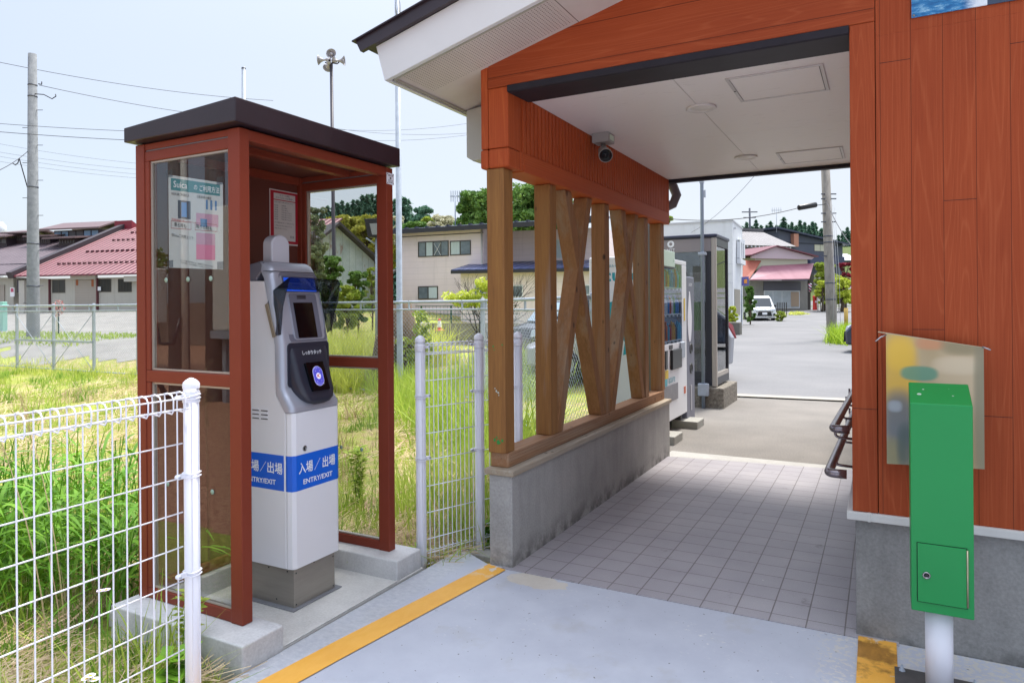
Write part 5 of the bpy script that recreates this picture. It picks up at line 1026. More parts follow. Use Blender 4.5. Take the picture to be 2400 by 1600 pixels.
IV = empty('ivy_stump', tuple(at(955, 850, 14.6)), 0, 'dark stump overgrown with bright green ivy behind the chain-link fence', 'stump', 'stumps behind the chain-link fence'); b = MB(); p = at(955, 850, 14.6); b.tube([(p.x, p.y, -.4), (p.x - .1, p.y, .6), (p.x - .2, p.y, 1.42)], [.42, .36, .26], 9); b.build('trunk', BARK, IV)
C_ = [tuple(at(px, py, 14.2)) for px, py in ((985, 740), (990, 760), (995, 790), (978, 800), (1000, 810), (985, 775), (945, 800), (955, 830), (1005, 830), (990, 850), (975, 830))]
V, F = leafcloud(C_, [.16] * len(C_), [80] * len(C_), .05); npmesh('ivy', V, F, M_lf2, parent=IV)
OBJ = True
# ================================================================ far buildings
def winmat(): return mat('window_glass', '55606a', .12, var=.25, vscale=.8, col2='8d9aa2')
M_win = winmat(); M_wf = mat('window_frame_dark', '4a4640', .5); M_wfw = mat('window_frame_white', 'd8dade', .5); M_curt = mat('curtain', 'c3d0d2', .9, var=.08, vscale=6, stretch=(6, 6, .6))
class House(Facade):
    def start(s, name, label, cat='building', z=0, group=None): s.root = empty(name, (s.o.x, s.o.y, z), s.rot, label, cat, group); s.z0 = z; return s
    def r(s, x0, y0, x1, y1, off=0):
        a = s.uz(x0, y0, off); b = s.uz(x1, y1, off); return min(a[0], b[0]), max(a[0], b[0]), min(a[1], b[1]) - s.z0, max(a[1], b[1]) - s.z0
    def part(s, nm, mt, dims, parent=None, bevel=0): b = MB(); [b.box(*d) for d in (dims if isinstance(dims[0], (tuple, list)) else [dims])]; return b.build(nm, mt, parent or s.root, bevel=bevel, local=True)
    def window(s, x0, y0, x1, y1, off=0, frame=None, panes=2, curtain=None, fr=.05, deep=.03, glass=None):
        a, b_, c, d = s.r(x0, y0, x1, y1, off); frame = frame or M_wf; f = s.part('window', frame, [(a, b_, off - deep, off - .002, c, c + fr), (a, b_, off - deep, off - .002, d - fr, d), (a, a + fr, off - deep, off - .002, c + fr, d - fr), (b_ - fr, b_, off - deep, off - .002, c + fr, d - fr)] + [(a + (b_ - a) * k / panes - fr * .4, a + (b_ - a) * k / panes + fr * .4, off - deep * .9, off - .002, c + fr, d - fr) for k in range(1, panes)])
        s.part('pane', glass or M_win, (a + fr * .9, b_ - fr * .9, off - .014, off - .003, c + fr * .9, d - fr * .9), f)
        if curtain:
            for k in curtain: w_ = (b_ - a) / panes; s.part('curtain', M_curt, (a + w_ * k + fr, a + w_ * (k + .93) - fr * .2, off - .019, off - .0145, c + fr, d - fr), f)
        return f
def lapsiding(nm, colr, board=.22, dark=.72, vertical=False):
    if nm in MATS: return MATS[nm]
    m = newmat(nm, .7); oc = objc(m); sp = nd(m, 'SeparateXYZ'); lk(m, oc, sp.inputs[0]); a = math_(m, 'ADD', sp.outputs['X'], sp.outputs['Y']) if vertical else sp.outputs['Z']
    fr = math_(m, 'FRACT', math_(m, 'DIVIDE', a, board)); g = math_(m, 'LESS_THAN', fr, .07); n = noise(m, oc, .9, 5); h = hexc(colr)
    c = ramp(m, n, (.3, tuple(x * .92 for x in h[:3]) + (1,)), (.7, h)); c = mixc(m, g, c, tuple(x * dark for x in h[:3]) + (1,)); c = mixc(m, math_(m, 'MULTIPLY', ramp_val(m, noise(m, mapping(m, oc, (2, 2, .25)), 1.5, 4), .55, .75), .18), c, '7a7468'); setc(m, c); return m
def tileroof(nm, a, b, axis='X', w_=.3, rough=.5, dep=.06):
    if nm in MATS: return MATS[nm]
    m = newmat(nm, rough); oc = objc(m); sp = nd(m, 'SeparateXYZ'); lk(m, oc, sp.inputs[0]); n = noise(m, oc, 1.0, 5)
    s = math_(m, 'SINE', math_(m, 'MULTIPLY', sp.outputs[axis], 2 * pi / w_)); c = ramp(m, n, (.3, a), (.7, b)); c = mixc(m, math_(m, 'MULTIPLY', math_(m, 'LESS_THAN', s, -.6), .55), c, tuple(x * .45 for x in hexc(a)[:3]) + (1,)); setc(m, c); bumpn(m, s, .8, dep); return m

# ---- pink-grey two-storey house
M_pink = lapsiding('pinkish_siding', 'ecdcdc', .30, .86)
H1 = House(934, 36.0, 1134, 34.0).start('two_storey_house', 'pinkish-grey two-storey house with a navy tiled roof beyond the wire fence', z=0)
zt_ = H1.uz(934, 545)[1]; L1_ = H1.len
H1.part('wall', M_pink, (0, L1_, 0, 7, -.3, zt_))
W2 = House(1133, 36.2, 1420, 34.2); W2.root = H1.root; 
# second wing expressed in H1's frame
def loc(h, p): M = WORLD[h.root.name].inverted(); return tuple(M @ Vector(p))
a = W2.o; e = W2.o + W2.u * W2.len; n2_ = W2.n * 6.5
b = MB(); b.hexa([loc(H1, (p.x, p.y, z)) for z in (-.3, zt_) for p in (a, e, e + n2_, a + n2_)]); b.build('wall', M_pink, H1.root, local=True)
M_navy = tileroof('navy_tile_roof', '333d5a', '465270', 'X', .36, .35)
b = MB(); b.hexa([(-.5, -.55, zt_ - .02), (L1_ + 6.0, -.55, zt_ - .02), (L1_ + 5.5, 3.5, zt_ + .52), (.2, 3.5, zt_ + .52), (-.5, -.55, zt_ + .10), (L1_ + 6.0, -.55, zt_ + .10), (L1_ + 5.5, 3.5, zt_ + .64), (.2, 3.5, zt_ + .64)]); b.build('roof', M_navy, H1.root, local=True)
b = MB(); b.box(-.5, L1_ + 6, -.60, -.551, zt_ - .14, zt_ + .09); b.build('gutter', mat('gutter_dark', '2c2b30', .5), H1.root, local=True)
b = MB(); x = -.3
while x < L1_ + 5.8: b.box(x, x + .12, .1, .35, zt_ + .16, zt_ + .27); x += .62
b.build('snow_guard', mat('guard_dark', '252a3c', .5), H1.root, local=True)
H1.window(980, 567, 1052, 600, 0, panes=4, curtain=(1,)); H1.window(1055, 565, 1104, 597, 0, panes=2, curtain=(0,))
a_, b_, c_, d_ = H1.r(1018, 570, 1034, 598); b = MB(); b.bar((a_, -.04, c_), (b_, -.04, d_), .03, .02); b.bar((a_, -.045, d_), (b_, -.045, c_), .03, .02); b.build('window_brace', M_wfw, H1.root, local=True)
H1.window(980, 671, 1027, 701, 0, panes=2, curtain=(1,))
b = MB(); b.tube([(L1_ - .05, -.09, -.3), (L1_ - .05, -.09, zt_ - .1)], .045, 8); b.build('downpipe', mat('pipe_cream', 'b8b2ac', .5), H1.root, local=True)
zc = H1.uz(934, 556)[1]; b = MB(); b.box(-.02, L1_, -.02, -.001, zc - .02, zc + .02); b.build('wall_trim', M_wf, H1.root, local=True)
# lean-to annex
W3 = House(1080, 32.5, 1400, 31.0); a = W3.o; e = W3.o + W3.u * W3.len; nn3 = W3.n * 2.6; z3 = W3.uz(1080, 636)[1]
b = MB(); b.hexa([loc(H1, (p.x, p.y, z)) for z in (-.3, z3) for p in (a, e, e + nn3, a + nn3)]); b.build('annex_wall', M_pink, H1.root, local=True)
f0 = a - W3.n * .35 - W3.u * .35; f1 = e - W3.n * .35; b0_, b1_ = a + nn3 - W3.u * .1, e + nn3
b = MB(); b.hexa([loc(H1, (p.x, p.y, z + dz)) for dz in (0, .07) for p, z in ((f0, z3), (f1, z3), (b1_, z3 + .50), (b0_, z3 + .50))]); b.build('annex_roof', tileroof('annex_navy_roof', '39446a', '4a5580', 'X', .40, .35), H1.root, local=True)
b = MB(); g0 = f0 - W3.n * .05; g1 = f1 - W3.n * .05; b.hexa([loc(H1, (p.x, p.y, z3 + dz)) for dz in (-.12, .02) for p in (g0, g1, f1, f0)]); b.build('gutter', MATS['gutter_dark'], H1.root, local=True)
# annex windows: own small local frame
W3.root = empty('window', (W3.o.x, W3.o.y, 0), W3.rot); W3.z0 = 0; W3.window(1198, 668, 1226, 697, 0, frame=M_wfw, panes=1); W3.window(1112, 668, 1136, 690, 0, frame=M_wfw, panes=2); W3.window(1366, 667, 1384, 692, 0, frame=M_wfw, panes=1)
# reparent these windows under the house, keeping place
Mi = WORLD[H1.root.name].inverted() @ WORLD[W3.root.name]
for k in kids(W3.root): k.parent = H1.root; k.matrix_local = Mi
bpy.data.objects.remove(W3.root)
W2.root = empty('window', (W2.o.x, W2.o.y, 0), W2.rot); W2.z0 = 0; W2.window(1299, 561, 1322, 606, 0, frame=M_wfw, panes=1, glass=M_curt); W2.window(1433 - 40, 566, 1441 - 30, 600, 0, panes=1)
Mi = WORLD[H1.root.name].inverted() @ WORLD[W2.root.name]
for k in kids(W2.root): k.parent = H1.root; k.matrix_local = Mi
bpy.data.objects.remove(W2.root)
def aerial(px, ytop, ybase, D, label):
    p = at(px, ybase, D); q = at(px, ytop, D); root = empty('roof_aerial', tuple(p), 0, label, 'aerial'); b = MB(); b.tube([p, q], .03, 6); b.build('mast', M_alu, root); s = 1632.8 / D
    b = MB(); b.bar(q - RT * (12 / s) - Vector((0, 0, .05)), q + RT * (12 / s) - Vector((0, 0, .05)), .05, .05); [b.bar(q + RT * (k / s) - Vector((0, 0, .35)), q + RT * (k / s) + Vector((0, 0, .25)), .03, .03) for k in (-10, -5, 0, 5, 10)]; b.build('antenna', M_alu, root)
aerial(1067, 458, 528, 38, 'thin television aerial on the roof of the pinkish house'); 

# ---- low block wall with green mesh fence, cone and block in front of the house
GF = Facade(972, 25.0, 1215, 24.0); root = empty('garden_fence', (GF.o.x, GF.o.y, 0), GF.rot, 'dark green mesh fence on a low stained block wall before the pinkish house', 'fence'); zz = GF.uz(1000, 776)[1]; zw = GF.uz(1000, 757)[1]; zt4 = GF.uz(1000, 716)[1]
b = MB(); b.box(0, GF.len, 0, .15, zz - .6, zw); b.build('block_wall', mat('stained_block', '6a6458', .9, col2='9c968a', vscale=2.5), root, local=True)
M_gf = mat('fence_green', '1f4a3c', .5); b = MB(); x = .2
while x < GF.len: b.box(x, x + .05, .05, .10, zw, zt4); x += 1.13
b.build('posts', M_gf, root, local=True); b = MB(); [b.box(0, GF.len, .06, .085, z - .012, z + .012) for z in (zt4 - .02, (zt4 + zw) / 2, zw + .12)]; x = .1
while x < GF.len: b.box(x, x + .008, .07, .078, zw + .1, zt4); x += .14
b.build('mesh', M_gf, root, local=True)
p = at(1030, 774, 21.5); root = empty('traffic_cone', tuple(p), .2, 'red and white traffic cone tilted in the weeds before the green mesh fence', 'cone'); b = MB(); b.lathe([(.17, 0), (.10, .03), (.085, .10)], p, 14); b.build('base', mat('cone_red', 'c2402c', .6), root); b = MB(); b.lathe([(.085, .1005), (.045, .30)], p, 14); b.build('white_band', mat('cone_white', 'dfdcd6', .6), root); b = MB(); b.lathe([(.045, .3005), (.03, .36), (0, .365)], p, 14); b.build('tip', MATS['cone_red'], root)
p = at(992, 775, 21.8); box_thing('concrete_block', (p.x - .16, p.x + .16, p.y - .16, p.y + .16, p.z - .2, p.z + .26), mat('pale_block', 'b5b1a8', .85, var=.1), 'pale concrete block in the grass left of the traffic cone', 'block', .03)

# ---- rusty white gable barn
H2 = House(690, 31.5, 880, 34.0).start('rusty_barn', 'weathered white metal barn with rust streaks and a steep dark roof edge', z=0)
M_rust = newmat('rusty_sheet', .7); m = M_rust; oc = objc(m); c = ramp(m, noise(m, oc, 1.5, 5), (.3, 'a5b0b4'), (.7, 'c6cdd0')); ru = ramp_val(m, noise(m, mapping(m, oc, (1.6, 1.6, .5)), 1.3, 6, .7), .56, .64); c = mixc(m, math_(m, 'MULTIPLY', ru, .85), c, '8a4c36'); sp = nd(m, 'SeparateXYZ'); lk(m, oc, sp.inputs[0]); c = mixc(m, math_(m, 'MULTIPLY', math_(m, 'LESS_THAN', math_(m, 'FRACT', math_(m, 'MULTIPLY', sp.outputs['X'], 3.0)), .12), .35), c, '77807f'); setc(m, c)
pk = H2.uz(787, 530); er = H2.uz(877, 613); el = (2 * pk[0] - er[0], er[1]); b = MB(); b.prism([(el[0], -.2), (er[0], -.2), er, pk, el], 'y', 0, 12); b.build('wall', M_rust, H2.root, local=True)
for sg, e_ in ((1, er), (-1, el)):
    dx = e_[0] - pk[0]; dz = e_[1] - pk[1]; x1, z1 = pk[0] + dx * 1.06, pk[1] + dz * 1.06; b = MB(); b.hexa([(pk[0], -.5, pk[1] + .02), (x1, -.5, z1 + .02), (x1, 12.3, z1 + .02), (pk[0], 12.3, pk[1] + .02), (pk[0], -.5, pk[1] + .16), (x1, -.5, z1 + .16), (x1, 12.3, z1 + .16), (pk[0], 12.3, pk[1] + .16)]); b.build('roof', mat('barn_roof_dark', '3f3a3a', .6), H2.root, local=True)
b = MB(); b.box(er[0] - .1, er[0] + .3, -1.2, 3, -.2, H2.uz(870, 662)[1]); b.build('shed_annex', mat('shed_grey', '9a9a98', .7, var=.08), H2.root, local=True)
b = MB(); z5 = H2.uz(870, 662)[1]; b.hexa([(er[0] - .5, -1.5, z5), (er[0] + .4, -1.5, z5 + .5), (er[0] + .4, 3.2, z5 + .5), (er[0] - .5, 3.2, z5), (er[0] - .5, -1.5, z5 + .08), (er[0] + .4, -1.5, z5 + .58), (er[0] + .4, 3.2, z5 + .58), (er[0] - .5, 3.2, z5 + .08)]); b.build('shed_roof', MATS['barn_roof_dark'], H2.root, local=True)

# ---- warehouses at the left
M_cor = tileroof('red_corrugated_roof', '702c38', '80404a', 'X', .42, .5, .10); M_corg = tileroof('grey_brown_roof', '5a4c52', '6a5c62', 'X', .42, .55, .04)
M_ww = lapsiding('warehouse_wall', 'b8b4aa', .55, .90, True)
H3 = House(25, 45.0, 330, 42.3).start('red_roof_warehouse', 'low warehouse with a red corrugated roof, shuttered door and barred windows, left of the booth', z=.9)
ze = H3.uz(25, 650)[1] - .9; rz_ = H3.uz(291, 537, 8.4)[1] - .9; xr0 = H3.uz(291, 537, 8.4)[0]; xl0 = H3.uz(25, 650)[0]
LW = H3.len + 8
H3.part('wall', M_ww, (.9, LW, .5, 14, -.8, ze - .12))
b = MB(); b.hexa([(xl0 + .35, -.1, ze), (LW + 1, -.1, ze), (LW + 1, 8.4, rz_), (xr0 + .2, 8.4, rz_), (xl0 + .35, -.1, ze + .1), (LW + 1, -.1, ze + .1), (LW + 1, 8.4, rz_ + .1), (xr0 + .2, 8.4, rz_ + .1)]); b.build('roof', M_cor, H3.root, local=True)
b = MB(); b.bar((xl0 + .1, -.15, ze + .12), (xr0, 8.4, rz_ + .2), .5, .42); b.build('verge', mat('verge_dark', '3a3238', .6), H3.root, local=True)
b = MB(); b.prism([(8.2, rz_ - .1), (8.2, rz_ + .62), (9.6, rz_ - .1)], 'x', xr0 - .7, xr0 + .9); b.build('ridge_end', mat('ridge_red', '7e2030', .5), H3.root, local=True)
for yy, x0_ in ((.18, .42), (.42, .30), (.66, .38), (.84, .5)):
    b = MB(); x = xl0 + (xr0 - xl0) * yy + 2
    while x < LW: b.box(x, x + .18, 8.5 * yy - .06, 8.5 * yy + .06, ze + (rz_ - ze) * yy + .09, ze + (rz_ - ze) * yy + .26); x += .42
    tag(b.build('snow_guard', mat('guard_red', '4c1f2a', .6), H3.root, local=True), kind='stuff')
H3.window(123, 656, 153, 686, .5, panes=2, glass=mat('dark_pane', '2a2c2a', .3)); 
for x0_, x1_ in ((231, 261), (277, 309)):
    f = H3.window(x0_, 654, x1_, 684, .5, panes=1, glass=MATS['dark_pane']); a_, b_, c_, d_ = H3.r(x0_, 654, x1_, 684, .5); bb = MB(); [bb.box(a_ + (b_ - a_) * k / 9 - .01, a_ + (b_ - a_) * k / 9 + .01, .44, .455, c_, d_) for k in range(1, 9)]; bb.build('bars', M_wf, f, local=True)
a_, b_, c_, d_ = H3.r(177, 656, 227, 712, .5); f = H3.part('roller_shutter', lapsiding('shutter_beige', 'a59c92', .16, .85), (a_, b_, .44, .5, -.8, d_)); H3.part('shutter_box', mat('shutter_box', 'b5b1a9', .6), (a_ - .2, b_ + .1, .30, .49, d_ + .02, d_ + .42), f)
H3.part('rust_stain', mat('rust_stain', '9a5a38', .8), [(a_ + .1, a_ + .28, .432, .4385, d_ - .35, d_), (b_ - .35, b_ - .17, .432, .4385, d_ - .45, d_)], f)
for px in (117, 229): a_ = H3.uz(px, 690, .5)[0]; H3.part('downpipe', mat('pipe_maroon', '5c2830', .5), (a_, a_ + .09, .38, .49, -.8, ze - .15))
a_, b_, c_, d_ = H3.r(302, 648, 318, 660, .5); H3.part('wall_lamp_box', MATS['shutter_box'], (a_, b_ + 1.5, .1, .49, c_, d_)); a_, b_, c_, d_ = H3.r(232, 672, 239, 681, .5); H3.part('wall_notice', M_white, (a_, b_, .40, .43, c_, d_))
H3.window(40, 655, 49, 686, .5, panes=1, glass=mat('maroon_pane', '5c5266', .4)); a_, b_, c_, d_ = H3.r(25, 674, 35, 695, .5); f = H3.part('painted_poster', M_white, (a_, b_, .46, .49, c_, d_)); H3.part('poster_patch', mat('poster_pink', 'b5506a', .6), (a_ + .06, b_ - .06, .452, .459, c_ + .3, d_ - .05), f); H3.part('corner_pilaster', mat('shutter_box'  , 'b5b1a9'), (H3.uz(49, 690, .3)[0], H3.uz(62, 690, .3)[0], .15, .49, -.8, ze - .2))
# grey warehouse farther left
H4 = House(-330, 49.0, 32, 45.6).start('grey_roof_warehouse', 'long warehouse with a grey-brown roof and raised roof vents at the far left', z=.9)
ze4 = H4.uz(0, 646)[1] - .9; r4 = H4.uz(291, 545, 8.6); r4z = r4[1] - .9
H4.part('wall', M_ww, (0, H4.len - .6, .5, 14, -.8, ze4 - .1))
b = MB(); b.hexa([(-1, -.1, ze4), (H4.len, -.1, ze4), (r4[0] - .2, 8.6, r4z), (-1, 8.6, r4z - .6), (-1, -.1, ze4 + .1), (H4.len, -.1, ze4 + .1), (r4[0] - .2, 8.6, r4z + .1), (-1, 8.6, r4z - .5)]); b.build('roof', M_corg, H4.root, local=True)
for yy in (.2, .55, .85): b = MB(); b.bar((0, 8.6 * yy, ze4 + (r4z - .35 - ze4) * yy + .13), (H4.len + (r4[0] - H4.len) * yy - .6, 8.6 * yy, ze4 + (r4z - ze4) * yy + .13), .05, .10); b.build('snow_rail', MATS['guard_dark'], H4.root, local=True)
a_, b_, c_, d_ = H4.r(0, 668, 12, 712, .5); H4.part('shutter', MATS['shutter_beige'], (a_, b_, .44, .49, -.8, d_)); 
def monitor(h, x0, x1, y0, y1, yr, glass, nm, off, z0):
    """roof vent house: gable roofed box, x0..x1 in px along the ridge"""
    a = h.uz(x0, y1, off); b_ = h.uz(x1, y1, off); zt = h.uz(x0, y0, off)[1]; zr = h.uz(x0, yr, off)[1]; xa, xb = a[0], b_[0]; za = a[1]
    f = h.part(nm, mat('monitor_dark', '3c3038', .6), (xa, xb, off, off + 2.6, za - z0 - .6, zt - z0))
    nn = 6; w_ = (xb - xa) / nn
    for k in range(nn): h.part('pane', mat('monitor_pane', '7fa2c4', .25) if glass and k in (0, 1, 4, 5) else mat('pane_dull', '5c5a60', .5), (xa + w_ * k + .06, xa + w_ * (k + 1) - .06, off - .03, off - .005, za - z0 + .05, zt - z0 - .08), f)
    b = MB(); b.hexa([(xa - .9, off - .6, zt - z0 - .02), (xb + .6, off - .6, zt - z0 - .02), (xb + .3, off + 1.4, zr - z0), (xa - .6, off + 1.4, zr - z0), (xa - .9, off - .6, zt - z0 + .1), (xb + .6, off - .6, zt - z0 + .1), (xb + .3, off + 1.4, zr - z0 + .12), (xa - .6, off + 1.4, zr - z0 + .12)]); b.hexa([(xa - .6, off + 1.41, zr - z0), (xb + .3, off + 1.41, zr - z0), (xb + .6, off + 3.3, zt - z0), (xa - .9, off + 3.3, zt - z0), (xa - .6, off + 1.41, zr - z0 + .12), (xb + .3, off + 1.41, zr - z0 + .12), (xb + .6, off + 3.3, zt - z0 + .1), (xa - .9, off + 3.3, zt - z0 + .1)]); b.build('vent_roof', mat('vent_roof', '6a5658', .55), f, local=True)
monitor(H4, 127, 232, 541, 560, 521, True, 'roof_vent_house', 7.2, .9); monitor(H4, 34, 62, 549, 566, 538, False, 'roof_vent_house', 7.2, .9); monitor(H4, -60, 16, 560, 574, 548, False, 'roof_vent_house', 6.4, .9); monitor(H4, 138, 176, 561, 572, 553, False, 'roof_vent_house', 5.4, .9); monitor(H4, 92, 118, 556, 570, 549, False, 'roof_vent_house', 6.2, .9)
p = at(-2, 540, 60); b = MB(); b.lathe([(0, .75), (.3, .7), (.5, .45), (.55, 0), (.5, -.15), (.4, -.4), (.4, -14)], p, 20); tag(b.build('water_tank', mat('tank_white', 'd5dbe2', .4)), 'white domed water tank top at the left edge of the picture', 'tank')
# bits beyond the fence at the left
b = MB(); p = at(7, 700, 31); b.box(p.x - .14, p.x + .16, p.y - .1, p.y + .1, -.2, 1.70); b.box(p.x - .19, p.x + .21, p.y - .14, p.y + .14, 1.5, 1.57); tag(b.build('machine', mat('mint_paint', '8fc4b4', .5, var=.08), bevel=.02), 'mint green machine at the left edge behind the chain-link fence', 'machine')
p0, p1 = at(36, 716, 30), at(140, 716, 29); b = MB(); b.bar((p0.x, p0.y, 1.50), (p1.x, p1.y, 1.50), .12, .10); [b.bar((p0.lerp(p1, t).x, p0.lerp(p1, t).y, .3), (p0.lerp(p1, t).x, p0.lerp(p1, t).y, 1.45), .07, .07) for t in (.05, .5, .95)]; tag(b.build('barrier', mat('barrier_cream', 'd2cdb4', .6)), 'pale low barrier rail behind the left utility pole', 'barrier')
p = at(137, 740, 27); root = empty('flower_stand', tuple(p), 0, 'red and white flowers on a stand behind the chain-link fence near the utility pole', 'flowers'); b = MB(); b.tube([(p.x, p.y, gzf(p.x, p.y)), (p.x, p.y, p.z + .4)], .03, 6); b.build('stand', M_gf, root); V, F = leafcloud([tuple(at(136, 712, 27)), tuple(at(139, 722, 27)), tuple(at(134, 732, 27))], [.2] * 3, [60] * 3, .05); npmesh('blossoms', V, F, leafmat('petal_red', '9a2c2c', 'c04a44', 'd8cfc8'), parent=root)
V, F = blades(scatter(1500, -33, -23, 13.2, 16.5), r_(1, .12, .3), r_(1, .03, .05), .3); npmesh('verge_grass', V, F, M_gr, kind='stuff', label='green grass verge around the foot of the left utility pole', cat='grass')

# ================================================================ poles and wires
M_pole = mat('concrete_pole', '6c7074', .85, col2='84878a', vscale=6, bump=.2, bscale=80); M_band = mat('band_steel', '50535e', .5, metal=.5); M_wire = mat('wire_black', '2c2c34', .6)
def ppole(px_t, py_t, px_b, py_b, D, r0, r1, label, m=None, bands=(), nm='utility_pole', steps=True, extra=2.0, grp='utility poles', cat='pole'):
    t = at(px_t, py_t, D); g = at(px_b, py_b, D); root = empty(nm, (g.x, g.y, g.z), 0, label, cat, grp); b = MB(); b.tube([g - Vector((0, 0, extra)), g, t], [r0, r0, r1], 20); b.build('shaft', m or M_pole, root)
    for f in bands:
        p = g.lerp(t, f); r = r0 + (r1 - r0) * f + .008; b = MB(); b.lathe([(r - .01, -.02), (r, -.02), (r, .02), (r - .01, .02)], p, 18); b.build('band', M_band, root)
    if steps:
        for i, f in enumerate(np.arange(.12, .86, .062)):
            p = g.lerp(t, float(f)); sd_ = 1 if i % 2 else -1; b = MB(); b.tube([p, p + RT * sd_ * (r0 + .16)], .012, 6); b.build('step_bolt', M_band, root)
    return root, t, g
LP_, Lt, Lg = ppole(76, 127, 78, 790, 25.5, .215, .14, 'grey concrete utility pole at the left, standing behind the chain-link fence', bands=(.89, .85, .53, .33, .18))
q = at(90, 197, 25.3); b = MB(); b.tube([q, q + RT * .12 + UP * -.02, q + RT * .12 + UP * .08], .02, 6); b.tube([Lg.lerp(Lt, .86), at(103, 222, 25.2), at(122, 232, 25.2), at(131, 226, 25.2), at(130, 221, 25.2)], .018, 6); b.build('insulator_loop', M_wire, LP_)
b = MB(); b.tube([Lg.lerp(Lt, .53) - RT * .2, at(45, 371, 25.3), at(42, 382, 25.3), at(36, 387, 25.3), at(30, 383, 25.3)], .02, 6); b.build('cable_loop', M_wire, LP_)
def wire(pts, label, r=.012, n=14):
    """pts: (px,py,D) ends with sag between"""
    a = at(*pts[0]); c = at(*pts[-1]); sag = pts[1] if len(pts) == 3 else 0; P_ = []
    for i in range(n + 1): t = i / n; p = a.lerp(c, t); P_.append(p - Vector((0, 0, sag * 4 * t * (1 - t)))); 
    b = MB(); b.tube(P_, r, 5); tag(b.build('overhead_wire', M_wire), label, 'wire', 'overhead wires')
wire([(-60, 134, 26), .25, (640, 236, 34)], 'highest overhead wire, passing in front of the left pole top', .011)
wire([(92, 200, 25.4), .2, (640, 285, 36)], 'overhead wire leaving the insulator of the left utility pole to the right', .011)
wire([(-40, 287, 24), .05, (420, 311, 26)], 'upper one of two close wires crossing the left utility pole', .009)
wire([(-40, 306, 24), .05, (420, 333, 26)], 'lower one of two close wires crossing the left utility pole', .011)
wire([(66, 354, 25.4), .1, (-30, 410, 22)], 'wire running down to the left from the left utility pole', .012)
for k, (a_, c_) in enumerate(((330, 384), (350, 398), (360, 409), (372, 418))): wire([(-40, a_, 70), .2, (330, c_, 74)], ('highest', 'second', 'third', 'lowest')[k] + ' of four faint distant wires left of the booth', .012)
for k, (a_, c_) in enumerate(((304, 289), (302, 312), (326, 316))): wire([(790, a_, 60), .3, (1100, c_, 60)], ('upper', 'middle', 'lower')[k] + ' of three faint wires between the booth roof and the eave', .012)
# loudspeaker pole
SP, St, Sg = ppole(776.5, 150, 784, 700, 27, .075, .06, 'dark slim pole carrying a cluster of loudspeaker horns, behind the booth', m=mat('dark_pole', '3f3b44', .5), nm='loudspeaker_pole', steps=False, grp=None)
M_horn = mat('horn_grey', 'a5a2a6', .45)
def horn(px, py, ax, s=1.0): p = at(px, py, 27); b = MB(); b.lathe([(.05, -.28), (.07, -.28), (.07, -.10), (.03, -.08), (.05, .02), (.11, .12), (.17, .18), (.195, .20), (.18, .19), (.10, .11), (.03, .0), (.06, .12), (.06, .16), (0, .17)], p, 18, ax); b.build('horn', M_horn, SP)
horn(758, 141, -RT); horn(795, 143, RT); horn(779, 131, -FW + UP * .1); horn(770, 152, FW - RT * .4 - UP * .3)
b = MB(); b.tube([at(762, 147, 27), at(770, 150, 27), at(778, 148, 27), at(790, 150, 27), at(795, 146, 27)], .025, 6); b.build('bracket', MATS['dark_pole'], SP)
ppole(571, 158, 572, 700, 24, .085, .065, 'grey steel pipe pole with black cap rising just behind the booth roof', m=M_alu, nm='pipe_pole', steps=False, bands=(.995,), grp=None, cat='pole')
GP, Gt, Gg = ppole(931, -60, 938, 985, 13.2, .058, .052, 'tall galvanised light pole standing between booth and low wall behind the wire fence', m=M_alu, nm='light_pole', steps=False, extra=.6, grp=None)
b = MB(); b.tube([at(931, 40, 13), at(927, 20, 13), at(931, -20, 13)], .012, 6); b.tube([at(937, 30, 13), at(937, 10, 13), at(933, -15, 13)], .012, 6); b.build('cable', M_alu, GP)
root = empty('floodlight', tuple(at(880, 600, 15)), 0, 'dark square floodlight head on a thin post, half hidden by the right booth post', 'lamp'); q = at(868, 534, 15)
b = MB(); c0 = q; pts = [at(854, 513, 15), at(892, 511, 15), at(892, 556, 15), at(862, 556, 15)]; b.hexa([p for p in pts[::-1]] + [p + FW * .22 for p in pts[::-1]]); b.build('lamp_head', mat('flood_black', '26262c', .5), root, bevel=.01)
pts = [at(866, 524, 14.98), at(888, 523, 14.98), at(888, 550, 14.98), at(872, 550, 14.98)]; b = MB(); b.hexa([p for p in pts[::-1]] + [p + FW * .01 for p in pts[::-1]]); b.build('glass', mat('flood_glass', '9a9a9c', .2), root)
b = MB(); b.tube([at(884, 556, 15.1), at(884, 900, 15.1)], .045, 8); b.tube([at(858, 558, 15), at(870, 566, 15.05), at(884, 575, 15.1)], .02, 6); b.build('stand', M_alu, root)

# ================================================================ right side through the passage
M_wsid = lapsiding('white_siding', 'd9dce0', .45, .93)
H5 = House(1437, 41.9, 1718, 39.0).start('white_building', 'white two-storey flat-topped building behind the telephone box', z=0)
zt5 = H5.uz(1700, 519)[1]; H5.part('wall', M_wsid, (0, H5.len, 0, 4.64, -.3, zt5)); H5.part('parapet_cap', mat('cap_grey', 'b9bbc0', .5), (-.05, H5.len + .05, -.05, 4.69, zt5 + .003, zt5 + .08))
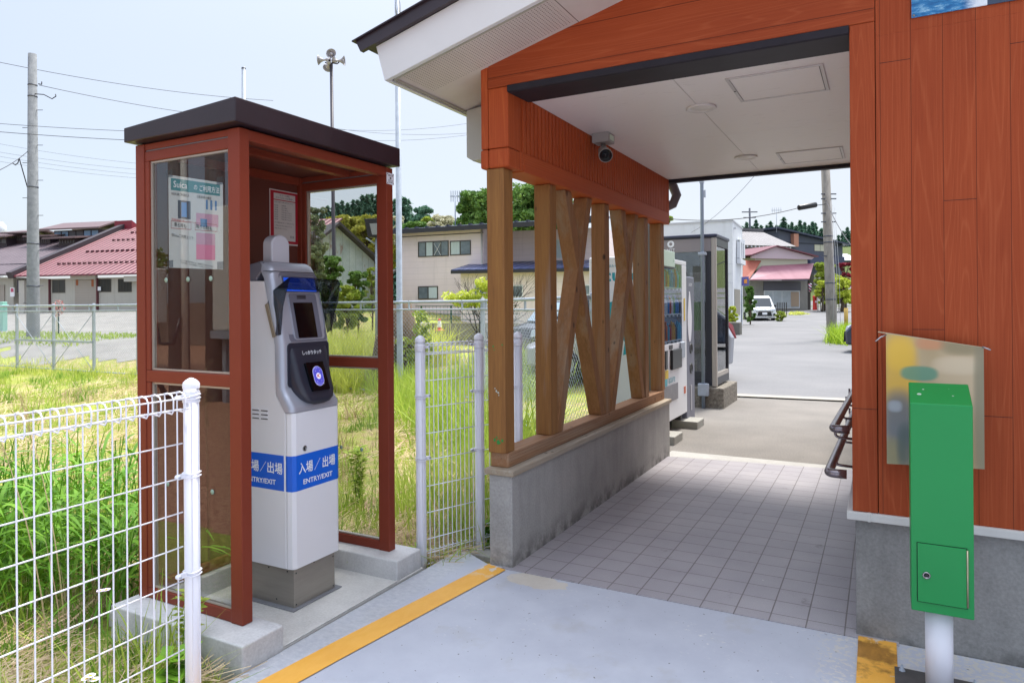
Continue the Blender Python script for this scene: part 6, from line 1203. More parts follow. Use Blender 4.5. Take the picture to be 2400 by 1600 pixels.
# side wall facing the road: window bay, porch, sign
S5 = House(1718, 39.0, 1743, 43.3); S5.root = H5.root; S5.z0 = 0; MS = H5.len
def sidebox(nm, mt, px0, py0, px1, py1, d0, d1):
    a, b_, c, d = S5.r(px0, py0, px1, py1); q = MB(); q.box(MS + d0, MS + d1, a, b_, c, d); return q.build(nm, mt, H5.root, local=True)
sidebox('window_recess', mat('recess_grey', '9c9ea3', .8), 1727, 580, 1737, 606, .002, .02); sidebox('window', M_win, 1728.5, 582, 1735.5, 604, .021, .03)
for px0, px1 in ((1726, 1729), (1731, 1733), (1736, 1739)): sidebox('window_pier', M_wsid, px0, 562, px1, 606, .03, .22)
sidebox('window_sill', M_wsid, 1726, 606, 1739, 622, .03, .25); sidebox('window_arch', M_wsid, 1726, 562, 1739, 574, .03, .20)
sidebox('porch_opening', mat('opening_beige', '8f8a80', .8), 1721, 677, 1735, 738, .002, .03); sidebox('vent_cap', MATS['cap_grey'], 1719.5, 533, 1721, 537, .002, .12)
for py in (618, 640, 662): 
    a_, b_, c_, d_ = H5.r(1700, py, 1716, py + 1); H5.part('wall_band', mat('band_white', 'c9ccd2', .5), (H5.len - 1.5, H5.len, -.012, -.001, c_, c_ + .03))
pq = at(1722, 700, 41.8)
SGn = empty('shop_sign', tuple(at(1746, 740, 40)), 0, 'square blue and orange shop sign on a thin post by the white building', 'sign'); pts = [at(1739, 670, 40), at(1755, 669, 40), at(1755, 648, 40), at(1739, 649, 40)]; b = MB(); b.hexa([p for p in pts] + [p + FW * .08 for p in pts]); b.build('panel', mat('sign_violet', '5a5a9a', .5), SGn); pts = [at(1744, 664, 39.95), at(1751, 664, 39.95), at(1751, 654, 39.95), at(1744, 655, 39.95)]; b = MB(); b.hexa([p for p in pts] + [p + FW * .02 for p in pts]); b.build('emblem', mat('sign_orange', 'd88a3a', .5), SGn); b = MB(); b.tube([at(1738, 648, 40.1), at(1738, 755, 40.1)], .04, 6); b.build('post', M_alu, SGn)

# barber shop
H6 = House(1752, 63.5, 1898, 66.0).start('barber_shop', 'old barber shop with faded pink metal roofs and a boarded shop window', z=.5)
def R6(x0, y0, x1, y1, o=0): return H6.r(x0, y0, x1, y1, o)
M_mortar = mat('grey_mortar', '7f7c78', .85, col2='989590', vscale=.8); M_pkroof = newmat('faded_pink_roof', .5); m = M_pkroof; oc = objc(m); c = ramp(m, noise(m, mapping(m, oc, (1, .3, .3)), .8, 4), (.3, '8c5664'), (.7, '9f6c7a')); setc(m, c)
a_, b_, c_, d_ = R6(1762, 657, 1893, 722); H6.part('wall', M_mortar, (a_ - .2, b_, 0, 8, -.6, d_))
a_, b_, c_, d_ = R6(1789, 660, 1876, 681); H6.part('sign_board', mat('slate_board', '5c5c66', .6), (a_, b_, -.06, -.002, c_, d_))
f = H6.window(1790, 681, 1874, 722, 0, frame=M_wfw, panes=4, fr=.07, glass=mat('frosted', 'b0b8be', .3, var=.1)); a_, b_, c_, d_ = R6(1853, 684, 1872, 718); H6.part('board', mat('board_tan', 'b09a86', .7), (a_, b_, -.05, -.032, c_, d_), f)
a_, b_, c_, d_ = R6(1786, 624, 1906, 657, -1.2); e1 = H6.uz(1758, 657, -1.2); e2 = H6.uz(1897, 655, -1.2); t1 = H6.uz(1785, 625, .6); t2 = H6.uz(1907, 619, .6)
b = MB(); b.hexa([(e1[0], -1.2, e1[1] - .5), (e2[0], -1.2, e2[1] - .5), (t2[0], .6, t2[1] - .5), (t1[0], .6, t1[1] - .5), (e1[0], -1.2, e1[1] - .42), (e2[0], -1.2, e2[1] - .42), (t2[0], .6, t2[1] - .42), (t1[0], .6, t1[1] - .42)]); b.build('lower_roof', M_pkroof, H6.root, local=True)
e3 = H6.uz(1740, 660, -1.1); t3 = H6.uz(1752, 612, .6); b = MB(); b.hexa([(e3[0], -1.1, e3[1] - .5), (e1[0] - .05, -1.1, e1[1] - .5), (t1[0] - .05, .6, t3[1] - .5), (t3[0] - .5, .6, t3[1] - .5), (e3[0], -1.1, e3[1] - .42), (e1[0] - .05, -1.1, e1[1] - .42), (t1[0] - .05, .6, t3[1] - .42), (t3[0] - .5, .6, t3[1] - .42)]); b.build('rusty_roof', mat('rusty_red_roof', '8c4434', .7, col2='a05a48', vscale=1.2), H6.root, local=True)
pk6 = H6.uz(1814, 578, .6); l6 = H6.uz(1758, 600, .6); r6 = H6.uz(1905, 603, .6); bl = H6.uz(1770, 628, .6); br_ = H6.uz(1893, 624, .6)
b = MB(); b.prism([(bl[0], bl[1] - .7), (br_[0], br_[1] - .9), (br_[0], r6[1] - .55), (pk6[0], pk6[1] - .55), (bl[0], l6[1] - .6)], 'y', .62, 8); b.build('upper_wall', mat('cream_wall', 'b9b6a4', .8), H6.root, local=True)
b = MB(); b.prism([(l6[0], l6[1] - .55 - .16), (r6[0] - .3, r6[1] - .5 - .22), (r6[0], r6[1] - .52), (pk6[0], pk6[1] - .52), (l6[0], l6[1] - .52)], 'y', .40, .60); b.build('gable_board', mat('pale_pink_board', 'c3b0b8', .6), H6.root, local=True)
for A_2, B_2 in ((l6, pk6), (pk6, r6)): b = MB(); ex = .25 if A_2 is pk6 else -.25; b.hexa([(A_2[0] + (ex if A_2 is l6 else 0), .1, A_2[1] - .5), (B_2[0] + (ex if B_2 is r6 else 0), .1, B_2[1] - .5), (B_2[0] + (ex if B_2 is r6 else 0), 8, B_2[1] - .5), (A_2[0] + (ex if A_2 is l6 else 0), 8, A_2[1] - .5), (A_2[0] + (ex if A_2 is l6 else 0), .1, A_2[1] - .4), (B_2[0] + (ex if B_2 is r6 else 0), .1, B_2[1] - .4), (B_2[0] + (ex if B_2 is r6 else 0), 8, B_2[1] - .4), (A_2[0] + (ex if A_2 is l6 else 0), 8, A_2[1] - .4)]); b.build('upper_roof', mat('maroon_roof', '6e3844', .5), H6.root, local=True)
H6.part('entrance', mat('dark_entrance', '3c3634', .8), (H6.uz(1893, 690)[0] + .003, H6.uz(1911, 690)[0], .6, 8, -.5, H6.uz(1900, 658)[1] - .5)); H6.part('upper_box', mat('box_grey', '9b988f', .7), (H6.uz(1905, 640)[0], H6.uz(1919, 640)[0], -.2, .59, H6.uz(1905, 668)[1] - .5, H6.uz(1905, 642)[1] - .5))
p = at(1899, 674, 62.5); root = empty('barber_pole', tuple(p), 0, 'striped barber pole hung beside the shop entrance', 'sign'); b = MB(); b.lathe([(0, -.38), (.13, -.36), (.13, .36), (0, .38)], p, 12)
m = newmat('barber_stripes', .4); oc = objc(m); sp = nd(m, 'SeparateXYZ'); lk(m, oc, sp.inputs[0]); fr = math_(m, 'FRACT', math_(m, 'MULTIPLY', math_(m, 'ADD', sp.outputs['Z'], math_(m, 'MULTIPLY', sp.outputs['X'], .8)), 3.6)); setc(m, mixc(m, math_(m, 'LESS_THAN', fr, .33), mixc(m, math_(m, 'GREATER_THAN', fr, .66), 'd8d8dc', 'b04050'), '303a6a')); b.build('cylinder', m, root)
p = at(1910, 721, 61.5); root = empty('post_box', tuple(p), 0, 'red cylindrical post box standing by the shop corner', 'post box'); M_pb = mat('post_red', 'c0281e', .35); b = MB(); b.lathe([(.19, -.2), (.19, .0), (.17, .04), (.17, .86), (.20, .90), (.20, .96), (.15, 1.04), (0, 1.08)], p, 20); b.build('body', M_pb, root)
b = MB(); q = p - FW * .175 + UP * .75; b.hexa([q + RT * a + UP * c + FW * d for d in (0, -.02) for a, c in ((-.07, 0), (.07, 0), (.07, .03), (-.07, .03))]); b.build('slot', M_black, root); b = MB(); q = p - FW * .176 + UP * .45; b.hexa([q + RT * a + UP * c + FW * d for d in (0, -.012) for a, c in ((-.06, 0), (.06, 0), (.06, .16), (-.06, .16))]); b.build('collection_plate', M_white, root)
# grey tiled roof house
H7 = House(1735, 76, 1868, 79).start('tiled_house', 'house with a broad grey tiled hip roof behind the barber shop', z=1.2)
ez = H7.uz(1800, 576)[1] - 1.2; tz = H7.uz(1780, 541, 4)[1] - 1.2; x0_, x1_ = H7.uz(1700, 576)[0], H7.uz(1858, 573)[0]; xt = H7.uz(1792, 541, 4)[0]
H7.part('wall', mat('white_plaster', 'c2c2c8', .8), (x0_, x1_ - .8, .9, 9, -1, ez - .05)); b = MB(); b.add([(x0_, 0, ez), (x1_ + .3, -.2, ez), (xt, 4.5, tz), (x0_, 4.5, tz), (x1_ + 1.6, 9, ez - .1), (x0_, 9, ez - .1)], [(0, 1, 2, 3), (1, 4, 2), (3, 2, 4, 5), (0, 5, 4, 1)]); b.build('roof', tileroof('grey_tile_roof', '6a676b', '7c797c', 'X', .5, .55), H7.root, local=True)
b = MB(); b.box(x0_, xt + .1, 4.3, 4.8, tz - .02, tz + .3); b.build('ridge', mat('ridge_grey', '5c5a5e', .6), H7.root, local=True)
b = MB(); x = x0_ + .2
while x < x1_: b.box(x, x + .13, -.02, .5, ez - .22, ez - .03); x += .55
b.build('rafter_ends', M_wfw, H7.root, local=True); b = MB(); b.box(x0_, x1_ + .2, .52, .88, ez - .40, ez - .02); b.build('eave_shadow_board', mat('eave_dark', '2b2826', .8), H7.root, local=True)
# dark house
H8 = House(1800, 84, 1960, 90).start('dark_house', 'dark grey-blue clad house with a shallow sloping roof on the hillside', z=1.5)
M_dk = lapsiding('slate_cladding', '565a68', .35, .85); t0 = H8.uz(1830, 538); t1 = H8.uz(1962, 570); b = MB(); xa, xb = H8.uz(1825, 600)[0], H8.uz(1975, 600)[0]; b.prism([(xa, -2), (xb, -2), (xb, t1[1] - 1.5 - .15), (xa, t0[1] - 1.5 - .1)], 'y', 0, 9); b.build('wall', M_dk, H8.root, local=True)
b = MB(); b.hexa([(xa - .8, -.6, t0[1] - 1.45), (xb + .8, -.6, t1[1] - 1.75), (xb + .8, 9, t1[1] - 1.75), (xa - .8, 9, t0[1] - 1.45), (xa - .8, -.6, t0[1] - 1.25), (xb + .8, -.6, t1[1] - 1.55), (xb + .8, 9, t1[1] - 1.55), (xa - .8, 9, t0[1] - 1.25)]); b.build('roof', mat('navy_metal_roof', '343a50', .45), H8.root, local=True)
H8.window(1908, 571, 1936, 590, 0, panes=2, glass=mat('cream_pane', 'c9c6ae', .4)); a_, b_, c_, d_ = H8.r(1880, 600, 1960, 622); H8.part('balcony', mat('balcony_navy', '3f4560', .6), (a_, b_, -1.2, -.003, c_, d_)); a_, b_, c_, d_ = H8.r(1853, 548, 1864, 560); H8.part('chimney', mat('brick_chimney', 'b5806a', .8), (a_, b_, -.5, .1, c_ - 1, d_)); H8.part('belt', mat('belt_dark', '2f3340', .6), (xa, xb - .3, -.05, -.003, H8.uz(1850, 568)[1] - 1.6, H8.uz(1850, 568)[1] - 1.45))
# distant low roof at right
H9 = House(1962, 95, 2010, 95).start('far_house', 'small distant house with a pale roof at the right of the utility pole', z=2); a_, b_, c_, d_ = H9.r(1965, 612, 2010, 640); H9.part('wall', mat('far_wall', '8c8c92', .8), (a_, b_, 0, 6, -3, d_)); b = MB(); b.hexa([(a_ - .8, -.8, d_), (b_, -.8, d_), (b_, 3, d_ + 1.1), (a_ + .5, 3, d_ + 1.1), (a_ - .8, -.8, d_ + .1), (b_, -.8, d_ + .1), (b_, 3, d_ + 1.2), (a_ + .5, 3, d_ + 1.2)]); b.build('roof', mat('far_roof', 'b8bcc4', .6), H9.root, local=True)
aerial(1820, 492, 545, 79, 'thin television aerial on the tiled house roof')
# greenery and railings beyond
tree_px(1935, 612, 722, 63, 60, 34, 150, .16, M_lf2, 'yellow-green tree right of the barber shop', seed=30); tree_px(1972, 650, 724, 60, 60, 34, 150, .15, M_lime, 'bright lime shrub right of the utility pole', cat='bush', nm='bush', seed=31); tree_px(1980, 612, 680, 70, 36, 18, 130, .16, M_red, 'tree with dark red leaves right of the utility pole', seed=32, nm='red_leaf_tree'); tree_px(1928, 655, 722, 61, 30, 14, 120, .13, M_lime, 'small lime bush beside the red post box', cat='bush', nm='bush', seed=33)
tree_px(1758, 668, 752, 44, 26, 26, 120, .12, M_lf1, 'ivy-like dark green shrub climbing the corner of the white building', cat='bush', nm='bush', seed=34, low=.05, trunk=.05); tree_px(1718, 716, 764, 33, 24, 24, 170, .07, M_lime, 'clipped lime hedge bush in a planter by the telephone box', cat='bush', nm='bush', seed=35, low=.1, trunk=.04)
p = at(1720, 770, 31); box_thing('stone_planter', (p.x - .3, p.x + .3, p.y - .3, p.y + .3, -.3, .55), mat('planter_stone', '66645e', .9, var=.15), 'rough stone planter under the clipped lime hedge', 'planter', .03)
tree_px(1832, 730, 757, 50, 26, 14, 120, .09, M_lf2, 'low weeds and red flowers beside the white minivan', cat='bush', nm='bush', seed=36, low=.05, trunk=.02); tree_px(1862, 733, 756 - 6, 58, 70, 18, 120, .09, M_gr2, 'low bright grass clump before the barber shop', cat='bush', nm='bush', seed=37, low=.02, trunk=.02)
FR = Facade(1917, 60.5, 1990, 61.5); root = empty('railing', (FR.o.x, FR.o.y, FR.uz(1917, 722)[1]), FR.rot, 'low grey railing in front of the shrubs beyond the post box', 'fence'); b = MB(); hh = 1.0; x = 0
while x < FR.len: b.box(x, x + .05, 0, .05, -.3, hh); x += .28
b.box(0, FR.len, 0, .05, hh - .05, hh); b.build('bars', mat('railing_grey', '6f6b66', .6), root, local=True)
FR2 = Facade(1822, 56, 1846, 57); root = empty('railing', (FR2.o.x, FR2.o.y, FR2.uz(1822, 745)[1]), FR2.rot, 'short dark railing right of the white minivan', 'fence'); b = MB(); x = 0
while x < FR2.len: b.box(x, x + .05, 0, .05, -.3, 1.25); x += .28
b.build('bars', mat('railing_dark', '3a3634', .6), root, local=True)
# big utility pole and grass mound
UP_, Ut, Ug = ppole(1932, 330, 1951, 806, 26.5, .19, .15, 'weathered concrete utility pole by the road, seen through the passage', m=mat('pole_weathered', '6f6a64', .9, col2='8c867f', vscale=9, stretch=(1, 1, .3), bump=.3), bands=(.53, .50, .30, .22), steps=False)
for i, py in enumerate((455, 466, 500, 520, 600)): q = at(1940, py, 26.4); b = MB(); b.bar(q - RT * .25, q + RT * .32, .04, .04); b.build('cable_clamp', M_band, UP_)
for k in range(3): b = MB(); b.tube([at(1946 + k * 5, 470 + k * 8, 26.2), at(1955 + k * 6, 640, 26.1), at(1952 + k * 9, 770, 26)], .007, 5); b.build('guy_cable', mat('cable_grey', 'b5b5b8', .5), UP_)
wire([(1560, 512, 24), .25, (1890, 482, 26)], 'wire with a black sleeve leading to the road utility pole', .014); wire([(1890, 482, 26), .02, (1936, 478, 26.4)], 'short wire between the black sleeve and the road utility pole', .014)
b = MB(); b.tube([at(1872, 487, 25.9), at(1912, 480, 26.1)], .10, 12); tag(b.build('cable_sleeve', M_black, bevel=.01), 'black cable closure hanging on the wire left of the road utility pole', 'cable box')
wire([(1620, 545, 30), .2, (1770, 410, 24)], 'diagonal faint wire behind the passage', .007)
wire([(1936, 470, 26.4), .3, (2060, 640, 14)], 'wire dropping to the right from the road utility pole', .012)
XP, _, _ = ppole(1757, 488, 1758, 560, 90, .12, .12, 'thin distant pole with crossarms above the tiled roof', m=M_band, nm='utility_pole', steps=False); q = at(1757, 497, 90); b = MB(); b.bar(q - RT * 1.0, q + RT * 1.0, .12, .12); q = at(1757, 510, 90); b.bar(q - RT * .8, q + RT * .8, .12, .12); b.build('crossarms', M_band, XP)
pm = at(1960, 806, 23.8); P_ = np.stack([RNG.normal(pm.x + .30, .24, 1500), RNG.normal(pm.y + .8, .6, 1500), np.zeros(1500)], 1); P_[:, 2] = gz(P_[:, 0], P_[:, 1]); V, F = blades(P_, r_(1500, .25, .85), r_(1500, .02, .035), .35)
npmesh('roadside_grass', V, F, leafmat('fresh_grass', '7da01c', 'a4c42c', 'c6dc50'), kind='stuff', label='bright green grass tuft at the foot of the road utility pole', cat='grass')
b = MB(); p = at(1983, 748, 36); b.tube([(p.x, p.y, 0), (p.x, p.y, p.z + .58)], .10, 10); tag(b.build('bollard', mat('bollard_yellow', 'a88a3c', .6, var=.2)), 'worn yellow bollard beside the dark car at the roadside', 'bollard')

# ================================================================ vehicles
M_tyre = mat('tyre', '1b1b1d', .8); M_rim = mat('rim', 'a2a4aa', .3, metal=.8); M_cg = mat('car_glass', '2b333a', .06); M_tail = mat('tail_light', '7c1420', .2); M_head = mat('head_light', 'c8d0d8', .12, metal=.3)
def car(label, paint, pos, rz, L_, W_, H_, prof, glass, wheels, wr=.30, kind='hatchback', front=None):
    """prof: side outline (x,z) x=0 front .. L rear; glass: list of side window outlines"""
    root = empty('parked_car', pos, rz, label, 'car', 'parked cars'); n = len(prof); V = []; F = []; ws = [-1, -.92, -.5, .5, .92, 1]
    def half(z): return W_ / 2 * (1 - .22 * max(0, (z - H_ * .56) / (H_ * .44)) ** 1.1) * (1 - .05 * max(0, (.45 - z) / .45))
    for w_ in ws:
        for (x, z) in prof:
            s = abs(w_); sh = 0 if s < .95 else .05; cxm = L_ / 2; xx = x + (cxm - x) * sh * .7 + (cxm - x) * (.03 if s > .6 else 0); zz = z - (.04 if s > .95 and z > H_ * .8 else 0) + (.03 if s > .95 and z < .3 else 0); V.append((xx, w_ * half(z), zz))
    for a in range(len(ws) - 1):
        for i in range(n): j = (i + 1) % n; F.append((a * n + i, a * n + j, (a + 1) * n + j, (a + 1) * n + i))
    F.append(tuple(range(n))); F.append(tuple((len(ws) - 1) * n + i for i in range(n - 1, -1, -1)))
    b = MB(); b.add(V, F); b.build('body', paint, root, local=True, bevel=.03, seg=3, smooth=False)
    for sg in (1, -1):
        for g in glass:
            b = MB(); q = [(x, sg * (half(z) + .004), z) for x, z in g]; b.add(q + [(x, y - sg * .02, z) for x, y, z in q], [tuple(range(len(q))), tuple(range(2 * len(q) - 1, len(q) - 1, -1))] + [(i, (i + 1) % len(q), len(q) + (i + 1) % len(q), len(q) + i) for i in range(len(q))]); b.build('side_window', M_cg, root, local=True)
        for xw in wheels:
            b = MB(); b.lathe([(0, -.10), (wr, -.09), (wr, .09), (wr * .9, .105), (wr * .66, .105)], (xw, sg * (W_ / 2 - .09), wr), 22, (0, sg, 0)); wh = b.build('wheel', M_tyre, root, local=True)
            b = MB(); b.lathe([(wr * .66, .10), (wr * .6, .085), (wr * .25, .075), (0, .09)], (xw, sg * (W_ / 2 - .09), wr), 22, (0, sg, 0)); 
            for k in range(5): a = 2 * pi * k / 5; b.bar((xw, sg * (W_ / 2 + .004), wr), (xw + cos(a) * wr * .62, sg * (W_ / 2 + .01), wr + sin(a) * wr * .62), .05, .03)
            b.build('rim', M_rim, wh, local=True)
            b = MB(); b.lathe([(wr + .05, -.02), (wr + .05, .093)], (xw, sg * (W_ / 2 - .09), wr + .02), 22, (0, sg, 0)); b.build('wheel_arch', M_black, root, local=True)
    return root, half
def cq(root, half, nm, m, pts, off=0.0): b = MB(); q = [Vector(p) for p in pts]; n_ = (q[1] - q[0]).cross(q[2] - q[0]).normalized(); n_ = n_ if n_.dot(sum(q, Vector()) / len(q) - Vector((1.9, 0, .75))) > 0 else -n_; b.add([p + n_ * off for p in q] + [p + n_ * (off - .03) for p in q], [tuple(range(len(q))), tuple(range(2 * len(q) - 1, len(q) - 1, -1))] + [(i, (i + 1) % len(q), len(q) + (i + 1) % len(q), len(q) + i) for i in range(len(q))]); return b.build(nm, m, root, local=True)
# white tall minivan, nose towards the camera
p = at(1792, 752, 51); vdir = atan2(-p.y, -p.x)
prof = [(0, .22), (-.02, .55), (.04, .86), (.42, 1.0), (.95, 1.72), (1.3, 1.84), (3.4, 1.86), (3.62, 1.78), (3.7, .9), (3.68, .25), (3.2, .18), (.4, .16)]
prof = [(x, z) for x, z in prof]; 
vroot, vh = car('white boxy minivan with dark grille parked nose out beside the barber shop', mat('car_white', 'dfe1e4', .25, coat=.5), (0, 0, 0), 0, 3.7, 1.66, 1.86, prof, [[(1.0, 1.05), (1.05, 1.6), (3.3, 1.66), (3.4, 1.05)]], (.62, 3.05), .29)
cq(vroot, vh, 'windscreen', M_cg, [(.46, .64, 1.03), (.92, .58, 1.66), (.92, -.58, 1.66), (.46, -.64, 1.03)], .03); cq(vroot, vh, 'grille', M_black, [(-.02, .52, .36), (.0, .42, .74), (.0, -.42, .74), (-.02, -.52, .36)], .035)
cq(vroot, vh, 'number_plate', M_white, [(-.03, .17, .46), (-.02, .17, .62), (-.02, -.17, .62), (-.03, -.17, .46)], .065)
for sg in (1, -1): cq(vroot, vh, 'headlight', M_head, [(.0, sg * .46, .74), (.03, sg * .46, .84), (.08, sg * .78, .88), (.06, sg * .78, .76)][::sg], .04); cq(vroot, vh, 'fog_light', M_black, [(.0, sg * .62, .36), (.0, sg * .60, .52), (.05, sg * .76, .56), (.05, sg * .76, .40)][::sg], .035)
b = MB(); b.box(-.07, -.03, -.60, .60, .66, .70); b.build('chrome_strip', mat('chrome', '9a9a9a'), vroot, local=True)
for sg in (1, -1): b = MB(); b.box(.62, .80, sg * .80, sg * .98, 1.02, 1.18); b.build('mirror', M_black, vroot, local=True, bevel=.03)
vroot.location = (p.x, p.y, p.z); vroot.rotation_euler = (0, 0, vdir + pi + .22)
# silver hatchback behind telephone box: seen from its rear right corner
p = at(1703, 862, 14.2)
prof2 = [(0, .30), (.02, .62), (.9, .92), (1.5, 1.38), (2.2, 1.48), (3.3, 1.42), (3.85, 1.05), (3.98, .80), (3.95, .32), (3.4, .20), (.5, .20)]
sroot, sh_ = car('silver hatchback parked behind the telephone box, its tail seen through the glass', mat('car_silver', 'a9adb4', .28, metal=.35, coat=.4), (0, 0, 0), 0, 4.0, 1.69, 1.48, prof2, [[(1.35, .98), (1.75, 1.34), (3.1, 1.34), (3.45, 1.0)]], (.75, 3.25), .31)
for sg in (1, -1): cq(sroot, sh_, 'tail_light', M_tail, [(3.62, sg * .845, .82), (3.72, sg * .80, 1.16), (3.93, sg * .60, 1.02), (3.99, sg * .62, .78)][::sg], .012)
cq(sroot, sh_, 'rear_window', M_cg, [(3.36, -.56, 1.38), (3.36, .56, 1.38), (3.80, .64, 1.08), (3.80, -.64, 1.08)][::-1], .02)
ra_ = radians(24); sroot.location = (p.x - 3.98 * cos(ra_) + .12, p.y - 3.98 * sin(ra_) - .5, -.04); sroot.rotation_euler = (0, 0, ra_)
# dark car right edge
p = at(1985, 815, 20.5); droot, dh = car('dark blue car at the right roadside, mostly hidden by the orange wall', mat('car_navy', '1c2438', .2, coat=.8), (0, 0, 0), 0, 4.2, 1.70, 1.5, [(0, .25), (-.02, .60), (.15, .80), (1.1, .98), (1.7, 1.45), (2.3, 1.53), (3.6, 1.48), (4.15, 1.0), (4.2, .3), (3.6, .2), (.5, .2)], [[(1.45, 1.0), (1.8, 1.38), (3.3, 1.38), (3.6, 1.0)]], (.8, 3.35), .31)
for sg in (1, -1): cq(droot, dh, 'headlight', M_head, [(.02, sg * .5, .62), (.06, sg * .5, .74), (.4, sg * .82, .86), (.25, sg * .82, .66)][::sg], .03)
cq(droot, dh, 'grille', M_black, [(-.02, .5, .3), (0, .5, .6), (0, -.5, .6), (-.02, -.5, .3)], .03); droot.location = (p.x + .05, p.y, -.04); droot.rotation_euler = (0, 0, radians(-8))
# black kei car behind the fence and the timber screen
p = at(1222, 778, 18); kroot, kh = car('black and silver small car parked beyond the fence, seen between the timber posts', mat('car_black', '16171c', .2, coat=.8), (0, 0, 0), 0, 3.4, 1.48, 1.62, [(0, .22), (0, .60), (.1, .85), (.6, .98), (1.05, 1.52), (1.4, 1.62), (3.1, 1.62), (3.35, 1.0), (3.4, .25), (2.9, .18), (.4, .18)], [[(.9, 1.0), (1.2, 1.48), (2.95, 1.48), (3.1, 1.0)]], (.6, 2.8), .27)
cq(kroot, kh, 'windscreen', mat('bright_windscreen', '9fb4c2', .08), [(.62, .58, 1.0), (1.04, .5, 1.48), (1.04, -.5, 1.48), (.62, -.58, 1.0)], .03)
for sg in (1, -1): cq(kroot, kh, 'headlight', M_head, [(.0, sg * .42, .62), (.05, sg * .42, .80), (.2, sg * .70, .88), (.12, sg * .70, .66)][::sg], .03)
kroot.location = (p.x, p.y, gzf(p.x, p.y)); kroot.rotation_euler = (0, 0, radians(62))
OBJ = False
# ================================================================ drink machine, bin, telephone box
VM = empty('vending_machine', (-2.41, 7.6, .05), 0, 'white drinks vending machine with teal swoosh, standing beyond the timber screen', 'vending machine')
M_vm = mat('vending_white', 'e2e4e8', .3, var=.02); M_teal = mat('vending_teal', '1f9cab', .35)
vx0, vx1, vy0, vy1, vz0, vz1 = -2.80, -2.035, 7.03, 8.19, .11, 1.90
b = MB(); b.box(vx0, vx1 - .06, vy0, vy1, vz0, vz1); b.build('cabinet', M_vm, VM, bevel=.015)
b = MB(); b.box(vx1 - .0595, vx1, vy0 + .01, vy1 - .01, vz0 + .02, .965); b.box(vx1 - .0595, vx1, vy0 + .01, vy0 + .075, .9655, 1.84); b.box(vx1 - .0595, vx1, vy1 - .22, vy1 - .01, .9655, 1.84); b.box(vx1 - .0595, vx1, vy0 + .01, vy1 - .01, 1.8405, vz1 - .01); b.build('door', M_vm, VM, bevel=.006)
b = MB(); b.box(vx1 - .058, vx1 - .054, vy0 + .076, vy1 - .221, .966, 1.84); b.build('display_back', mat('display_blue', '9fb3cc', .4), VM)
cols = ['2f7fc8', 'd8e4ee', '4aa05a', 'c84a3a', 'e0b040', '6a4aa8', 'e8e8ea', '3a3a44', 'e07a3a', '58b8d8']
CM = [mat('can_' + c, c, .3, metal=.1) for c in cols]
for r_i, z in enumerate((1.60, 1.31, 1.02)):
    b = MB(); b.box(vx1 - .0535, vx1 - .006, vy0 + .076, vy1 - .221, z - .035, z - .022); b.build('shelf', M_vm, VM)
    for i in range(11):
        y = vy0 + .12 + i * .079; h_ = (.19, .17, .21)[(i + r_i) % 3]; b = MB(); b.lathe([(0, 0), (.022, .0), (.023, .02), (.023, h_ * .72), (.012, h_ * .85), (.012, h_ * .97), (0, h_)], (vx1 - .030, y, z - .0215), 12); b.build('drink_sample', random.choice(CM), VM)
        b = MB(); b.box(vx1 - .012, vx1 - .002, y - .026, y + .026, z - .055, z - .036); b.build('select_button', mat('button_dark', '3c4450', .3) if i % 2 else M_vm, VM)
b = MB(); b.box(vx1 - .0015, vx1 + .0005, vy0 + .077, vy1 - .222, .967, 1.839); b.build('display_glass', glassmat('display_glass', (.85, .9, .95, 1), .8), VM)
b = MB(); b.box(vx1 + .001, vx1 + .05, vy0 + .03, vy0 + .46, 1.79, 1.955); s_n = b.build('top_sign', mat('sign_pale_green', 'c3dccb', .4), VM, bevel=.004); b = MB(); b.box(vx1 + .0005, vx1 + .047, vy0 + .02, vy0 + .47, 1.775, 1.789); b.build('sign_frame', M_dkgrey, VM)
lettering([('5-', .05, (vx1 + .0505, vy0 + .40, 1.86), J, Z, 'CENTER')], mat('ink_green', '2f7a52', .5), VM)
def vf(nm, y0, y1, z0, z1, m, d=.004, bev=0): b = MB(); b.box(vx1 + .0005, vx1 + d, y0, y1, z0, z1); return b.build(nm, m, VM, bevel=bev)
vf('yellow_label', vy1 - .14, vy1 - .09, 1.20, 1.46, mat('label_yellow', 'd8b83a', .5)); vf('bill_slot', vy0 + .22, vy0 + .30, .70, .90, M_black, .01, .003); vf('card_reader', vy0 + .42, vy0 + .82, .68, .90, M_black, .03, .01); vf('coin_unit', vy1 - .34, vy1 - .16, .78, .96, M_alu, .02, .006); vf('yellow_label', vy0 + .22, vy0 + .34, .60, .69, MATS['label_yellow']); vf('small_panel', vy0 + .38, vy0 + .52, .905, .95, M_dkgrey); vf('pickup_port', vy0 + .10, vy0 + .72, .34, .52, mat('port_grey', '6c6a72', .3, var=.2, vscale=8), .008, .003); vf('teal_patch', vy0 + .05, vy0 + .30, .525, .60, M_teal); vf('teal_patch', vy0 + .05, vy0 + .14, .20, .335, M_teal); vf('round_button', vy1 - .16, vy1 - .08, .36, .44, mat('vend_orange', 'c8603a', .4)); 
lettering([('acure', .12, (vx1 + .0045, vy0 + .34, .58), J, Z, 'LEFT', 1.0)], M_teal, VM)
lettering([('acure', .19, (vx0 + .05, vy0 - .002, 1.70), K, Z, 'LEFT', 1.25, .004), ('飲みもの いつでも', .035, (vx0 + .22, vy0 - .002, 1.80), K, Z, 'LEFT'), ('ついで', .035, (vx0 + .30, vy0 - .002, 1.60), K, Z, 'LEFT')], M_teal, VM)
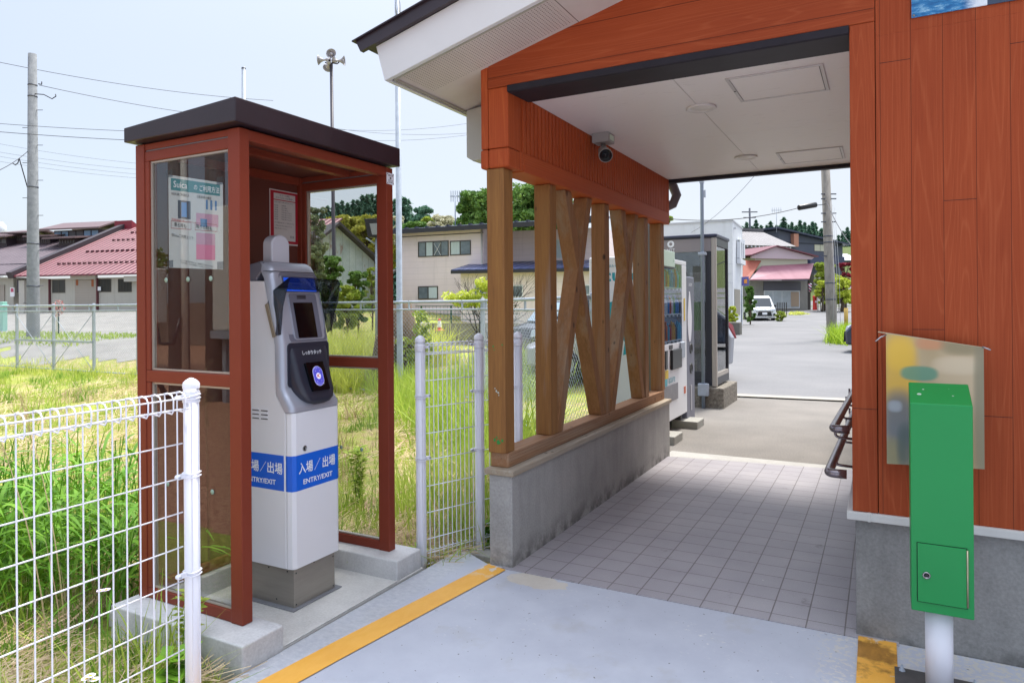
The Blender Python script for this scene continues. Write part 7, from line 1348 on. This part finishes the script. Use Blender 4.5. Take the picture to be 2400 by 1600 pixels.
b = MB(); b.prism([(-2.76, 1.40), (-2.72, 1.46), (-2.68, 1.40), (-2.40, 1.45), (-2.20, 1.58), (-2.10, 1.57), (-2.14, 1.20), (-2.20, 1.02), (-2.30, .90), (-2.42, .86), (-2.40, 1.0), (-2.50, 1.12), (-2.74, 1.20)], 'y', vy0 - .003, vy0 - .0005); b.build('swoosh', M_teal, VM)
for x in (vx0 + .08, vx1 - .12):
    for y in (vy0 + .06, vy1 - .12): b = MB(); b.box(x, x + .07, y, y + .07, .046, .1095); b.build('foot', M_dkgrey, VM)
for i, (x, y) in enumerate(((-2.20, 7.02), (-2.20, 8.02))): box_thing('foundation_block', (x + .02, x + .32, y, y + .34, -.06, .045), mat('foundation_block', '9a9890', .85, var=.12, bump=.3), ('pale concrete foot block under the near end of the vending machine', 'pale concrete foot block under the far end of the vending machine')[i], 'block', .01)
RB_ = empty('recycling_bin', (-2.25, 8.42, .05), 0, 'tall dark grey recycling bin with two round holes, right beside the vending machine', 'bin')
b = MB(); b.box(-2.46, -2.045, 8.215, 8.60, .0, 1.72); b.build('body', mat('bin_grey', '6a6c7c', .4), RB_, bevel=.012)
b = MB(); pts = [(8.30 + .10 * (1 - .5 * max(0, sin(a))) * cos(a) + .06, 1.24 + .30 * sin(a)) for a in np.linspace(0, 2 * pi, 25)[:-1]]; b.prism(pts, 'x', -2.0445, -2.041); b.build('white_panel', M_white, RB_)
for z in (.86, .52 + .10): b = MB(); b.lathe([(.065, 0), (.065, .006), (.05, .007), (.05, .001), (0, .001)], (-2.0445, 8.42, z), 22, (1, 0, 0)); b.build('hole_ring', M_black, RB_)
b = MB(); b.box(-2.0445, -2.040, 8.38, 8.44, .12, .42); b.build('lower_panel', mat('panel_pale', 'a4a4aa', .4), RB_)
lettering([('acure', .075, (-2.0435, 8.41, 1.63), J, Z, 'CENTER', .9)], M_letw, RB_)
b = MB()
for k in range(5): b.box(-2.42, -2.08, 8.25 + k * .04, 8.256 + k * .04, 1.72, 1.78)
b.build('top_fins', M_dkgrey, RB_)

TB = empty('telephone_box', (-2.47, 10.22, .24), 0, 'glass public telephone box with dark frame and beige corner posts on a concrete base', 'telephone box')
tx0, tx1, ty0, ty1, tz0, tz1 = -2.90, -2.03, 9.80, 10.68, .262, 2.36
M_tb = mat('phone_charcoal', '2e3038', .4); M_tbb = mat('phone_beige', 'aaa39a', .4, metal=.15); M_tbt = mat('phone_taupe', '8b8486', .45)
b = MB(); b.box(tx1 - .062, tx1 + .006, ty0 - .006, ty0 + .05, tz0 - .02, tz1 - .05); b.build('corner_post', M_tbb, TB, bevel=.012)
for x, y in ((tx0, ty0), (tx0, ty1 - .05), (tx1 - .05, ty1 - .05)): b = MB(); b.box(x, x + .05, y, y + .05, tz0, tz1 - .05); b.build('corner_post', M_tb, TB, bevel=.006)
b = MB(); b.box(tx1 - .145, tx1 - .0625, ty0 + .002, ty0 + .04, tz0, 2.12); b.box(tx0 + .0505, tx0 + .10, ty0 + .002, ty0 + .04, tz0, 2.12); b.build('door_frame', M_tb, TB, bevel=.003)
b = MB(); b.box(tx0 + .051, tx1 - .063, ty0, ty0 + .045, 2.1205, 2.305); b.build('header', M_tbt, TB, bevel=.003)
b = MB(); b.box(tx1 - .045, tx1, ty0 + .051, ty1 - .051, 2.20, 2.305); b.box(tx0, tx0 + .045, ty0 + .051, ty1 - .051, 2.20, 2.305); b.box(tx0 + .051, tx1 - .051, ty1 - .045, ty1, 2.20, 2.305); b.build('header', M_tb, TB)
b = MB(); b.box(tx0 - .02, tx1 + .02, ty0 - .02, ty1 + .02, 2.31, 2.362); b.build('roof', mat('phone_roof', '2c3046', .4), TB, bevel=.018, seg=3)
b = MB(); b.box(tx0 + .051, tx1 - .063, ty0 + .001, ty0 + .044, tz0, tz0 + .10); b.box(tx0 + .101, tx1 - .146, ty0 + .0005, ty0 + .043, tz0 + .101, tz0 + .19); b.box(tx1 - .045, tx1 - .001, ty0 + .051, ty1 - .051, tz0, tz0 + .11); b.build('kick_panel', M_tb, TB, bevel=.003); b = MB(); b.box(tx1 - .046, tx1 + .002, ty0 + .051, ty1 - .051, tz0 + .111, tz0 + .17); b.build('lower_rail', M_tbb, TB)
for d in ((tx0 + .101, tx1 - .146, ty0 + .018, ty0 + .023, tz0 + .191, 2.12), (tx1 - .025, tx1 - .020, ty0 + .051, ty1 - .051, tz0 + .171, 2.199), (tx0 + .051, tx1 - .051, ty1 - .025, ty1 - .020, tz0 + .1, 2.199), (tx0 + .020, tx0 + .025, ty0 + .051, ty1 - .051, tz0 + .1, 2.199)): b = MB(); b.box(*d); b.build('glass_pane', glassmat('phone_glass', (.62, .64, .66, 1), 1.0) if 'phone_glass' not in MATS else MATS['phone_glass'], TB)
b = MB(); b.box(tx0 + .02, tx1 - .02, ty0 + .02, ty1 - .02, 2.306, 2.309); b.build('ceiling', M_tb, TB); b = MB(); b.box(tx1 - .27, tx1 - .055, ty1 - .10, ty1 - .051, tz0, 2.2); b.build('back_column', M_tb, TB)
b = MB(); b.prism([(tx1 - .40, 1.42), (tx1 - .06, 1.46), (tx1 - .06, .90), (tx1 - .28, .90)], 'y', ty1 - .30, ty1 - .101); b.build('shelf_unit', mat('shelf_grey', '6b6c74', .5), TB, bevel=.01)
lettering([('◎', .12, (-2.655, ty0 - .001, 2.235), K, Z, 'CENTER', 1, .002), ('NTT', .055, (-2.655, ty0 - .001, 2.155), K, Z, 'CENTER', 1.1)], M_letw, TB)
b = MB(); b.box(-2.52, -2.40, ty1 - .16, ty1 - .12, 1.72, 1.90 + .06); b.box(-2.52, -2.40, ty0 + .4, ty0 + .42, .32, .58); b.build('notice', mat('notice_cream', 'b5b0a4', .6), TB)
PH = empty('telephone', (-2.5, 10.4, 1.0), 0, 'bright green public telephone inside the telephone box', 'telephone'); b = MB(); b.box(-2.53, -2.37, 10.25, 10.50, 1.0, 1.42); b.build('body', mat('phone_green', '4aa83a', .35), PH, bevel=.015); b = MB(); b.tube([(-2.59, 10.27, 1.44), (-2.58, 10.26, 1.47), (-2.46, 10.26, 1.47), (-2.44, 10.27, 1.44)], .022, 8); b.build('handset', M_white, PH); b = MB(); b.box(-2.56, -2.50, 10.295, 10.299, 1.28, 1.36); b.build('keypad', M_black, PH)
b = MB(); b.box(-2.97, -1.925, 9.735, 10.75, -.08, .238)
M_agg = mat('exposed_aggregate', '5c564e', .9, col2='8f887c', vscale=30, bump=.8, bscale=60, detail=3); b.build('concrete_base', M_agg, TB, bevel=.015)
p0 = onz(1652, 935, .12); GPp = empty('support_pole', (p0.x, 9.66, 0), 0, 'slender blue-grey support pole clamped in front of the telephone box', 'pole'); xg = -2.185
b = MB(); b.tube([(xg, 9.68, -.05), (xg, 9.68, 6.5)], .0235, 14); b.build('shaft', mat('pole_bluegrey', '8694a4', .45), GPp); b = MB(); b.box(xg - .07, xg + .07, 9.645, 9.73, .13, .30); b.build('foot_clamp', M_alu, GPp, bevel=.01); b = MB(); b.box(xg - .055, xg + .055, 9.65, 9.715, 2.06, 2.10); b.build('clamp', M_alu, GPp, bevel=.006); b = MB(); b.box(xg - .028, xg + .028, 9.655, 9.705, 3.05, 3.11); b.box(xg + .02, xg + .05, 9.67, 9.69, 2.85, 2.95); b.build('collar', M_alu, GPp)

# ================================================================ green collection box on its white pole
GB = empty('ticket_box', (.17, 2.88, 0), 0, 'bright green used-ticket box with a locked door on a white pole', 'box')
M_gb = mat('box_green', '048a42', .42, var=.03, vscale=3, bump=.02, bscale=200)
gx0, gx1, gy0, gy1 = .0815, .2665, 2.81, 2.955
b = MB(); b.hexa([(gx0, gy0, .322), (gx1, gy0, .322), (gx1, gy1, .322), (gx0, gy1, .322), (gx0, gy0, 1.046), (gx1, gy0, 1.046), (gx1, gy1, 1.105), (gx0, gy1, 1.105)]); b.build('body', M_gb, GB, bevel=.003)
f = GB; b = MB(); b.box(.101, .2445, gy0 - .0045, gy0 - .0006, .358, .560); dr = b.build('door', M_gb, f, bevel=.001)
b = MB(); t = .002; [b.box(*d) for d in ((.0985, .101, gy0 - .0012, gy0 - .0004, .3555, .5625), (.2445, .2475, gy0 - .0012, gy0 - .0004, .3555, .5625), (.101, .2445, gy0 - .0012, gy0 - .0004, .3555, .358), (.101, .2445, gy0 - .0012, gy0 - .0004, .560, .5625))]; b.build('door_gap', mat('gap_green', '063a20', .8), dr)
b = MB(); b.tube([(.2475, gy0 - .004, .362), (.2475, gy0 - .004, .556)], .0028, 8); b.build('hinge', mat('hinge_brass', 'b5ab90', .35, metal=.7), dr)
b = MB(); b.lathe([(.0125, 0), (.0125, .003), (.0105, .0045), (.0085, .0045), (.0085, .003), (0, .003)], (.1275, gy0 - .0045, .452), 22, (0, -1, 0)); b.build('lock', MATS['chrome'], dr); b = MB(); b.lathe([(.006, .0032), (.004, .0045), (0, .0045)], (.1275, gy0 - .0045, .452), 16, (0, -1, 0)); b.build('keyhole', M_black, dr)
for z in (.42, .70, .83, .93): b = MB(); b.lathe([(.003, 0), (0, .002)], (gx1, gy0 + .04, z), 8, (1, 0, 0)); b.build('rivet', M_black, GB)
def tp(x, t): return (x, gy0 + (gy1 - gy0) * t, 1.0465 + .059 * t)
for x, t, r in ((.112, .42, .0065), (.126, .65, .003), (.214, .40, .0028), (.205, .72, .0012)):
    c_ = Vector(tp(x, t)); b = MB(); pts = [c_ + Vector((cos(a) * r * random.uniform(.8, 1.35), sin(a) * r * random.uniform(.8, 1.1), sin(a) * r * .40 + .0004)) for a in np.linspace(0, 2 * pi, 13)[:-1]]; b.add(pts, [tuple(range(12))]); b.build('bird_dropping', mat('dropping', 'b5c8b4', .8), GB)
b = MB(); b.tube([(.168, 2.885, .006), (.168, 2.885, .3215)], .043, 28); b.build('pole', mat('pole_white', 'e2e3ea', .35), GB)
b = MB(); b.box(.03, .31, 2.74, 3.03, .004, .012); b.build('base_plate', mat('plate_dark', '4d4b4a', .6, var=.25, vscale=12), GB, bevel=.002)
for x in (.055, .285):
    for y in (2.765, 3.005): b = MB(); b.lathe([(.012, 0), (.012, .003), (.008, .003), (.008, .010), (.0045, .010), (.0045, .022), (0, .023)], (x, y, .012), 6); b.build('bolt', M_alu, GB)
for x in (.100, .23): b = MB(); b.lathe([(.004, 0), (.004, -.006), (0, -.007)], (x, 2.86, .322), 8); b.build('screw', M_black, GB)
# laminated picture on the wall behind it
LP2 = empty('picture_board', (.17, 3.20, .75), 0, 'faded blurry picture board hanging on the orange wall behind the green box', 'poster')
yb = 3.205; m = newmat('print_with_reflection', .45); oc = objc(m); sp = nd(m, 'SeparateXYZ'); lk(m, oc, sp.inputs[0]); X_o, Z_o = sp.outputs['X'], sp.outputs['Z']
def blob(cx, cz, rx, rz, soft=1.0):
    soft *= 1.5; 
    a = math_(m, 'POWER', math_(m, 'ABSOLUTE', math_(m, 'DIVIDE', math_(m, 'SUBTRACT', X_o, cx), rx)), 2.6); c = math_(m, 'POWER', math_(m, 'ABSOLUTE', math_(m, 'DIVIDE', math_(m, 'SUBTRACT', Z_o, cz), rz)), 2.6)
    mr = nd(m, 'MapRange', interpolation_type='SMOOTHSTEP'); mr.inputs[1].default_value = 1 + 1.3 * soft; mr.inputs[2].default_value = max(.0, 1 - .9 * soft); lk(m, math_(m, 'ADD', a, c), mr.inputs[0]); return math_(m, 'MULTIPLY', mr.outputs[0], .85)
# object coordinates are relative to the root
ox, oz = 0.0, 0.0
c = ramp(m, noise(m, mapping(m, oc, (3, 1, 3)), 2.0, 1), (.3, 'a8936c'), (.7, 'b8a684'))
for (x, z, rx, rz, col, so) in ((.275, 1.06, .08, .16, 'c4b090', .8), (.25, .86, .10, .12, 'a89068', .8), (.06, 1.09, .055, .18, 'd2a838', .8), (.06, 1.19, .045, .06, 'dcb440', .7), (.165, 1.235, .045, .022, 'c48a62', .8), (.27, 1.225, .06, .03, '8a8060', .8), (.255, 1.15, .07, .03, 'd0c0a2', .8), (.335, 1.0, .025, .3, '858068', .8), (.125, 1.115, .062, .028, '559078', .3), (.055, .93, .05, .10, '4c6072', .8), (.04, .98, .022, .02, '9aa2a8', .8), (.035, .79, .035, .055, '7f7d5e', .8), (.08, .82, .03, .08, '4a5a58', .8)):  # the teal blob paints the blurred reflection of the green box top
    c = mixc(m, blob(x - ox, z - oz, rx, rz, so), c, col)
setc(m, c)
b = MB(); P4 = [(.010, .745), (.340, .757), (.340, 1.222), (.010, 1.272)]; b.prism(P4, 'y', yb, yb + .004); b.build('print', m, LP2)
b = MB(); b.bar((-.018, yb + .004, 1.2785), (.357, yb + .004, 1.219), .007, .004); b.build('top_strip', MATS['hinge_brass'], LP2); b = MB(); b.tube([(.012, yb, 1.268), (-.010, yb - .01, 1.257), (-.028, yb - .02, 1.240)], .003, 8); b.tube([(.335, yb, 1.226), (.362, yb - .006, 1.214)], .003, 8); b.build('wire_arm', mat('arm_steel', 'b0b0b4', .25, metal=.8), LP2)
b = MB(); b.tube([(.05, yb + .004, 1.25), (.05, YF, 1.25)], .004, 8); b.tube([(.30, yb + .004, 1.21), (.30, YF, 1.21)], .004, 8); b.build('stand_off', MATS['arm_steel'], LP2)

# ================================================================ what the left glass mirrors: railway side behind the viewer
for i, (x, y) in enumerate(((-12.2, -5.0), (-11.45, -5.25))):
    root = empty('utility_pole', (x, y, -.6), 0, ('left', 'right')[i] + ' one of two thick concrete poles by the track, mirrored in the booth glass', 'pole', 'trackside poles'); b = MB(); b.tube([(x, y, -.8), (x, y, 9)], [.20, .16], 20); b.build('shaft', M_pole, root)
    b = MB(); b.lathe([(.17, -.03), (.19, -.03), (.19, .03), (.17, .03)], (x, y, 4.6), 18); b.build('band', M_band, root)
b = MB(); b.tube([(-11.83, -4.85, -.6), (-11.83, -4.85, 6.5)], .06, 10); tag(b.build('cable_conduit', M_cream), 'pale conduit between the two trackside poles, mirrored in the booth glass', 'conduit')
root = empty('switch_box', (-12.45, -4.75, 1.0), 0, 'cream electrical switch box on a trackside pole, mirrored in the booth glass', 'box'); b = MB(); b.box(-12.75, -12.25, -4.78, -4.5, 1.10, 2.15); b.build('case', M_cream, root, bevel=.02); b = MB(); b.box(-12.5, -12.35, -4.5, -4.46, 1.55, 1.8); b.build('handle', M_dkgrey, root); b = MB(); b.tube(curve([(-12.6, -4.65, 1.1), (-12.6, -4.65, .3), (-12.2, -4.8, -.5)]), .05, 8); b.tube(curve([(-12.4, -4.65, 1.1), (-12.3, -4.65, .7), (-11.9, -4.65, .7), (-11.83, -4.75, 1.2)]), .03, 8); b.build('cable', M_black, root)
root = empty('control_cabinet', (-10.9, -5.2, -.6), 0, 'large pale control cabinet beside the trackside poles, mirrored in the booth glass', 'cabinet'); b = MB(); b.box(-11.25, -10.35, -5.6, -5.0, .95, 3.3); b.build('case', M_cream, root, bevel=.03); b = MB(); b.box(-11.28, -10.3, -5.6, -4.98, .80, .9495); b.box(-11.1, -11.0, -5.5, -5.1, -.7, .8); b.box(-10.6, -10.5, -5.5, -5.1, -.7, .8); b.build('stand', M_alu, root)
for i, y in enumerate((-8.0, -9.07, -12.0, -13.07)): b = MB(); b.box(-70, 30, y, y + .065, -.60, -.46); tag(b.build('rail', mat('rail_rust', '6a4630', .6, metal=.3)), 'rusty steel rail on the ballast, number %s from the platform side' % ('first', 'second', 'third', 'fourth')[i], 'rail', 'railway rails')
broadleaf(-19, -6.5, -.6, 6, 5.5, 30, 150, .16, M_lf1, 'dark tree across the tracks, mirrored at the left of the booth glass', seed=41); broadleaf(-34, -14, -.6, 5, 8, 30, 150, .22, M_bam, 'low yellowish tree across the tracks', seed=42)
b = MB(); b.box(-80, 20, -24, -18, -.7, 1.6); tag(b.build('far_wall', mat('far_wall_brown', '8b7d70', .8, var=.2, vscale=.5)), 'long low brown wall beyond the tracks', 'wall')
